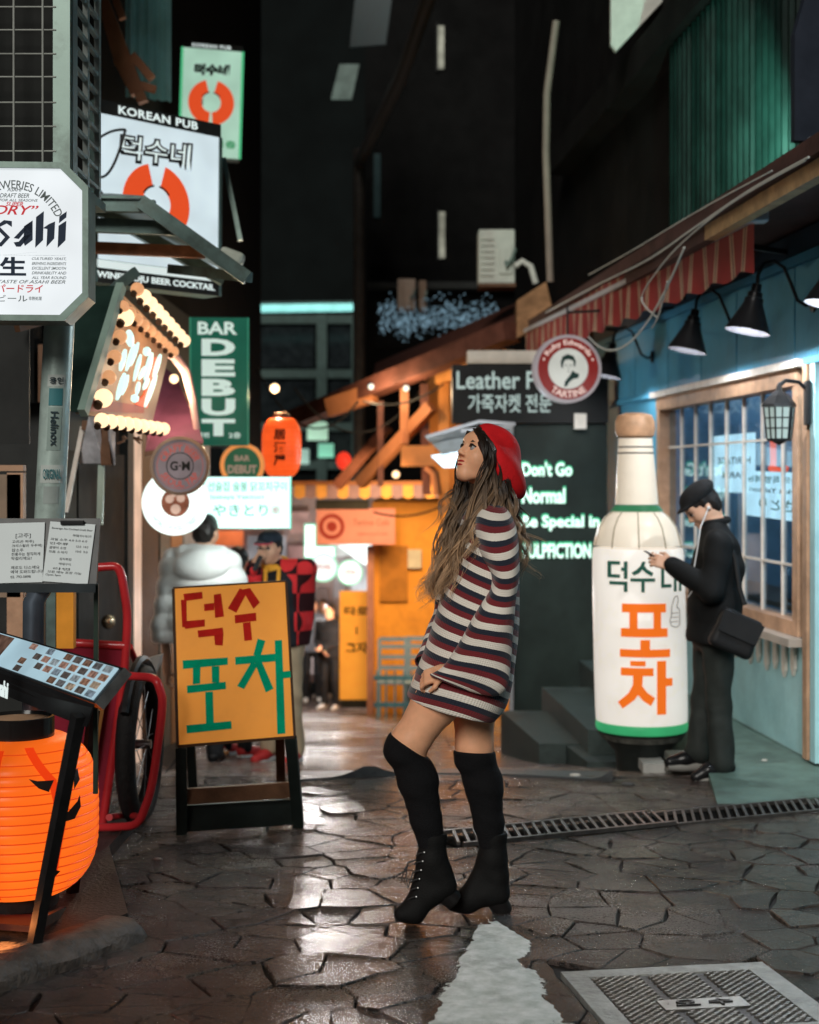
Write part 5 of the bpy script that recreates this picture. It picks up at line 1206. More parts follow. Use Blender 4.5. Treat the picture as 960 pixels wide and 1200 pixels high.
menu(82, 54, [('Beverage Ale Cocktail Draft Beer', -24, 28, 49, 3), ('하이볼 토닉 위스키', 2, 21, 22, 3), ('과일 소주 4.0 5.0 6.0', -24, 15, 44, 3), ('모든 메뉴 포장 가능', -22, -24, 40, 3), ('12.0  14.0', 8, 8, 14, 2.6), ('10.0  9.0', 8, 2, 14, 2.6), ('안주류', -24, 10, 22, 3), ('골뱅이 소면', -24, 5, 20, 3), ('모듬 소세지', -24, 0, 22, 3), ('감자튀김', -10, -8, 14, 3), ('먹태구이', -10, -14, 14, 3), ('라면', -16, -20, 20, 3), ('Open 5pm', -24, -28, 18, 3)], 'right menu sheet with a small printed price table on the menu stand', -4, True)
for M, x0 in ((bk, 0),):
    pass

# slanted lit photo menu on black legs
PA, PB = at(112, 825, 4.3), at(-70, 752, 5.75)              # near corner and far left end of the lower edge
ux = (PA - PB); ux.z = 0; Lm = ux.length; ux.normalize(); bk_dir = at(146, 783, 4.349) - PA; bk_dir -= ux * bk_dir.dot(ux); dep = bk_dir.length; bk_dir.normalize()
ps = thing('photo_menu_stand', gat(40, 1100), 'black stand with a slanted lit food photo board beside the orange lantern', 'stand')
PM = frame(PA, ux, bk_dir)                                   # x to the near corner, y up the slope, z out of the board
obj('case', MB().slab([PM @ Vector(p) for p in ((-Lm, 0, 0), (0, 0, 0), (0, dep, 0), (-Lm, dep, 0))], PM.to_3x3() @ Vector((0, 0, -.03))), M_BLACKMETAL, ps)
obj('front_panel', MB().slab([PM @ Vector(p) for p in ((-Lm, -.002, 0), (0, -.002, 0))] + [PA - Vector((.02, 0, .06)), PB - Vector((0, 0, .1))], PM.to_3x3() @ Vector((0, -.012, 0))), mat('satin black panel', (.012, .012, .013), .35), ps)
obj('edge_trim', MB().bar(PM @ Vector((.005, 0, -.012)), PM @ Vector((.005, dep, -.012)), .012, .03), M_METAL, ps)
obj('screen', rect(PM, -Lm + .02, -.03, .008, dep - .008, .004, .001), lit('pale blue lit sheet', (176, 208, 222), .72, .05, 5), ps)
rng = random.Random(5); cols = [(150, 112, 92), (104, 104, 106), (168, 130, 116), (92, 84, 80), (124, 138, 150), (170, 150, 130), (120, 92, 76), (150, 160, 166)]
for i in range(9):
    for j in range(4):
        w_ = .062; x = -.075 - i * .088 - (.012 if j % 2 else 0); y = .022 + j * .0305
        if i > 4 and rng.random() < .35: continue
        c = rng.choice(cols); Mx = PM @ Matrix.Translation((x, y, .0055))
        o = obj('food_photo', rect(Mx, -w_ / 2, w_ / 2, -.0115, .0115, .001), lit('food photo %d %d %d' % c, c, .6, .3, 70), ps)
if True:
    Mx = PM @ Matrix.Translation((-Lm * .72, dep * .5, .0062)); obj('large_photo', rect(Mx, -.3, .22, -.055, .055, .001), lit('large food photo', (120, 92, 78), .5, .3, 22), ps)
obj('lettering', text('Asahi', frame(at(1, 806, 4.66) , ux, (0, 0, 1)) , .16, .055, .03, .002, shear=.2), M_WHITEPRINT, ps)
for a, b in (((92, 838, 4.32), (38, 1118, 4.52)), ((110, 832, 5.3), (80, 1088, 5.24))):
    obj('leg', MB().bar(at(*a), at(*b), .034, .034), M_BLACKMETAL, ps)
obj('leg', MB().bar(at(-60, 800, 5.3), at(-70, 1020, 5.3), .034, .034), M_BLACKMETAL, ps)
obj('lower_shelf', MB().slab([at(-60, 1078, 4.7), at(46, 1086, 4.5), at(82, 1062, 5.2), at(-40, 1040, 5.5)], (0, 0, -.02)), mat('dull red shelf', (.1, .025, .018), .5), ps)
obj('stretcher', MB().bar(at(46, 1082, 4.5), at(82, 1064, 5.2), .02, .03), M_BLACKMETAL, ps)
# big lantern under it
LD = 5.02; LC2 = at(22, 952, LD); kl = LD / F
bl = thing('paper_lantern', LC2 - Vector((0, 0, .3)), 'big ribbed orange lantern with a black brushed face under the photo menu', 'lantern', 'orange paper lanterns')
M_LANT = lit('big lantern paper', (255, 108, 28), .95, .11, 2.6)
paper_lantern(bl, LC2, 91 * kl, 90 * kl, 17, M_LANT)
obj('top_band', MB().lathe([(41 * kl, 0), (41 * kl, 28 * kl), (38 * kl, 28.5 * kl), (36 * kl, 22 * kl)], LC2 + Vector((0, 0, 85 * kl)), 30), mat('glossy black band', (.015, .015, .015), .15), bl, True)
obj('top_plate', disc(Matrix.Translation(LC2 + Vector((0, 0, 106 * kl))), 37 * kl, .01), mat('pale wood disc', (.5, .3, .18), .5), bl)
obj('bottom_band', MB().lathe([(46 * kl, 0), (46 * kl, 17 * kl)], LC2 - Vector((0, 0, 106 * kl)), 30), M_BLACKMETAL, bl, True)
def on_lant(pts, name, m, off=.005):
    V = []
    q = []
    for i in range(len(pts)):
        a, b = pts[i], pts[(i + 1) % len(pts)]; n = max(1, int(max(abs(a[0] - b[0]), abs(a[1] - b[1])) / 6)); q += [(a[0] + (b[0] - a[0]) * t / n, a[1] + (b[1] - a[1]) * t / n) for t in range(n)]
    bm = bmesh.new(); bm.faces.new([bm.verts.new((x, y, 0)) for x, y in q])
    for co, no in [((v, 0, 0), (1, 0, 0)) for v in range(0, 120, 5)] + [((0, v, 0), (0, 1, 0)) for v in range(860, 1050, 5)]:
        bmesh.ops.bisect_plane(bm, geom=bm.verts[:] + bm.edges[:] + bm.faces[:], plane_co=co, plane_no=no)
    bm.verts.index_update()
    for v in bm.verts:
        z = (952 - v.co.y) * kl; r = 91 * kl * (1 - min(.98, abs(z / (90 * kl * 1.13))) ** 3.4) ** .5 * 1.016 + off
        x = max(-.985, min(.985, (v.co.x - 22) * kl / r)); a = math.asin(x); V.append(LC2 + Vector((r * math.sin(a), -r * math.cos(a), z)))
    o = obj(name, MB().add(V, [[v.index for v in f.verts] for f in bm.faces]), m, bl); bm.free(); return o
mLS = lit('red lantern stripe', (238, 62, 16), .8, .05); mLK = mat('black brush ink', (.02, .012, .01), .5, var=0)
on_lant([(12, 868), (23, 868), (22, 950), (20, 1036), (12, 1036), (11, 950)], 'painted_stripe', mLS, .003)
on_lant([(44, 866), (53, 866), (82, 900), (92, 950), (84, 1000), (76, 1020), (83, 990), (86, 950), (76, 905)], 'painted_stripe', mLS, .003)
for pts in ([(55, 896), (64, 899), (80, 900), (76, 912), (66, 907)], [(86, 908), (92, 896), (100, 893), (103, 905), (99, 914), (98, 904), (94, 901), (91, 912)], [(82, 938), (92, 940), (102, 928), (104, 921), (105, 935), (100, 947), (90, 948)], [(66, 1004), (80, 1000), (86, 1004), (78, 1012), (68, 1018)]): on_lant(pts, 'brush_stroke', mLK, .006)
lp = bpy.data.lights.new('lantern_glow', 'POINT'); lpo = bpy.data.objects.new('lantern_glow', lp); COL.objects.link(lpo); lpo.location = LC2 + Vector((.05, -.42, -.35)); lp.energy = 14; lp.color = (1, .3, .08); lp.shadow_soft_size = .12

# red cargo cart
CD = 6.7
def cp(px, py, d=CD): return at(px, py, d)
M_RED = mat('red enamel tube', (.5, .025, .03), .3, var=.12, coat=.3); M_REDP = mat('crimson cart panel', (.24, .012, .03), .35, var=.2, vs=3)
ct = thing('cargo_cart', gat(130, 972), 'red tubular cargo cart with a spoked wheel behind the orange lantern', 'cart')
r_ = .02
def rounded(pts, n=5):
    out = []
    for i, p in enumerate(pts):
        if i in (0, len(pts) - 1): out.append(p); continue
        a, b = p.lerp(pts[i - 1], .3), p.lerp(pts[i + 1], .3)
        for k in range(n + 1): t = k / n; out.append(a.lerp(p, t).lerp(p.lerp(b, t), t))
    return out
obj('handle_tube', MB().tube(rounded([cp(112, 665), cp(141, 663), cp(150, 720), cp(146, 790), cp(120, 968)]), r_, 10), M_RED, ct, True)
obj('frame_tube', MB().tube(rounded([cp(60, 752), cp(149, 757)]), r_, 10), M_RED, ct, True)
obj('frame_tube', MB().tube(rounded([cp(147, 792, 6.6), cp(183, 794, 6.4), cp(192, 822, 6.4), cp(178, 925, 6.4), cp(162, 968, 6.4), cp(120, 970, 6.55), cp(62, 966, 6.6)]), r_ * .95, 10), M_RED, ct, True)
obj('frame_tube', MB().tube(rounded([cp(152, 758, 6.9), cp(165, 790, 7.2), cp(150, 900, 7.2)]), r_ * .8, 10), M_RED, ct, True)
obj('frame_tube', MB().tube(rounded([cp(128, 958, 6.5), cp(150, 955, 6.9), cp(166, 958, 6.4)]), r_ * .8, 10), M_RED, ct, True)
obj('side_panel', MB().slab([cp(40, 757), cp(146, 760), cp(120, 962), cp(40, 955)], (0, .04, 0)), M_REDP, ct)
obj('gold_strip', MB().slab([cp(118, 800, 6.65), cp(127, 800, 6.65), cp(110, 905, 6.65), cp(105, 905, 6.65)], (0, .01, 0)), mat('dull gold strip', (.3, .14, .04), .4, .4), ct)
wc = cp(165, 872, 6.95); ax = Vector((1, -.03, 0)).normalized(); wx = Vector((-ax.y, ax.x, 0)); Wr = .345
ring = lambda rad, n=40: [wc + wx * rad * math.cos(2 * PI * i / n) + Vector((0, 0, rad * math.sin(2 * PI * i / n))) for i in range(n)]
whl = obj('wheel', MB().tube(ring(Wr - .01), .046, 10, closed=True), mat('black tyre', (.014, .014, .014), .6, var=.3, vs=40, bump=.6, bs=120), ct, True)
obj('rim', MB().tube(ring(Wr - .035), .014, 6, closed=True), M_METAL, whl, True); obj('hub', MB().tube([wc - ax * .05, wc + ax * .05], .022, 10), M_METAL, whl, True)
for i in range(14):
    a = 2 * PI * i / 14; p = wc + wx * (Wr - .035) * math.cos(a) + Vector((0, 0, (Wr - .035) * math.sin(a))); obj('spoke', MB().tube([wc + ax * (.03 if i % 2 else -.03), p], .0025, 4), M_METAL, whl)
obj('mudguard', MB().tube([wc + wx * (Wr + .06) * math.cos(a) + Vector((0, 0, (Wr + .06) * math.sin(a))) for a in np.linspace(R(35), R(150), 12)], .02, 6), M_BLACKMETAL, ct, True)
tag(obj('bin_lid', MB().slab([at(165, 775, 7.6), at(188, 768, 7.6), at(186, 778, 7.6), at(176, 800, 7.6), at(163, 790, 7.6)], (0, .1, 0)), mat('pale worn plastic', (.42, .41, .39), .5), origin=at(175, 780, 7.6)), 'pale slanted plastic lid poking out behind the red cart', 'lid')

# orange sandwich board
SBn = None
c0, c1, c2, c3 = at(203, 690, 6.78), at(335, 682, 6.84), at(345, 862, 6.6), at(208, 873, 6.54)
SBn = (c1 - c0).cross(c3 - c0).normalized()
if SBn.y > 0: SBn = -SBn
sb = thing('sandwich_board', (c2 + c3) / 2 - Vector((0, 0, .4)), 'bright orange sandwich board lettered in red and green tape', 'sandwich board')
obj('board', MB().slab([onp(*p, c0, SBn) for p in ((203, 690), (335, 682), (345, 862), (208, 873))], -SBn * .018), mat('orange board with added glow', (.86, .33, .045), .6, var=.12, vs=3, bump=.5, bs=5, dirt=(.7, .24, .03), ds=1.5, emit=srgb(236, 150, 62), es=.2), sb)  # faint glow put into the board stands in for light falling on it
for a, b in (((203, 690), (335, 682)), ((335, 682), (345, 862)), ((345, 862), (208, 873)), ((208, 873), (203, 690))):
    obj('edge_trim', MB().bar(onp(*a, c0, SBn) - SBn * .01, onp(*b, c0, SBn) - SBn * .01, .012, .022), mat('dark board edge', (.06, .03, .015), .5), sb)
tR = mat('red tape', (.5, .018, .012), .8, var=.15, vs=20, spec=.05); tG = mat('green tape', (.0, .32, .17), .8, var=.15, vs=20, spec=.05)
red = [[(215, 696), (237, 693.5), (237.5, 701.5), (216, 704.5)], [(212, 703), (218.5, 703), (219, 735), (213.5, 735)], [(216, 728), (240, 726), (240, 734), (217, 737)], [(239, 708), (251, 706.5), (251, 715), (239.5, 716)], [(250.5, 697), (259, 695.5), (262.5, 722.5), (252, 724)], [(231.5, 739), (261, 735.5), (262, 744), (232.5, 747)], [(251, 745), (261.8, 744), (261, 756.5), (252, 756)],
       [(267, 713), (281, 689.5), (290, 693), (277, 718)], [(284, 691), (293, 689), (304.5, 706), (297, 713.5)], [(275, 721), (300, 718), (300.5, 727.5), (275.5, 730.5)], [(284.5, 730), (293.5, 729), (295.5, 750), (286.5, 751)]]
grn = [[(214, 774), (267, 770.5), (267, 779), (214.5, 784)], [(226, 783), (235, 782), (234.5, 801), (226, 802)], [(248, 781), (257, 780.5), (257, 800), (248.5, 800)], [(219, 803.5), (264.5, 799), (265, 807.5), (219.5, 812.5)], [(240.5, 811), (249.5, 810.5), (250.5, 847), (241.5, 848)], [(218.5, 850), (271, 845), (271.5, 854), (219, 859.5)],
       [(302, 748.5), (311, 751), (305.5, 769), (297, 767.5)], [(275.5, 770), (322.5, 766), (322.5, 775), (276, 779)], [(294, 777), (303, 777.5), (286, 807.5), (278, 804)], [(298.5, 776.5), (306.5, 774.5), (320.5, 807), (311.5, 811.5)], [(322, 750.5), (330.5, 750), (334.5, 859.5), (325, 860.5)], [(331.5, 787), (340.5, 786), (341, 794), (332, 795)]]
for i, (L_, m) in enumerate(((red, tR), (grn, tG))):
    for q, pl in enumerate(L_): obj('tape_strip', MB().slab([onp(*p, c0 + SBn * (.0015 + .0007 * (q % 3)), SBn) for p in pl], SBn * .0006), m, sb)
fl_, fr_ = gat(213, 978), gat(350, 970)
M_LEG = mat('black green timber', (.014, .02, .018), .5, var=.3)
obj('leg', MB().bar(onp(212, 875, c0, SBn) - SBn * .02, fl_ + Vector((0, 0, .005)), .05, .035), M_LEG, sb); obj('leg', MB().bar(onp(341, 864, c0, SBn) - SBn * .02, fr_ + Vector((0, 0, .005)), .05, .035), M_LEG, sb)
bl_, br_ = gat(228, 946), gat(330, 940)
obj('leg', MB().bar(c0 + Vector((.03, .06, -.05)), bl_, .045, .035), M_LEG, sb); obj('leg', MB().bar(c1 + Vector((-.05, .06, -.05)), br_, .045, .035), M_BROWN, sb)
obj('cross_bar', MB().bar(fl_.lerp(onp(212, 875, c0, SBn), .42) + Vector((0, .03, 0)), fr_.lerp(onp(341, 864, c0, SBn), .42) + Vector((0, .03, 0)), .03, .07), M_BROWN, sb)
obj('cross_bar', MB().bar(fl_.lerp(onp(212, 875, c0, SBn), .17) + Vector((0, .03, 0)), fr_.lerp(onp(341, 864, c0, SBn), .17) + Vector((0, .03, 0)), .03, .12), M_LEG, sb)
# ------------------------------------------------------------------ farther buildings
def quad(pts, t=(0, .08, 0)): return MB().slab([at(*p) for p in pts], t)
def fbox(px0, px1, py0, py1, d, t=.1): return MB().slab([at(px0, py0, d), at(px1, py0, d), at(px1, py1, d), at(px0, py1, d)], (0, t, 0))
# glass office block closing the view
gb = thing('glass_building', (-3.5, 40, gz(40)), 'dim green grey glass building closing the alley under a teal light tube', 'building')
d = 40
obj('wall', MB().box((at(300, 0, d).x, d + 4, 8), (8.5, 8, 22)), mat('dark glass wall', (.006, .008, .008), .8, var=.3, vs=1, spec=.05), gb)
M_MULL = mat('grey green mullion', (.05, .085, .078), .5, var=.2)
for px in (268, 377, 418): obj('mullion', fbox(px - 6, px + 6, 368, 600, d - .3, .2), M_MULL, gb)
for py in (374, 438, 500, 545): obj('mullion', fbox(262, 424, py - 5, py + 5, d - .25, .2), M_MULL, gb)
for i, px0 in enumerate((276, 385)):
    for j, (a, b) in enumerate(((381, 431), (445, 493), (507, 539))):
        obj('pane', fbox(px0, px0 + (92 if i == 0 else 26), a, b, d - .12, .05), mat('dark window pane', (.012, .016, .018), .12, var=.4), gb)
tt = thing('light_tube', at(345, 361, 36), 'long teal white fluorescent tube across the glass building', 'light tube')
obj('tube', MB().tube([at(270, 362, 36), at(417, 360, 36)], .1, 10), lit('teal white tube', (150, 232, 226), 1.15, .05), tt, True)
obj('fixture', MB().bar(at(268, 357, 36.1), at(418, 355, 36.1), .12, .1), M_MULL, tt)
# tall black building on the right, its end wall towards us
tb = thing('dark_building', (1.6, 27, gz(27)), 'tall unlit black building rising behind the alley roofs', 'building')
d = 27
obj('wall', MB().box(((at(428, 0, d).x + 5) / 2, d + 5, 6), (5 - at(428, 0, d).x, 10, 20)), M_DARKWALL, tb)
M_WLIT = lit('pale lit stair window', (190, 190, 172), .38, .2, 6)
for px, py0, py1 in ((517, 30, 80), (518, 248, 302)):
    w_ = obj('window', fbox(px - 3.6, px + 3.6, py0, py1, d - .06, .05), M_WLIT, tb); obj('frame', fbox(px - 5.5, px - 3.8, py0 - 3, py1 + 3, d - .09, .08), M_DARK, w_)
obj('window', fbox(438, 446, 180, 255, d - .06, .05), mat('dim teal window', (.03, .06, .065), .2), tb)
obj('ledge', fbox(430, 780, 330, 338, d - .3, .3), M_DARK, tb)
pip = lambda pts, r, m, label: tag(obj('drain_pipe', MB().tube([at(*p) for p in pts], r, 10), m, smooth=True, origin=at(*pts[0])), label, 'pipe', 'pipes on the dark buildings')
pip([(421, 175, 25), (421, 560, 25)], .11, mat('dim brown pipe', (.05, .042, .036), .45, var=.3), 'upright brown grey pipe at the corner of the black building')
pip([(421, 190, 24.9), (470, 90, 20), (508, -20, 17)], .1, mat('dim brown pipe'), 'slanted brown pipe running up from the corner of the black building')
pip([(652, 25, 13.3), (641, 110, 13.3), (640, 180, 13.3), (645, 330, 13.3)], .035, mat('beige conduit', (.2, .165, .135), .5), 'long thin beige pipe running up the black wall above the round sign')
tag(obj('billboard_lamp', quad([(398, 75, 22), (421, 75, 22), (412, 115, 22), (388, 115, 22)]), lit('dim lamp face', (128, 146, 136), .35, .15), origin=at(400, 95, 22)), 'dim grey green tilted lamp panel high in the black gap', 'lamp')
tag(obj('hanging_panel', quad([(418, -20, 22.5), (462, -20, 22.5), (452, 52, 22.5), (410, 55, 22.5)]), mat('dark teal panel', (.04, .06, .065), .4), origin=at(430, 20, 22.5)), 'dark teal panel hanging at the top edge above the tilted lamp', 'panel')
# outdoor units
def ac_unit(px0, px1, py0, py1, d, label, c):
    t = thing('outdoor_unit', at((px0 + px1) / 2, py1, d), label, 'air conditioner', 'outdoor units on the far walls'); k = d / F
    a, b = at(px0, py0, d), at(px1, py1, d)
    m = mat('beige unit%d' % px0, c, .5, var=.12, dirt=tuple(x * .5 for x in c))
    obj('case', MB().box((a + b) / 2 + Vector((0, .2, 0)), (b.x - a.x, .35, a.z - b.z), bev=.02), m, t)
    w_, h_ = b.x - a.x, a.z - b.z
    for q in range(7): z = b.z + h_ * (.16 + .11 * q); obj('louvre', MB().box(Vector((a.x + w_ * .24, d + .016, z)), (w_ * .36, .02, h_ * .035)), m, t)
    obj('service_cover', MB().box(Vector((a.x + w_ * .74, d + .015, b.z + h_ * .42)), (w_ * .36, .03, h_ * .5), bev=.01), m, t)
    obj('pipe', MB().tube([Vector((a.x + w_ * .74, d - .01, b.z + h_ * .4)), Vector((a.x + w_ * .74, d - .06, b.z + h_ * .3)), Vector((a.x + w_ * .9, d - .06, b.z + h_ * .45)), Vector((b.x, d - .05, b.z + h_ * .62))], .018, 8), M_GREYSTEEL, t, True)
    obj('bracket', MB().bar(Vector((a.x, d + .1, b.z - .03)), Vector((b.x, d + .1, b.z - .03)), .4, .04), M_BROWN, t)
    return t
ac_unit(561, 604, 268, 332, 16.5, 'pale outdoor unit bracketed on the black wall above the leather shop', (.55, .58, .52))
ac_unit(466, 487, 326, 362, 24, 'small beige outdoor unit beside the blue fairy lights, left one', (.5, .38, .3)); ac_unit(491, 500, 328, 362, 24, 'narrow beige outdoor unit beside the blue fairy lights, right one', (.4, .28, .2))
tag(obj('hose', MB().tube([at(604, 312, 16.4), at(612, 306, 16.4), at(622, 312, 16.4), at(628, 332, 16.4)], .035, 8), mat('pale hose', (.6, .6, .55), .5), smooth=True, origin=at(604, 312, 16.4)), 'pale flexible hose curling from the big outdoor unit', 'hose')
# blue white fairy lights over a dark roof
rng = random.Random(11); fp = []
for i in range(800):
    u = rng.random(); px = 443 + 140 * u; py = 372 + rng.gauss(0, 10) + (6 if 465 < px < 500 else 0); fp.append((px, py))
mb = MB()
for px, py in fp: mb.ball(at(px, py, 23.3 + rng.uniform(0, .6)), rng.uniform(.006, .015), 5, 4)
o = tag(obj('fairy_lights', mb, lit('blue white fairy light', (160, 200, 222), .6, .1)), 'blue white fairy lights massed along a dark roof', 'fairy lights'); o['kind'] = 'stuff'
obj_ = tag(obj('fairy_roof', quad([(440, 352, 24.2), (590, 352, 24.2), (590, 400, 24.2), (440, 405, 24.2)], (0, .3, 0)), M_DARKWALL, origin=at(500, 400, 24.2)), 'dark roof edge behind the blue fairy lights', 'roof')

# yellow building with timber braces
yb = thing('yellow_building', at(520, 700, 20.3), 'deep yellow shop building under a timber braced roof, behind the woman', 'building')
d = 20.3; M_YEL = mat('saturated yellow wall', (.82, .36, .05), .5, var=.14, vs=1.2, dirt=(.42, .16, .03), ds=1.1)
obj('wall', fbox(436, 720, 588, 860, d, 3), M_YEL, yb); obj('wall', fbox(500, 720, 430, 584, d + .1, 3), mat('orange lit upper wall', (.62, .24, .06), .5, var=.25, vs=1.5), yb)
obj('post', fbox(430, 438, 640, 840, d - .3, .15), mat('pink brown post', (.42, .2, .15), .5), yb)
obj('door_panel', fbox(445, 478, 640, 705, d - .06, .06), mat('dull ochre board', (.45, .19, .03), .5, var=.2), yb)
M_TIM = mat('reddish roof timber', (.34, .13, .055), .5, var=.3, vs=2, bump=.2); M_TIMD = mat('dark red timber', (.11, .04, .028), .6, var=.3)
rf = thing('timber_roof', at(480, 480, 17), 'slanting red brown roof beam on orange timber braces behind the woman', 'roof')
def tim(n_, a, b, w_, h_, m): obj(n_, MB().bar(at(*a), at(*b), w_, h_), m, rf)
tim('roof_beam', (345, 492, 18.2), (600, 388, 15.5), .25, .2, M_TIMD); tim('beam_end', (385, 478, 17.4), (438, 460, 17.1), .12, .22, M_TIM)
tim('brace', (308, 582, 18), (300, 583, 18), .05, .05, M_TIM) if False else None
tim('brace', (422, 567, 17.4), (506, 476, 16.8), .13, .13, M_TIM); tim('brace', (395, 570, 18.6), (455, 500, 18.4), .12, .12, M_TIMD)
tim('strut', (446, 470, 17.2), (446, 570, 17.2), .07, .07, M_TIMD); tim('strut', (474, 452, 17.0), (474, 520, 17.0), .16, .1, M_TIM); tim('strut', (497, 450, 17.0), (500, 580, 17.0), .12, .1, M_TIMD); tim('strut', (520, 440, 17), (520, 600, 17), .12, .12, mat('orange lit upper wall'))
tim('beam', (515, 440, 17), (600, 420, 16), .14, .2, mat('orange timber', (.6, .25, .07), .5)); 
obj('lamp', MB().ball(at(476, 455, 16.7), .035, 8, 6), M_WHITEPRINT, rf, True); obj('lamp', MB().ball(at(435, 453, 16.9), .035, 8, 6), M_WHITEPRINT, rf, True); obj('lamp', MB().ball(at(464, 556, 16.9), .045, 8, 6), M_BULB, rf, True)
obj('fascia_box', fbox(470, 510, 522, 546, 16.6, .3), mat('orange fascia box', (.7, .26, .08), .5), rf)
obj('bracket', MB().tube([at(500, 546, 16.7), at(510, 555, 16.7), at(513, 580, 16.7)], .05, 8), M_TIM, rf, True)
obj('roof_sheet', MB().slab([at(436, 455, 17.6), at(640, 372, 15.3), at(640, 345, 18), at(440, 430, 20)], (0, 0, .05)), M_TIMD, rf)
tag(obj('beige_wall', quad([(606, 352, 15.8), (640, 330, 15.8), (650, 372, 15.4), (606, 396, 15.4)], (0, .3, 0)), mat('orange beige wall', (.3, .16, .08), .7, var=.4, vs=4, bump=.4), origin=at(620, 390, 15.8)), 'small orange beige wall face left of the striped awning end', 'wall')
tag(obj('red_beacon', MB().ball(at(403, 540, 19), (.1, .1, .12), 10, 8), lit('red beacon glow', (235, 60, 40), 1, 0), smooth=True, origin=at(403, 540, 19)), 'small red round lamp below the timber roof', 'lamp')
# scalloped purple and yellow canopy
sc_ = thing('striped_canopy', at(430, 580, 19.4), 'shallow canopy with mauve and yellow stripes over the far cafe', 'awning')
ds_ = 19.4
n = 14
for i in range(n):
    p0, p1 = 345 + 178 * i / n, 345 + 178 * (i + 1) / n; p1 -= .15
    obj('stripe', MB().slab([at(p0, 568, ds_), at(p1, 568, ds_), at(p1, 582, ds_), at((p0 + p1) / 2, 585, ds_), at(p0, 582, ds_)], (0, .04, 0)), mat('mauve canopy cloth', (.3, .2, .25), .6) if i % 2 else mat('yellow canopy cloth', (.75, .38, .1), .6), sc_)
obj('rail', MB().bar(at(330, 566, ds_), at(523, 566, ds_), .06, .05), M_TIM, sc_)
obj('shade_board', fbox(370, 432, 586, 597, ds_ + .2, .2), M_DARK, sc_)
# cafe sign
CM = frame(at(417, 617, 19.6), (1, 0, 0)); kc = 19.6 / F
cs = thing('cafe_sign', CM.translation, 'salmon pink cafe signboard with a red ring emblem under the striped canopy', 'sign')
obj('board', rect(CM, -46 * kc, 46 * kc, -21 * kc, 21 * kc, .08, -.082), mat('salmon board', (.5, .2, .16), .6, var=.1, emit=srgb(196, 122, 98), es=.25), cs)
E_ = CM @ Matrix.Translation((-28 * kc, 0, 0))
obj('emblem', disc(E_, 15 * kc, .01, 0, 28, 10.5 * kc), lit('brick red emblem', (165, 52, 36), .6, 0), cs); obj('emblem_print', disc(E_, 6 * kc, .01), lit('brick red emblem'), cs)
obj('lettering', text('Tartine Cafe', CM @ Matrix.Translation((18 * kc, 5 * kc, .002)), 42 * kc, 7 * kc, .0, .003), mat('brown letters', (.2, .09, .06), .6, var=0), cs); obj('lettering', text('bakery and pies', CM @ Matrix.Translation((20 * kc, -9 * kc, .002)), 34 * kc, 4 * kc, .0, .003), mat('brown letters'), cs)
# clutter along the yellow wall
for px, py, w_, h_, c, lab in ((486, 655, 16, 22, (.6, .58, .5), 'small pale menu board pinned on the yellow wall beside the post'), (452, 622, 12, 9, (.1, .05, .03), 'small dark plate on the yellow wall under the canopy'), (612, 640, 10, 26, (.3, .1, .06), 'narrow red brown board on the yellow wall right of the woman')):
    tag(obj('wall_board', fbox(px - w_ / 2, px + w_ / 2, py - h_ / 2, py + h_ / 2, 20.2, .06), mat('wall board%d' % px, c, .6), origin=at(px, py, 20.2)), lab, 'board')
for i, (x0, y0, x1, y1, s_) in enumerate(((438, 600, 520, 592, .08), (425, 470, 520, 450, .12), (300, 430, 420, 470, .5), (345, 455, 505, 440, .6), (500, 575, 610, 560, .15))):
    cable(at(x0, y0, 16.4 + .3 * i), at(x1, y1, 16.2 + .3 * i), s_, .012, M_BCABLE, ['black cable along the top of the yellow wall', 'black cable looping over the timber braces', 'long black cable sagging left of the timber roof', 'black cable sagging between the orange lantern and the braces', 'short black cable beside the glowing canopy'][i])
# glowing shop fronts at the end
fs = thing('far_shop_front', at(380, 700, 25.5), 'pale lit shop front at the end of the alley behind the walking people', 'shop')
obj('wall', fbox(235, 440, 570, 800, 26, .3), mat('pinkish grey shop wall', (.5, .4, .38), .5, var=.4, vs=1.5), fs)
rng = random.Random(3)
for i, (x0, x1, y0, y1, c) in enumerate(((340, 362, 600, 625, (190, 150, 140)), (338, 366, 640, 690, (170, 130, 125)), (392, 404, 640, 700, (160, 150, 150)), (412, 438, 640, 700, (210, 215, 220)), (290, 335, 628, 680, (150, 150, 155)), (372, 385, 690, 760, (120, 96, 88)), (345, 372, 760, 790, (200, 180, 175)), (386, 440, 636, 652, (230, 236, 232)), (248, 285, 622, 640, (235, 120, 70)), (240, 262, 640, 700, (220, 220, 215)), (176, 214, 628, 700, (200, 180, 170)))):
    obj('lit_panel', fbox(x0, x1, y0, y1, 25.7 - .02 * i, .05), lit('shop light%d' % i, c, .85, .2, 2), fs)
def glow(name, mb, m, label, cat, grp=None, origin=None): return tag(obj(name, mb, m, smooth=True, origin=origin), label, cat, grp)
LMx = frame(at(374, 634, 22.6), (1, 0, 0)); kk = 22.6 / F
lt_ = thing('letter_light', LMx.translation, 'big white glowing angular letter hanging left of the salmon cafe sign', 'sign')
obj('letter', poly(LMx, [(-16 * kk, 18 * kk), (-6 * kk, 18 * kk), (-6 * kk, -8 * kk), (17 * kk, -8 * kk), (17 * kk, -18 * kk), (-16 * kk, -18 * kk)], .1, -.1), lit('white glowing letter', (235, 248, 240), 2.2, .03), lt_)
obj('edge', poly(LMx, [(-18 * kk, 20 * kk), (-4 * kk, 20 * kk), (-4 * kk, -6 * kk), (19 * kk, -6 * kk), (19 * kk, -20 * kk), (-18 * kk, -20 * kk)], .05, -.16), lit('mint letter edge', (140, 225, 190), .9, 0), lt_)
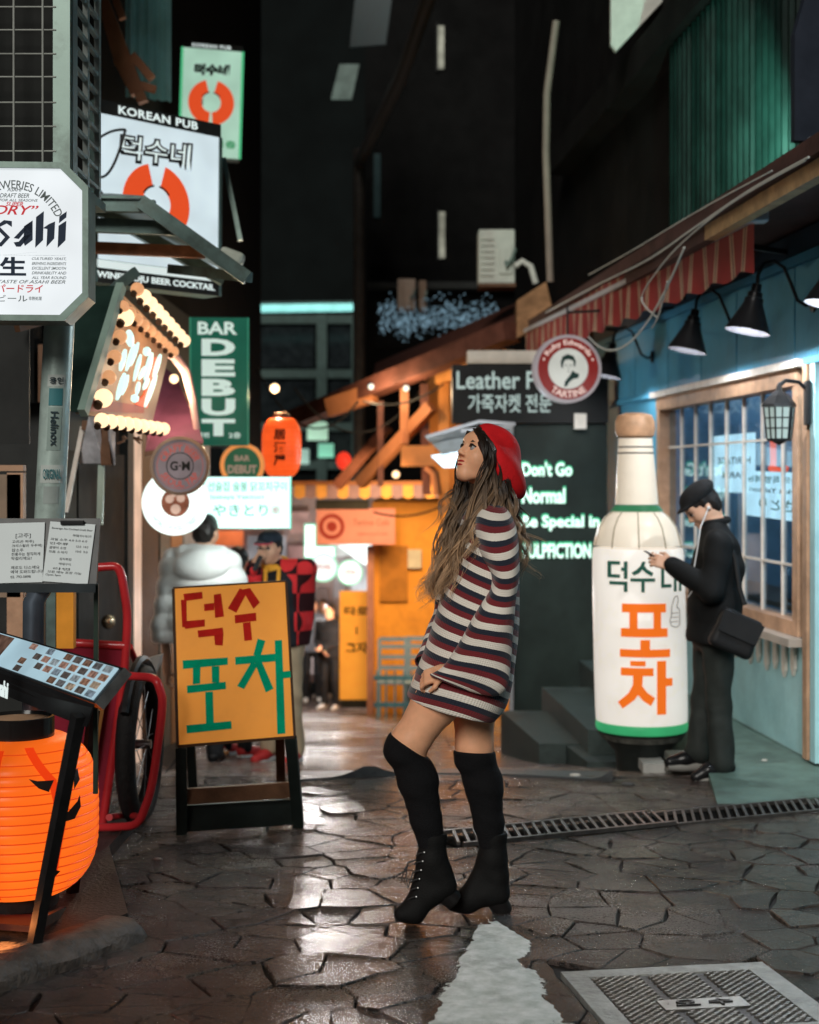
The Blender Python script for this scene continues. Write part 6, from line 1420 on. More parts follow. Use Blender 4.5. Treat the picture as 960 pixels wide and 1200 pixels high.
for px, py, r, c, lab in ((379, 665, 17, (214, 226, 226), 'grey white round sign, left of the two under the cafe sign'), (410, 671, 15, (240, 246, 240), 'bright white round sign with red print, right of the two under the cafe sign')):
    M = frame(at(px, py, 22), (1, 0, 0)); q = 22 / F; t = thing('round_light_sign', M.translation, lab, 'sign', 'round signs under the cafe sign')
    obj('face', disc(M, r * q, .1, -.1, 32), lit('round face%d' % px, c, 1.3, .08, 4), t, 40); obj('ring', disc(M, r * q, .01, .002, 32, (r - 2) * q), lit('mint letter edge'), t)
    obj('lettering', text('커피' if px < 390 else 'OPEN', M @ Matrix.Translation((0, 0, .003)), r * 1.0 * q, r * .45 * q, .02, .004), lit('faded red ink'), t)
glow('spot_lamps', quad([(397, 640, 21.5), (436, 636, 21.5), (440, 655, 21.5), (428, 662, 21.5)], (0, .2, 0)), lit('white awning lamp', (225, 240, 240), 2.2, .1), 'white lit lamp box under the cafe sign\'s right half', 'lamp', None, at(420, 650, 21.5)).name = 'lamp_box'
for px, py, r, c, lab in ((382, 528, 9, (150, 235, 200), 'far mint lit sign, large one by the pipe'), (352, 535, 10, (180, 220, 205), 'far pale green lit sign right of the orange lantern'), (372, 505, 12, (190, 235, 205), 'far whitish green square sign above the mint one')):
    glow('far_sign', fbox(px - r, px + r, py - r * .9, py + r * .9, 34, .1), lit('far sign%d' % px, c, .75, .15, 1), lab, 'sign', 'far lit signs', at(px, py, 34))
# standing yellow banner
bn = thing('standing_banner', at(420, 822, 20.5), 'tall yellow standing sign with black Korean letters beside the person in black', 'banner')
BMx = frame(at(419, 757, 20.5), (1, 0, 0)); kq = 20.5 / F
obj('panel', rect(BMx, -21 * kq, 21 * kq, -63 * kq, 64 * kq, .12, -.122), mat('amber banner face', (.85, .4, .06), .5, var=.12, emit=srgb(236, 158, 60), es=.35), bn)
obj('base', MB().box(BMx @ Vector((0, -67 * kq, -.06)), (38 * kq, .3, .1)), M_DARK, bn)
for ch, y, hh, ww in (('타로', 41, 11, 29), ('|', 18, 9, 2), ('그자', -2, 13, 26)): obj('lettering', text(ch, BMx @ Matrix.Translation((-1 * kq, y * kq, .001)), ww * kq, hh * kq, .03, .004), mat('brown black letters', (.06, .03, .015), .6, var=0), bn)
# stacked blue chairs
M_CHAIR = mat('faded blue plastic', (.16, .25, .36), .5, var=.15); M_CHAIRD = mat('blue fence plastic', (.08, .22, .32), .5, var=.2)
def chair(px, py, d, lab, first=None):
    p = at(px, py, d); p.z = gz(d)
    if first: return dup(first, p, lab)
    t = thing('blue_chair', p, lab, 'chair', 'blue chairs outside the yellow building')
    for sx in (-1, 1):
        obj('rear_leg', MB().bar(p + Vector((sx * .2, .2, 0)), p + Vector((sx * .2, .24, 1.0)), .045, .045), M_CHAIR, t); obj('front_leg', MB().bar(p + Vector((sx * .2, -.2, 0)), p + Vector((sx * .2, -.2, .46)), .045, .045), M_CHAIR, t)
    obj('seat', MB().box(p + Vector((0, 0, .47)), (.46, .46, .04), bev=.01), M_CHAIR, t)
    for z in (.62, .76, .9, 1.0): obj('back_rail', MB().bar(p + Vector((-.2, .23, z)), p + Vector((.2, .23, z)), .03, .055), M_CHAIR, t)
    return t
c_ = chair(462, 800, 19.2, 'blue slatted chair nearest the yellow banner'); 
chair(494, 800, 18.6, 'blue slatted chair just left of the woman\'s dress, raised one', c_); chair(590, 800, 18.6, 'blue slatted chair seen right of the woman\'s dress', c_)
fe = thing('blue_fence', at(465, 810, 18.2), 'low teal blue picket barrier in front of the blue chairs', 'fence')
for i in range(8):
    px = 442 + i * 10.5; a = at(px, 768, 18.2); a.z = gz(18.2) + .62; b = a.copy(); b.z = gz(18.2); obj('picket', MB().bar(b, a, .075, .02), M_CHAIRD, fe)
for z in (.18, .52): p = at(438, 0, 18.25); q = at(522, 0, 18.25); p.z = q.z = gz(18.2) + z; obj('rail', MB().bar(p, q, .03, .06), M_CHAIRD, fe)
wl_ = bpy.data.lights.new('cafe_lamp', 'AREA'); wo = bpy.data.objects.new('cafe_lamp', wl_); COL.objects.link(wo); wo.location = at(470, 562, 17.6); wl_.energy = 150; wl_.size = 1.2; wl_.color = (1, .62, .28); wo.rotation_euler = (R(28), 0, R(0))

for p_, e_ in (((476, 462, 16.4), 22), ((435, 460, 16.6), 22), ((464, 560, 16.6), 20)): lamp('roof_bulb_light', at(*p_), e_, (1, .72, .42), .05)
lamp('shop_end_fill', at(400, 735, 21.0), 90, (1, .92, .85), .15); lamp('shop_end_fill', at(360, 700, 22.4), 110, (1, .95, .92), .12)  # added points that brighten the far shop fronts and the ground
# left upper buildings
lb = thing('left_building', (-3.2, 14, gz(14)), 'black upper building on the left behind the pub signs', 'building')
obj('wall', MB().box((-4.3, 15, 6.5), (4.2, 13, 9)), M_DARKWALL, lb)
tl = thing('timber_scaffold', at(150, 60, 10.5), 'rough brown timber scaffold leaning in the top left between cage and pub sign', 'scaffold')
for a, b, w_ in (((118, -10), (168, 120), .07), ((122, 10), (140, 75), .06), ((140, 70), (160, 110), .08), ((155, 65), (178, 92), .06), ((134, -5), (144, 22), .05), ((150, 95), (182, 105), .05)):
    obj('timber', MB().bar(at(*a, 10.4), at(*b, 10.4), w_, w_), M_TIM, tl)
M1 = frame(at(172, 40, 11.2), (1, .5, 0))
tag(obj('corrugated_sheet', corrugated(M1, -.16, .2, -.5, .65, .07, .014, 0), mat('teal corrugated steel', (.4, .82, .76), .4, .3, var=.3, vs=2), smooth=45, origin=M1.translation), 'teal corrugated sheet at the top left beside the timber scaffold', 'cladding')
# skyline backdrop far away keeps the end of the alley dark
struct('hill', MB().box((0, 150, 2), (300, 10, 14)), mat('far dark hill', (.01, .011, .012), .9, var=.3, vs=.2))
# ------------------------------------------------------------------ people
M_SKIN = mat('fair skin', (.8, .41, .24), .42, var=.12, vs=14, sss=.15); M_SKIN2 = mat('tan skin', (.6, .35, .24), .5, var=.08, vs=18, sss=.1)
M_HAIRB = mat('black hair', (.016, .013, .012), .4, var=.3, vs=60)
def axes(f, u):
    f = Vector(f).normalized(); u = Vector(u); u = (u - f * u.dot(f)).normalized(); return f, f.cross(u) * -1, u     # forward, left side, up
def add_head(S, c, f, u, s=1.0, male=False, neck=None):
    """head with brow, sockets, nose, lips, chin, jaw, ears; s = 1 gives 0.225 m from chin to crown"""
    f, sd, u = axes(f, u); c = Vector(c)
    P = lambda a, b, w_: c + (f * a + sd * b + u * w_) * s
    Mx = Matrix((f, sd, u)).transposed()
    E_ = lambda a, b, w_, r, k=.012, sub=False: S.el(P(a, b, w_), [q * s for q in r], Mx, k * s, sub)
    E_(-.012, 0, .03, (.098, .076, .09)); E_(.03, 0, -.01, (.062, .06, .085), .03)
    for b in (-1, 1):
        S.rc(P(-.005, b * .05, -.05), P(.06, b * .016, -.098), .02 * s, .014 * s, .03 * s)
        E_(.048, b * .036, -.03, (.036, .028, .034), .03); E_(-.012, b * .077, -.008, (.016, .007, .03), .008)
    E_(.068, 0, -.092, (.024, .026, .02), .02); E_(.066, 0, -.062, (.028, .03, .02), .018)
    E_(.07, 0, .04, (.022, .052, .022), .03)
    for b in (-1, 1): E_(.094, b * .031, .004, (.02, .019, .012), .012, True); E_(.074, b * .031, .003, (.0155, .0165, .014), .004)
    S.rc(P(.084, 0, .02), P(.108, 0, -.022), .0085 * s, .0105 * s, .012 * s)
    for b in (-1, 1): E_(.098, b * .012, -.028, (.012, .009, .008), .006)
    E_(.089, 0, -.053, (.012, .022, .0055), .006); E_(.087, 0, -.066, (.012, .019, .0062), .006)
    S.rc(P(.084, -.022, -.0592), P(.084, .022, -.0592), .0018, .0018, .003, True)
    if neck is not None: S.rc(P(-.03, 0, -.06), neck, .055 * s, .058 * s, .03 * s)
    return P
def face_parts(t, P, s, lip, brow, iris=(.05, .03, .02), h=.0025):
    """eyes, brows and lips as parts of the person"""
    for b in (-1, 1):
        e = obj('eye', MB().ball(P(.0775, b * .031, .003), .0148 * s, 12, 8), mat('eye white', (.32, .3, .29), .15, var=0), t, True)
        d_ = (P(.0775 + .0095, b * .031, .005) - P(.0775, b * .031, .003)); obj('iris', MB().ball(P(.0775, b * .031, .003) + d_ * .98, .0072 * s, 10, 6), mat('dark iris', iris, .1, var=0), e, True)
        obj('eyebrow', MB().tube([P(.092, b * .016, .021), P(.0915, b * .03, .0265), P(.078, b * .05, .023)], [.0034 * s, .0042 * s, .0018 * s], 6), brow, t, True)
        obj('lashes', MB().tube([P(.089, b * .014, .006), P(.0935, b * .027, .0135), P(.092, b * .036, .013), P(.084, b * .05, .007)], [.0016 * s, .0034 * s, .0036 * s, .0026 * s], 5), mat('dark lashes', (.01, .008, .007), .5, var=0), e, True)
    c = P(0, 0, 0)
    Sx = SDF(P(.085, 0, -.06) - Vector((.045, .045, .04)), P(.085, 0, -.06) + Vector((.045, .045, .04)), .0022)
    fx, sx, ux = (P(1, 0, 0) - c).normalized(), (P(0, 1, 0) - c).normalized(), (P(0, 0, 1) - c).normalized(); Mx = Matrix((fx, sx, ux)).transposed()
    Sx.el(P(.0898, 0, -.0535), [.0124 * s, .0215 * s, .0058 * s], Mx, .002); Sx.el(P(.0882, 0, -.0662), [.0124 * s, .0185 * s, .0064 * s], Mx, .002)
    sobj('lips', Sx, lip, t)
def add_hand(S, wr, d, n, s=1.0, curl=.5, thumb=1):
    """palm and five unequal bent fingers; d points along the hand, n out of the back of it"""
    d = Vector(d).normalized(); n = Vector(n); n = (n - d * n.dot(d)).normalized(); sd = d.cross(n) * thumb; wr = Vector(wr)
    Mx = Matrix((d, sd, n)).transposed(); c = wr + d * .05 * s
    S.bx(c, [.048 * s, .04 * s, .013 * s], Mx, .012 * s, .012 * s); S.rc(wr - d * .03 * s, wr + d * .02 * s, .026 * s, .028 * s, .02 * s)
    for i, (o, L) in enumerate(((.031, .07), (.011, .078), (-.01, .073), (-.03, .057))):
        p = wr + (d * .09 + sd * o) * s; a = curl * (.75 + .12 * i)
        r = [.0092, .0086, .0078, .0068]; dv = d.copy(); pts = [p]
        for q, fr in enumerate((.45, .32, .25)):
            ang = a * (.7, 1.0, .8)[q]; dv = (Matrix.Rotation(-ang, 3, sd * thumb * 1) @ dv) if False else (dv * math.cos(ang) - n * math.sin(ang) if q == 0 else dv)
            if q > 0:
                nn_ = sd.cross(dv); nn_ = nn_ if nn_.dot(n) > 0 or True else -nn_; down = (-n - dv * (-n).dot(dv))
                down = down.normalized() if down.length > .05 else -d; dv = (dv * math.cos(ang) + down * math.sin(ang)).normalized()
            pts.append(pts[-1] + dv * L * fr * s)
        S.path(pts, [x * s for x in r], .004 * s)
    p = wr + (d * .025 + sd * .034) * s; q = p + (d * .03 + sd * .022 - n * .012) * s; e = q + (d * .028 + sd * .002 - n * .014) * s
    S.path([p, q, e], [.0125 * s, .0105 * s, .008 * s], .008 * s); return S

# ---------------------------------------------------------------- the woman
WD = 5.15
def wp(px, py, dy=0.0): return at(px, py, WD + dy)
wm_ = thing('person', Vector((.16, WD, gz(WD))), 'woman in a red beret and striped knit dress looking up in mid alley', 'person')
hc = wp(569, 536, .0)
fh = Vector((-math.cos(R(31)), -math.sin(R(31)), 0)); pit = R(22)
fw = fh * math.cos(pit) + Vector((0, 0, math.sin(pit))); uw = -fh * math.sin(pit) + Vector((0, 0, math.cos(pit)))
S_ = SDF((at(430, 0, WD).x, WD - .34, .2), (at(625, 0, WD).x, WD + .32, 1.80), .004)
nk = wp(574, 606, .0)
Pw = add_head(S_, hc, fw, uw, .97, neck=nk)
S_.rc(nk, wp(572, 625), .058, .075, .05)
S_.path([wp(574, 640), wp(566, 700), wp(548, 765)], [.1, .1, .11], .06, flat=((0, 1, 0), 1.35))
hipN, kneeN, ankN = wp(546, 770, -.075), wp(476, 876, -.085), wp(510, 1008, -.075)
hipF, kneeF, ankF = wp(556, 770, .08), wp(556, 882, .06), wp(579, 1006, .07)
for hp, kn, an in ((hipN, kneeN, ankN), (hipF, kneeF, ankF)):
    S_.path([hp, hp.lerp(kn, .45), kn - (kn - hp) * .06, kn], [.098, .084, .063, .058], .03)
    S_.path([kn, kn.lerp(an, .3) + Vector((.012, 0, 0)), an], [.056, .054, .03], .02)
# arms and hands are one skin with the body
elN, wrN = wp(580, 770, -.18), wp(523, 787, -.19)
S_.path([wp(586, 640, -.12), elN, wrN], [.04, .035, .022], .02)
elF, wrF = wp(528, 712, .19), wp(503, 778, .02)
S_.path([wp(556, 635, .15), elF, wrF], [.045, .038, .026], .02)
add_hand(S_, wrN + Vector((-.005, 0, 0)), (-.85, .25, -.3), (-.15, -.7, .7), .8, 1.0, -1)
add_hand(S_, wrF, (-.6, -.35, -.75), (-.8, .3, .4), .9, .6, 1)
S_.disp(lambda x, y, z: .0006 * np.sin(60 * x + 40 * z))
sobj('body', S_, M_SKIN, wm_)
face_parts(wm_, Pw, .97, mat('red lipstick', (.42, .02, .025), .3, var=.05), mat('dark brown brow', (.03, .018, .012), .6, var=0))
# knitted dress: lofted rings, stripes follow the knit rows
def knit_mat(name, period, cols):
    m = stripe_mat(name, cols, period); n = m.node_tree.nodes; l = m.node_tree.links; p = n['Principled BSDF']
    for q in n:
        if q.type == 'SEPXYZ': sx = q
        if q.type == 'TEX_NOISE' and abs(q.inputs['Scale'].default_value - 900) < 1: q.inputs['Scale'].default_value = 260
    for lk in list(l):
        if lk.from_node == sx: l.new(sx.outputs['Y'], lk.to_socket)
    mu = n.new('ShaderNodeMath'); mu.operation = 'MULTIPLY'; mu.inputs[1].default_value = 700; l.new(sx.outputs['X'], mu.inputs[0]); s1 = n.new('ShaderNodeMath'); s1.operation = 'SINE'; l.new(mu.outputs[0], s1.inputs[0])
    m2 = n.new('ShaderNodeMath'); m2.operation = 'MULTIPLY'; m2.inputs[1].default_value = 900; l.new(sx.outputs['Y'], m2.inputs[0]); s2 = n.new('ShaderNodeMath'); s2.operation = 'SINE'; l.new(m2.outputs[0], s2.inputs[0])
    ad = n.new('ShaderNodeMath'); l.new(s1.outputs[0], ad.inputs[0]); l.new(s2.outputs[0], ad.inputs[1])
    b = n.new('ShaderNodeBump'); b.inputs['Strength'].default_value = .35; b.inputs['Distance'].default_value = .002; l.new(ad.outputs[0], b.inputs['Height']); l.new(b.outputs[0], p.inputs['Normal'])
    p.inputs['Roughness'].default_value = .85; p.inputs['Sheen Weight'].default_value = .2; return m
M_KNIT = knit_mat('striped knit', .0645, [(0, (.82, .76, .67)), (.38, (.007, .012, .027)), (.68, (.17, .009, .014))])
def catmull(P, t):
    n = len(P) - 1; i = min(int(t * n), n - 1); f = t * n - i
    p0, p1, p2, p3 = P[max(i - 1, 0)], P[i], P[i + 1], P[min(i + 2, n)]
    return .5 * ((2 * p1) + (p2 - p0) * f + (2 * p0 - 5 * p1 + 4 * p2 - p3) * f * f + (3 * p1 - p0 - 3 * p2 + p3) * f ** 3)
sec = np.array([(552, 589, 589, 590, .062), (549, 597, 596, 602, .095), (544, 609, 603, 622, .165), (538, 629, 606, 654, .195), (530, 656, 606, 694, .19), (521, 688, 605, 732, .185), (511, 724, 602, 768, .19), (499, 764, 597, 806, .2), (487, 794, 590, 828, .205), (479, 814, 579, 841, .195)], float)
def loft(name, secf, rows, n, parent, v0=0.0, wr=.004, drop=0.0):
    P = []; U = []; v = v0; prev = None
    for i in range(rows + 1):
        t = i / rows; fx, fy, bx_, by, hw_ = secf(t); a, b = wp(fx, fy), wp(bx_, by); c = (a + b) / 2; ax = (a - b) / 2
        if prev is not None: v += (c - prev).length
        prev = c.copy(); row = []; ur = []
        for j in range(n + 1):
            th = 2 * PI * (j % n) / n; cs_, sn = math.cos(th), math.sin(th); e = 2 / 2.35
            x = math.copysign(abs(cs_) ** e, cs_); y = math.copysign(abs(sn) ** e, sn)
            w_ = 1 + wr * 10 * (math.sin(5 * th + 9 * t) * math.sin(PI * t) * .25 + .3 * math.sin(3 * th - 14 * t) * t * (1 - t))
            up = drop * math.sin(PI * t) * 0
            row.append(c + ax * x * w_ + Vector((0, -hw_ * y * w_, 0))); ur.append((j / n * 1.0, v + .012 * math.sin(2 * th + 5 * t)))
        P.append(row); U.append(ur)
    return P, U
P, U = loft('dress', lambda t: catmull(sec, t), 70, 56, wm_, v0=.036, wr=.0075)
dress = grid_uv('dress', P, U, M_KNIT, wm_, closed=True)
md = dress.modifiers.new('thickness', 'SOLIDIFY'); md.thickness = .006; md.offset = 1
def sleeve(pts, rs, v0, name='sleeve', n=22, rows=46, flat=1.0):
    pts = np.array([list(p) for p in pts]); rs = np.array(rs); P = []; U = []; v = v0; prev = None; X = None
    for i in range(rows + 1):
        t = i / rows; c = Vector(catmull(pts, t)); c2 = Vector(catmull(pts, min(1, t + .01))); c1 = Vector(catmull(pts, max(0, t - .01))); tg = (c2 - c1).normalized(); r = float(catmull(rs, t))
        if X is None: X = tg.cross(Vector((0, 1, 0))).normalized()
        X = (X - tg * X.dot(tg)).normalized(); Y = tg.cross(X)
        if prev is not None: v += (c - prev).length
        prev = c; row = []; ur = []
        for j in range(n + 1):
            th = 2 * PI * (j % n) / n; w_ = 1 + .05 * math.sin(4 * th + 17 * t) * math.sin(PI * t) + .045 * math.sin(2 * th + 26 * t)
            row.append(c + (X * math.cos(th) + Y * math.sin(th) * flat) * r * w_); ur.append((j / n * .5, v))
        P.append(row); U.append(ur)
    o = grid_uv(name, P, U, M_KNIT, wm_, closed=True); m_ = o.modifiers.new('thickness', 'SOLIDIFY'); m_.thickness = .004; return o
secS = np.array([(559, 590, 584, 588, .025), (556, 600, 592, 596, .06), (554, 616, 599, 608, .09), (556, 634, 603, 624, .108), (562, 650, 604, 642, .105), (572, 668, 604, 668, .092), (571, 685, 600, 694, .07), (561, 701, 598, 716, .07), (550, 719, 596, 737, .072), (540, 738, 595, 760, .072), (529, 757, 593, 780, .07), (519, 771, 589, 798, .062), (508, 779, 574, 806, .05), (503, 781, 540, 798, .038)], float)
P, U = loft('sleeve', lambda t: catmull(secS, t), 60, 34, wm_, v0=.036, wr=.006)
P = [[q + Vector((0, -.085 - .115 * min(1, i / 26) ** .8, 0)) for q in r] for i, r in enumerate(P)]
o = grid_uv('sleeve', P, U, M_KNIT, wm_, closed=True); m_ = o.modifiers.new('thickness', 'SOLIDIFY'); m_.thickness = .005
sleeve([wp(556, 620, .1), wp(545, 640, .16), wp(532, 690, .19), wp(520, 735, .16), wp(500, 778, .03)], [.06, .062, .055, .05, .04], .03)
# standing collar
obj('collar', MB().tube([wp(553, 590, 0) + Vector((.06 + .057 * -math.cos(a), -.062 * math.sin(a), .012 * math.cos(a))) for a in np.linspace(0, 2 * PI, 26)[:-1]], .011, 8, closed=True), mat('white knit collar', (.6, .55, .48), .85), wm_, True)
# over-knee stockings and ankle boots
M_STOCK = mat('black knit stocking', (.005, .005, .006), .9, var=.3, vs=90, bump=.5, bs=220); M_BOOT = mat('black suede boot', (.005, .005, .005), .75, var=.3, vs=25, bump=.2, bs=150)
def stocking(kn, an, top):
    S = SDF([min(kn[i], an[i], top[i]) - .13 for i in range(3)], [max(kn[i], an[i], top[i]) + .13 for i in range(3)], .005)
    S.path([top, kn], [.073, .067], .02); S.path([kn, kn.lerp(an, .3) + Vector((.012, 0, 0)), kn.lerp(an, .65) + Vector((.005, 0, 0)), an, an - Vector((0, 0, .06))], [.067, .068, .053, .041, .038], .02)
    ax = (top - kn).normalized(); S.cut(top, ax)
    S.rc(top - ax * .026, top - ax * .012, .075, .077, .008); S.cut(top - ax * .004, ax)
    S.disp(lambda x, y, z: .0018 * np.sin(90 * z + 30 * x) * np.sin(25 * z + 9)); return sobj('stocking', S, M_STOCK, wm_)
stocking(kneeN, ankN, kneeN.lerp(hipN, .045) + Vector((0, 0, 0.0))); stocking(kneeF, ankF, kneeF.lerp(hipF, .03))
def boot(an, heel, toe, hb, ball, lace):
    """an ankle, heel back of the foot, toe tip, hb bottom of the heel block, ball: ground under the ball of the foot"""
    pts = (an, heel, toe, hb, ball); S = SDF([min(p[i] for p in pts) - .11 for i in range(3)], [max(p[i] for p in pts) + .12 for i in range(3)], .0045)
    up = Vector((0, 0, 1)); b2 = ball + up * .035; fd = (b2 - heel); fd.normalize(); arch = heel.lerp(b2, .5) + up * .006
    S.path([an + up * .07, an, heel.lerp(an, .5) + fd * .01, heel + fd * .025 + up * .012], [.049, .047, .045, .04], .02)
    S.path([heel + fd * .02, arch + up * .012, b2 + up * .004, toe + up * .012], [.038, .04, .038, .026], .03, flat=((0, 1, 0), 1.05))
    S.rc(an - up * .01 - Vector((.01, 0, 0)), b2 + up * .016, .041, .026, .03); S.rc(an + up * .072, an + up * .078, .0505, .051, .006)
    S.cut(an + up * .09 , up); S.cut(ball + up * .004, (ball - b2))
    b = sobj('boot', S, M_BOOT, wm_)
    hp = heel + fd * .034 - up * .004; S2 = SDF([min(hp[i], hb[i]) - .08 for i in range(3)], [max(hp[i], hb[i]) + .08 for i in range(3)], .004)
    S2.rc(hp + (hp - hb).normalized() * .01, hb + (hp - hb).normalized() * .02, .041, .036, .01, flat=((0, 1, 0), .9)); S2.cut(hb, (hb - hp)); sobj('heel', S2, mat('black heel', (.012, .011, .011), .4), b)
    if lace:
        q = an + Vector((-.056, -.02, .0))
        for k in range(6):
            c = an.lerp(b2, .05 + .14 * k) + Vector((-.046 + .004 * k, -.028, .03 - .004 * k)); obj('lace', MB().tube([c + Vector((-.008, .004, -.004)), c + Vector((.004, -.014, .008)), c + Vector((.02, -.016, .012))], .0028, 5), mat('black lace', (.03, .03, .03), .6, var=0), b, True)
            obj('eyelet', MB().ball(c + Vector((.02, -.016, .012)), .0034, 6, 4), mat('steel eyelet', (.5, .5, .5), .3, .8, var=0), b, True)
        for s_ in (-1, 1): obj('lace', MB().tube([q, q + Vector((-.03, .01 * s_, -.01)), q + Vector((-.045 + .008 * s_, .015 * s_, -.06)), q + Vector((-.03, 0, -.1)), q + Vector((-.012, 0, -.04))], .0022, 5), mat('black lace'), b, True)
boot(wp(507, 1006, -.075), wp(526, 1034, -.07), wp(471, 1075, -.1), wp(534, 1057, -.065), gat(484, 1082), True)
boot(wp(578, 1004, .07), wp(590, 1046, .07), wp(531, 1063, .055), wp(592, 1071, .075), wp(546, 1070, .06), False)
# beret
rimd = Vector((.40, 0, -.917)); nb_ = Vector((.917, 0, .40)); bc = wp(582, 545, .0)
Mb_ = Matrix((nb_, Vector((0, 1, 0)), rimd)).transposed()
S = SDF(bc - Vector((.2, .2, .2)), bc + Vector((.2, .2, .2)), .005)
S.el(bc + nb_ * .004, [.055, .116, .14], Mb_, .01); S.el(bc + nb_ * .03 + rimd * .04, [.044, .085, .095], Mb_, .04)
S.el(Pw(-.022, 0, .03), [.1, .086, .097], Matrix(axes(fw, uw)).transposed(), .03); S.cut(bc - nb_ * .026, -nb_)
S.disp(lambda x, y, z: .0055 * np.sin(38 * (x - bc.x) + 22 * (z - bc.z)) * np.sin(30 * (y - bc.y) + 18 * (z - bc.z) + 1))
br = sobj('beret', S, mat('red felt', (.62, .012, .016), .8, var=.12, vs=30, bump=.3, bs=180), wm_)
ring_ = [bc - nb_ * .028 + Vector((0, math.cos(a) * .106, 0)) + rimd * math.sin(a) * .128 for a in np.linspace(0, 2 * PI, 40)[:-1]]
obj('band', MB().tube(ring_, .008, 8, closed=True), mat('dark beret band', (.025, .01, .01), .7), br, True)
# hair: a cap under the beret and many tapered wavy locks
def hair_mat(name, dark, light):
    m = bpy.data.materials.new(name); m.use_nodes = True; n = m.node_tree.nodes; l = m.node_tree.links; p = n['Principled BSDF']
    uv = n.new('ShaderNodeUVMap'); sx = n.new('ShaderNodeSeparateXYZ'); l.new(uv.outputs[0], sx.inputs[0])
    cr = n.new('ShaderNodeValToRGB'); cr.color_ramp.elements[0].color = (*dark, 1); cr.color_ramp.elements[1].color = (*light, 1); cr.color_ramp.elements[0].position = .3; cr.color_ramp.elements[1].position = 1
    l.new(sx.outputs['Y'], cr.inputs['Fac']); hv = n.new('ShaderNodeHueSaturation'); mr = n.new('ShaderNodeMapRange'); mr.inputs[3].default_value = .5; mr.inputs[4].default_value = 1.35
    l.new(sx.outputs['X'], mr.inputs[0]); l.new(mr.outputs[0], hv.inputs['Value']); l.new(cr.outputs[0], hv.inputs['Color']); l.new(hv.outputs[0], p.inputs['Base Color'])
    p.inputs['Roughness'].default_value = .38; p.inputs['Specular IOR Level'].default_value = .45; return m
def locks(name, guides, m, parent, seed=1):
    rng = random.Random(seed); V = []; Fc = []; UVs = []; n = 4
    for pts, cnt, spread, r0, wave, fray in guides:
        P = np.array([list(p) for p in pts]); nc = max(3, cnt // 3); CL = []
        for q in range(nc):
            CL.append((np.array([rng.gauss(0, 1), rng.gauss(0, 1), rng.gauss(0, .6)]) * spread, np.array([rng.gauss(0, 1), rng.gauss(0, 1), rng.gauss(0, 1)]) * spread * fray, rng.uniform(0, 6.3), rng.uniform(1.7, 2.7), wave * rng.uniform(1.2, 2.5), rng.random()))
        for c in range(int(cnt * 5)):
            co, ce, ph, fq, am, shade = rng.choice(CL); off = co + np.array([rng.gauss(0, 1), rng.gauss(0, 1), rng.gauss(0, .5)]) * spread * .32; end = ce + np.array([rng.gauss(0, 1), rng.gauss(0, 1), rng.gauss(0, 1)]) * spread * .35
            ph += rng.gauss(0, .22); am *= rng.uniform(.8, 1.2); shade = min(1, max(0, shade + rng.gauss(0, .16))); L = rng.uniform(.8, 1.0); r1 = r0 * rng.uniform(.5, 1.25); N = 24
            r1 *= .42; base = len(V); prev = None; ring = []
            for i in range(N + 1):
                t = i / N * L; p = catmull(P, t) + off * (.5 + .5 * t) + end * t * t; w_ = am * (.25 + t)
                p = p + np.array([math.sin(ph + fq * 6.3 * t) * w_, math.cos(ph * 1.7 + fq * 5 * t) * w_ * .8, 0]); ring.append(Vector(p))
            for i, p in enumerate(ring):
                tg = (ring[min(i + 1, N)] - ring[max(i - 1, 0)]).normalized(); x = tg.cross(Vector((0, 1, .2))).normalized(); y = tg.cross(x); tt_ = i / N; r = r1 * (1 - .85 * tt_ ** 2.5) * (.55 + .45 * min(1, tt_ * 6))
                for k in range(n): a = 2 * PI * k / n; V.append(p + x * math.cos(a) * r + y * math.sin(a) * r * .7); UVs.append((shade, tt_))
            for i in range(N):
                for k in range(n): Fc.append((base + i * n + k, base + i * n + (k + 1) % n, base + (i + 1) * n + (k + 1) % n, base + (i + 1) * n + k))
    o = obj(name, MB().add(V, Fc), m, parent, 180); me = o.data; ul = me.uv_layers.new(name='UVMap')
    for lp in me.loops: ul.data[lp.index].uv = UVs[lp.vertex_index]
    return o
M_HAIRW = hair_mat('brown wavy hair', (.022, .012, .007), (.62, .39, .22))
S = SDF(hc - Vector((.2, .2, .25)), hc + Vector((.2, .2, .2)), .005); fX, sX, uX = axes(fw, uw); Mh = Matrix((fX, sX, uX)).transposed()
S.el(Pw(-.018, 0, .032), [.104, .085, .1], Mh, .01); S.el(Pw(-.055, 0, -.04), [.065, .082, .1], Mh, .05); S.el(Pw(-.05, 0, -.12), [.05, .07, .08], Mh, .05)
S.el(Pw(.085, -.0, -.02), [.075, .062, .098], Mh, .012, True); S.cut(Pw(.072, 0, .05), fX); S.cut(bc + nb_ * .004, nb_)
sobj('hair_cap', S, mat('dark brown hair base', (.03, .018, .012), .45, var=.4, vs=50, bump=.5, bs=140), wm_)
g = []
def G(pts, cnt, spread=.012, r=.0042, wave=.012, fray=1.3): g.append(([wp(*p) for p in pts], cnt, spread, r, wave, fray))
G([(560, 504, -.045), (572, 530, -.1), (570, 560, -.108), (557, 592, -.12), (540, 630, -.13), (524, 668, -.13), (516, 700, -.12)], 34, .011, .0045, .014, 1.6)
G([(560, 503, -.06), (574, 528, -.112), (572, 562, -.115), (562, 598, -.125), (548, 634, -.145), (532, 664, -.15), (520, 690, -.14)], 34, .012, .0045, .014, 1.5)
G([(566, 508, -.07), (581, 540, -.1), (582, 574, -.1), (574, 606, -.13), (556, 632, -.17), (545, 660, -.17)], 24, .011, .0042, .013, 1.6)
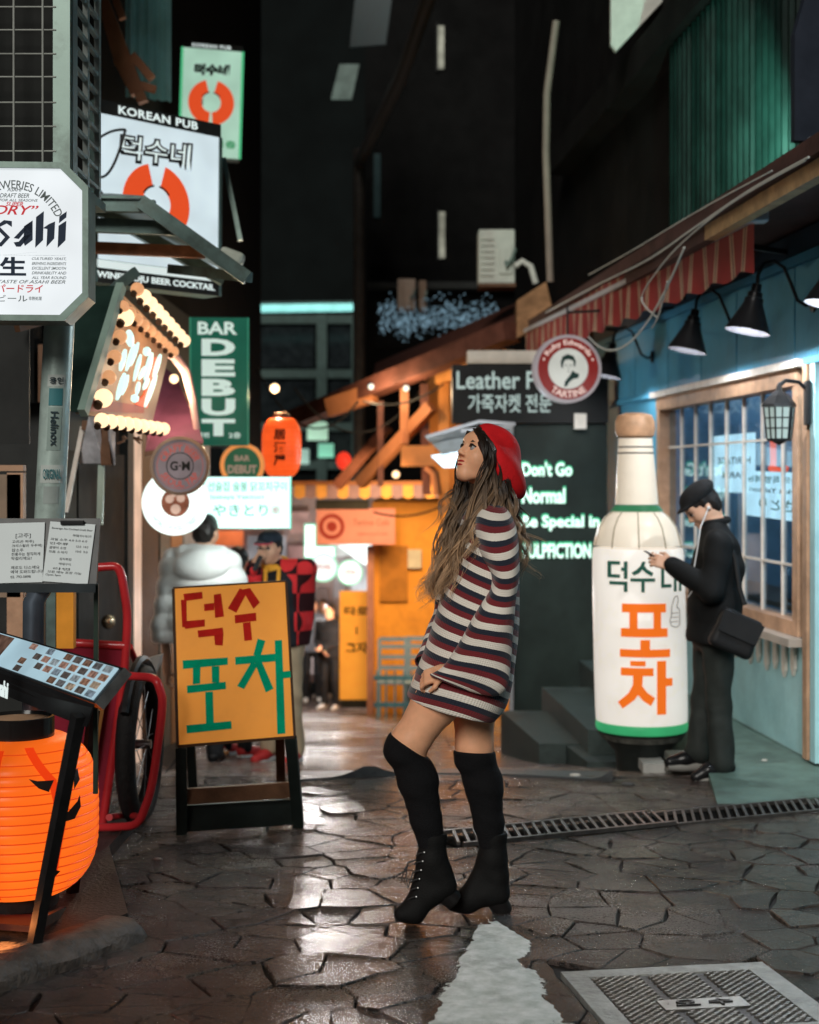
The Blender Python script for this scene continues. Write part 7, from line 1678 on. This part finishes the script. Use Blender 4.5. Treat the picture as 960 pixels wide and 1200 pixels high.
G([(575, 525, -.08), (590, 560, -.09), (594, 590, -.1), (597, 615, -.13), (601, 640, -.15), (603, 664, -.14)], 26, .011, .004, .012, 1.6)
G([(590, 550, -.04), (600, 580, -.04), (604, 608, -.06), (606, 640, -.06), (609, 668, -.04)], 20, .012, .0036, .014, 2.0)
G([(585, 548, -.09), (588, 580, -.115), (582, 604, -.13), (590, 628, -.17)], 18, .011, .004, .01, 1.4)
G([(552, 508, .03), (545, 545, .085), (540, 575, .09), (532, 610, .08), (524, 645, .04), (512, 680, .0), (503, 700, -.02)], 40, .014, .0045, .016, 1.8)
G([(556, 560, .04), (548, 585, .05), (538, 620, .02), (528, 655, -.03), (508, 685, -.06), (512, 706, -.07)], 34, .014, .0045, .018, 1.7)
G([(550, 545, .08), (536, 572, .09), (524, 596, .08), (519, 630, .06)], 10, .012, .0018, .014, 2.6)
G([(600, 585, -.03), (607, 610, -.05), (612, 640, -.03), (616, 664, -.02)], 8, .012, .0014, .014, 2.4)
locks('hair', g, M_HAIRW, wm_, 5)

# ---------------------------------------------------------------- generic standing figure used for the others
def standing(base, H, yaw):
    """joints in world space; yaw turns the facing direction, 0 faces away along +y"""
    f = Vector((math.sin(yaw), math.cos(yaw), 0)); r = Vector((f.y, -f.x, 0)); s = H / 1.75; B = Vector(base)
    p = lambda a, b, c: B + (r * a + f * b) * s + Vector((0, 0, c * s))
    return dict(f=f, r=r, s=s, head=p(0, .03, 1.615), hf=f.copy(), hu=Vector((0, 0, 1)), neck=p(0, 0, 1.44), chest=p(0, .01, 1.28), waist=p(0, 0, 1.02), hip=p(0, 0, .9),
        shl=p(-.185, 0, 1.4), shr=p(.185, 0, 1.4), ell=p(-.24, -.02, 1.12), elr=p(.24, -.02, 1.12), wrl=p(-.23, .06, .88), wrr=p(.23, .06, .88),
        hl=p(-.09, 0, .9), hr=p(.09, 0, .9), knl=p(-.1, .03, .49), knr=p(.1, .03, .49), anl=p(-.11, -.02, .09), anr=p(.11, -.02, .09), tol=p(-.13, .17, .035), tor=p(.13, .17, .035))
def bounds(pts, m):
    return [min(p[i] for p in pts) - m for i in range(3)], [max(p[i] for p in pts) + m for i in range(3)]
def skin_body(t, J, h, m, male=True):
    s = J['s']; lo, hi = bounds([J[k] for k in ('head', 'wrl', 'wrr', 'waist', 'shl', 'shr', 'ell', 'elr')], .24 * s); S = SDF(lo, hi, h)
    P = add_head(S, J['head'], J['hf'], J['hu'], s, male, J['neck'])
    S.path([J['neck'], J['chest'], J['waist']], [.07 * s, .1 * s, .1 * s], .05, flat=(J['r'], 1.3))
    for a, b, c, th in (('shl', 'ell', 'wrl', 1), ('shr', 'elr', 'wrr', -1)):
        S.path([J[a], J[b], J[c]], [.045 * s, .036 * s, .026 * s], .02)
        d_ = J[c] - J[b]; add_hand(S, J[c], J.get('hd_' + c, d_), J.get('hn_' + c, J['r'] * (-1 if th == 1 else 1)), s, J.get('curl', .6), J.get('th_' + c, th))
    sobj('body', S, m, t); return P
def jacket(t, J, h, m, rr=(.075, .145, .15, .155), arm=(.078, .066, .052), k=.05, disp=None, hem=None, name='jacket', sleeves=True, flat=1.4):
    s = J['s']; lo, hi = bounds([J[q] for q in ('neck', 'wrl', 'wrr', 'hip', 'shl', 'shr', 'ell', 'elr')], .25 * s); S = SDF(lo, hi, h)
    S.path([J['neck'], J['chest'], J['waist'], J['hip'] - Vector((0, 0, .02 * s))], [x * s for x in rr], k, flat=(J['r'], flat))
    if sleeves: S.rc(J['shl'], J['shr'], .085 * s, .085 * s, .06)
    else: S.rc(J['shl'].lerp(J['shr'], .16), J['shl'].lerp(J['shr'], .84), .08 * s, .08 * s, .05)
    if sleeves:
        for a, b, c in (('shl', 'ell', 'wrl'), ('shr', 'elr', 'wrr')): S.path([J[a], J[b], J[c]], [x * s for x in arm], .03)
    S.cut(J['neck'] + Vector((0, 0, .06 * s)), (0, 0, 1)); S.cut((hem or J['hip']) - Vector((0, 0, .05 * s)), (0, 0, -1))
    if sleeves:
        for b, c in (('ell', 'wrl'), ('elr', 'wrr')):
            pass
    if disp: S.disp(disp)
    return sobj(name, S, m, t)
def trousers(t, J, h, m, hemr=.062, thigh=.088):
    s = J['s']; lo, hi = bounds([J[q] for q in ('waist', 'knl', 'knr', 'anl', 'anr', 'hl', 'hr')], .16 * s); S = SDF(lo, hi, h)
    S.path([J['waist'] - Vector((0, 0, .03)), J['hip']], [.12 * s, .13 * s], .04, flat=(J['r'], 1.3))
    for a, b, c in (('hl', 'knl', 'anl'), ('hr', 'knr', 'anr')): S.path([J[a], J[b], J[c]], [thigh * s, .068 * s, hemr * s], .03)
    S.cut(Vector((0, 0, min(J['anl'].z, J['anr'].z) - .055 * s)), (0, 0, -1))
    S.disp(lambda x, y, z: .0055 * np.sin(22 * z + 40 * x + 15 * y) * np.sin(9 * z + 25 * y - 20 * x + 1)); return sobj('trousers', S, m, t)
def shoes(t, J, h, m, sole=None):
    s = J['s']
    for an, to in (('anl', 'tol'), ('anr', 'tor')):
        a, b = J[an], J[to]; d_ = (b - a); d_.z = 0; d_.normalize(); S = SDF(*bounds([a, b, a - d_ * .08], .1 * s), h); g0 = min(b.z - .035 * s, a.z - .09 * s)
        S.path([a - d_ * .04 * s - Vector((0, 0, .03 * s)), a + d_ * .08 * s - Vector((0, 0, .045 * s)), b], [.042 * s, .042 * s, .034 * s], .02); S.cut(Vector((0, 0, g0 + .004)), (0, 0, -1)); o = sobj('shoe', S, m, t)
        if sole: obj('sole', MB().tube([a - d_ * .06 * s + Vector((0, 0, g0 + .012 - a.z)), a + d_ * .1 * s + Vector((0, 0, g0 + .012 - a.z)), Vector((b.x, b.y, g0 + .012)) + d_ * .015], [.034 * s, .038 * s, .03 * s], 10), sole, o, True)
def short_hair(t, J, P, h, m, back=True):
    f, sd, u = axes(J['hf'], J['hu']); Mx = Matrix((f, sd, u)).transposed(); s = J['s']; c = J['head']; S = SDF(c - Vector((.2, .2, .2)), c + Vector((.2, .2, .2)), h)
    S.el(P(-.018, 0, .038), [.104 * s, .084 * s, .094 * s], Mx, .01); S.el(P(-.05, 0, -.02), [.06 * s, .076 * s, .07 * s], Mx, .03); S.el(P(.09, 0, -.035), [.08 * s, .09 * s, .09 * s], Mx, .015, True); S.cut(P(0, 0, -.075), -u)
    S.disp(lambda x, y, z: .004 * np.sin(90 * x + 60 * z) * np.sin(80 * y + 50 * z)); return sobj('hair', S, m, t)

# the man with the phone
MD = 8.4
def mp(px, py, dy=0.0): return at(px, py, MD + dy)
base = Vector((at(838, 0, MD).x, MD, gz(MD)))
J = standing(base, 1.74, R(-90))
hfm = Vector((-.78, -.1, -.62))
J.update(head=mp(823, 594), hf=hfm, hu=Vector((-.6, 0, .8)), neck=mp(838, 622), chest=mp(841, 664), waist=mp(838, 706), hip=mp(836, 742),
    shl=mp(842, 640, -.19), shr=mp(846, 640, .19), ell=mp(834, 693, -.24), elr=mp(832, 690, .22), wrl=mp(788, 662, -.12), wrr=mp(789, 664, .06),
    hl=mp(842, 748, -.085), hr=mp(832, 748, .085), knl=mp(843, 826, -.1), knr=mp(825, 822, .1), anl=mp(846, 893, -.1), anr=mp(818, 880, .08), tol=mp(816, 911, -.12), tor=mp(785, 893, .06))
J['f'] = Vector((-1, 0, 0)); J['r'] = Vector((0, 1, 0)); J['curl'] = .7
J['hn_wrl'] = Vector((-.2, -.75, .3)); J['hn_wrr'] = Vector((.1, .2, -1)); J['th_wrl'] = 1; J['hd_wrl'] = Vector((-.9, .15, .25)); J['hd_wrr'] = Vector((-.9, -.1, .2))
pm = thing('person', base, 'man in a black jacket and flat cap looking at his phone beside the bottle lantern', 'person')
P = skin_body(pm, J, .0055, M_SKIN2); face_parts(pm, P, J['s'], mat('natural lips', (.4, .2, .16), .5), M_HAIRB)
short_hair(pm, J, P, .006, M_HAIRB)
M_JKT = mat('black wool jacket', (.006, .0065, .007), .8, var=.3, vs=30, bump=.25, bs=160)
jk = jacket(pm, J, .007, M_JKT, (.085, .14, .148, .152), (.08, .068, .053), disp=folds(.0065, (24, 20, 19), .6), flat=1.42)
obj('collar', MB().tube([J['neck'] + Vector((-.005 + .075 * math.cos(a), .078 * math.sin(a), .052 + .012 * math.cos(a))) for a in np.linspace(0, 2 * PI, 24)[:-1]], .022, 8, closed=True), M_JKT, jk, True)
trousers(pm, J, .007, mat('charcoal trousers', (.025, .03, .028), .7, var=.2, vs=12, bump=.2, bs=120), .075, .098)
shoes(pm, J, .006, mat('black leather shoe', (.012, .012, .013), .25), mat('pale shoe sole edge', (.25, .24, .22), .5))
# flat cap
f_, sd_, u_ = axes(J['hf'], J['hu']); Mx = Matrix((f_, sd_, u_)).transposed(); S = SDF(J['head'] - Vector((.22, .22, .2)), J['head'] + Vector((.22, .22, .22)), .006)
S.el(P(-.015, 0, .075), [.112, .092, .06], Mx, .02); S.el(P(-.03, 0, .085), [.105, .1, .05], Mx, .03); S.el(P(.085, 0, .058), [.055, .07, .012], Mx, .02); S.cut(P(0, 0, .045), -u_)
sobj('cap', S, mat('black wool cap', (.012, .012, .013), .85, var=.3, vs=40, bump=.3, bs=150), pm)
e_ = P(-.012, -.085, -.012); e_ = P(-.005, .085, -.015) if P(-.005, .085, -.015).y < e_.y else e_
obj('earphone', MB().ball(e_, .011, 8, 6), mat('white earphone', (.7, .7, .7), .3, var=0), pm, True)
obj('earphone_cord', MB().tube([e_, mp(821, 618, -.13), mp(818, 640, -.17), mp(813, 668, -.17), mp(812, 692, -.19), mp(806, 700, -.16)], .0032, 6), mat('white earphone'), pm, True)
# phone in his hand, bag on his hip
ph_c = mp(768, 653, -.06); PMx = frame(ph_c, Vector((0, 1, 0)), (-.86, 0, .5))
t = thing('phone', ph_c, 'slim dark phone held up in the man\'s hand', 'phone'); obj('case', MB().slab([PMx @ Vector((x, y, -.004)) for x, y in ((-.036, -.072), (.036, -.072), (.036, .072), (-.036, .072))], PMx.to_3x3() @ Vector((0, 0, .008))), mat('dark phone case', (.02, .02, .022), .25), t)
obj('screen', rect(PMx, -.033, .033, -.067, .067, .001, .0045), lit('dim phone screen', (150, 160, 170), .4, 0), t)
bq = mp(862, 742, -.28); S = SDF(bq - Vector((.25, .15, .25)), bq + Vector((.25, .15, .25)), .007)
Rb = Matrix.Rotation(R(-32), 3, 'Y'); Rb = Matrix.Rotation(R(24), 3, 'Y'); S.bx(bq, [.125, .05, .115], Rb, .03, .02); S.disp(folds(.003, (30, 20, 24), 2))
bag = thing('shoulder_bag', bq, 'black soft shoulder bag slung on the man\'s hip', 'bag'); sobj('bag_body', S, mat('black nylon bag', (.012, .012, .013), .55, var=.3, bump=.2), bag)
obj('strap', MB().tube([mp(873, 709, -.27), mp(867, 690, -.24), mp(862, 655, -.2), mp(852, 628, -.12), mp(842, 622, .02), mp(826, 650, .13)], .014, 6), mat('black nylon bag'), bag, True)
obj('flap', MB().slab([bq + Rb @ Vector(p) for p in ((-.12, -.054, .1), (.12, -.054, .1), (.115, -.058, -.02), (-.115, -.058, -.02))], (0, -.008, 0)), mat('black bag flap', (.016, .016, .017), .5), bag)

# man in the puffer jacket, seen from behind
CDp = 10.3
base = Vector((at(235, 0, CDp).x, CDp, gz(CDp)))
def cpx(px, py, dy=0): return at(px, py, CDp + dy)
J = standing(base, 1.78, R(8)); sft = cpx(241, 632) - J['head']
for k_ in ('head', 'neck', 'chest'): J[k_] = J[k_] + Vector((sft.x * (1 if k_ == 'head' else .5), 0, 0))
J['hf'] = Vector((.35, .93, 0))
J.update(ell=cpx(193, 738, 0), wrl=cpx(196, 785, .1), elr=cpx(290, 730, .05), wrr=cpx(285, 775, .2))
p1 = thing('person', base, 'man in a pale grey hooded puffer jacket seen from behind, left of the orange board', 'person')
P = skin_body(p1, J, .009, M_SKIN2); short_hair(p1, J, P, .008, M_HAIRB)
M_PUF = mat('pale grey puffer nylon', (.86, .88, .86), .45, var=.05, vs=8, bump=.2, bs=40)
def puff(x, y, z): return -.014 * np.abs(np.sin(PI * (z - .1 * x) / .13)) + .006
pj = jacket(p1, J, .009, M_PUF, (.09, .165, .172, .165), (.1, .09, .068), disp=puff, flat=1.42)
S = SDF(J['neck'] - Vector((.3, .3, .25)), J['neck'] + Vector((.3, .3, .25)), .009); S.el(J['neck'] + Vector((0, -.11, -.06)), [.2, .1, .12], None, .03); S.rc(J['neck'] + Vector((-.13, -.03, .03)), J['neck'] + Vector((.13, -.03, .03)), .065, .065, .05); S.disp(folds(.006, (18, 20, 24), 1)); sobj('hood', S, M_PUF, pj)
trousers(p1, J, .011, mat('black denim', (.015, .016, .018), .7, var=.3)); shoes(p1, J, .01, mat('black leather shoe'))
# dark haired person between the two men
CDq = 11.3; base = Vector((at(277, 0, CDq).x, CDq, gz(CDq))); J = standing(base, 1.64, R(35)); J['hf'] = Vector((.4, .9, -.1))
p2 = thing('person', base, 'dark haired person in black and red half hidden behind the puffer jacket man', 'person')
P = skin_body(p2, J, .01, M_SKIN2); short_hair(p2, J, P, .008, M_HAIRB); jacket(p2, J, .01, mat('black and red top', (.05, .012, .012), .7, var=.5, vs=5), disp=folds(.004)); trousers(p2, J, .012, mat('black denim')); shoes(p2, J, .01, mat('red trainer', (.45, .03, .03), .5), mat('white rubber sole', (.7, .7, .68), .5))
# capped man on the phone
CDr = 10.7; base = Vector((at(330, 0, CDr).x, CDr, gz(CDr)))
def rp(px, py, dy=0): return at(px, py, CDr + dy)
J = standing(base, 1.77, R(200)); J.update(head=rp(316, 642, -.05), hf=Vector((-.35, -.93, -.05)), neck=rp(321, 664), elr=rp(293, 712, -.12), wrr=rp(298, 668, -.2), ell=rp(357, 722, .03), wrl=rp(352, 765, -.03))
J['hd_wrr'] = Vector((.3, -.1, .8)); J['hn_wrr'] = Vector((-.6, -.7, .1))
p3 = thing('person', base, 'man in a dark cap and red plaid sleeves phoning behind the orange board', 'person')
P = skin_body(p3, J, .008, M_SKIN2); face_parts(p3, P, J['s'], mat('natural lips'), M_HAIRB); short_hair(p3, J, P, .008, M_HAIRB)
def plaid():
    m = mat('red and black plaid', (.4, .02, .025), .8, var=0); n = m.node_tree.nodes; l = m.node_tree.links; p = n['Principled BSDF']; tc = n.new('ShaderNodeTexCoord'); mp_ = n.new('ShaderNodeMapping'); mp_.inputs['Scale'].default_value = (8, 8, 7.2); l.new(tc.outputs['Object'], mp_.inputs[0])
    ck = n.new('ShaderNodeTexChecker'); ck.inputs['Scale'].default_value = 1.0; ck.inputs['Color1'].default_value = (.65, .03, .035, 1); ck.inputs['Color2'].default_value = (.03, .006, .008, 1); l.new(mp_.outputs[0], ck.inputs['Vector']); l.new(ck.outputs[0], p.inputs['Base Color']); return m
jacket(p3, J, .009, plaid(), (.07, .13, .135, .14), (.08, .072, .058), disp=folds(.004), name='shirt')
jacket(p3, J, .009, mat('dark navy vest', (.014, .015, .02), .7, var=.3), (.08, .142, .148, .155), disp=folds(.004), name='vest', sleeves=False, flat=1.2)
f_, sd_, u_ = axes(J['hf'], J['hu'])
obj('hood', MB().tube([J['neck'] + Vector((.09 * math.cos(a), .09 * math.sin(a) + .01, .02 + .03 * math.sin(a))) for a in np.linspace(0, 2 * PI, 20)[:-1]], .035, 8, closed=True), mat('mustard hood', (.85, .4, .04), .7), p3, True)
for sgn in (-1, 1): obj('hood_edge', MB().tube([J['neck'] + Vector((sgn * .05, -.12, .0)), J['neck'] + Vector((sgn * .045, -.19, -.15)), J['neck'] + Vector((sgn * .05, -.2, -.32))], .014, 6), mat('mustard hood'), p3, True)
S = SDF(J['head'] - Vector((.2, .22, .2)), J['head'] + Vector((.2, .2, .2)), .008); Mx = Matrix((f_, sd_, u_)).transposed(); S.el(P(-.012, 0, .06), [.108, .09, .075], Mx, .01); S.el(P(.1, 0, .048), [.06, .07, .01], Mx, .02); S.cut(P(0, 0, .04), -u_); sobj('cap', S, mat('navy cap', (.02, .03, .045), .7), p3)
obj('cap_trim', MB().tube([P(.085, -.065, .046), P(.15, -.045, .04), P(.162, 0, .038), P(.15, .045, .04), P(.085, .065, .046)], .006, 6), mat('pink red trim', (.5, .08, .1), .6), p3, True)
obj('glasses', MB().tube([P(.1, -.055, .005), P(.106, -.03, .002), P(.106, .03, .002), P(.1, .055, .005)], .003, 5), M_BLACKMETAL, p3, True)
trousers(p3, J, .01, mat('khaki trousers', (.38, .3, .2), .7, var=.15)); shoes(p3, J, .01, mat('red trainer'), mat('white rubber sole'))
q = rp(302, 660, -.32); tag(obj('phone', MB().box(q, (.035, .02, .12), Matrix.Rotation(R(25), 3, 'Y'), .004), mat('dark phone case'), origin=q), 'dark phone pressed to the capped man\'s cheek', 'phone')
# people farther down
def far_person(px, py_top, d, yaw, top, trou, hair, label, H=1.65, shoe=None):
    base = Vector((at(px, 0, d).x, d, gz(d))); J = standing(base, H, yaw); p = thing('person', base, label, 'person')
    if 'black' in label: J['wrl'] = J['hip'] + J['f'] * .2 + Vector((0, 0, .12)); J['wrr'] = J['hip'] + J['f'] * .2 + Vector((0, 0, .06)); J['ell'] += J['f'] * .02
    P = skin_body(p, J, .014, M_SKIN); short_hair(p, J, P, .012, hair); jacket(p, J, .014, top, disp=folds(.004)); trousers(p, J, .014, trou); shoes(p, J, .012, shoe or mat('white trainer', (.6, .6, .58), .5)); return p
far_person(387, 712, 22.0, R(205), mat('black long coat', (.013, .013, .014), .8, var=.3), mat('black denim'), M_HAIRB, 'small figure in a black coat and white shoes beside the yellow standing sign', 1.62)
far_person(366, 700, 23.8, R(170), mat('grey blue coat', (.1, .11, .13), .7, var=.3), mat('black denim'), M_HAIRB, 'person in a grey blue coat walking left of the figure by the yellow sign', 1.72)
far_person(379, 700, 24.8, R(190), mat('brown coat', (.2, .12, .08), .7, var=.3), mat('black denim'), mat('brown short hair', (.12, .06, .03), .5), 'brown haired person in a brown coat farthest down the alley', 1.7)
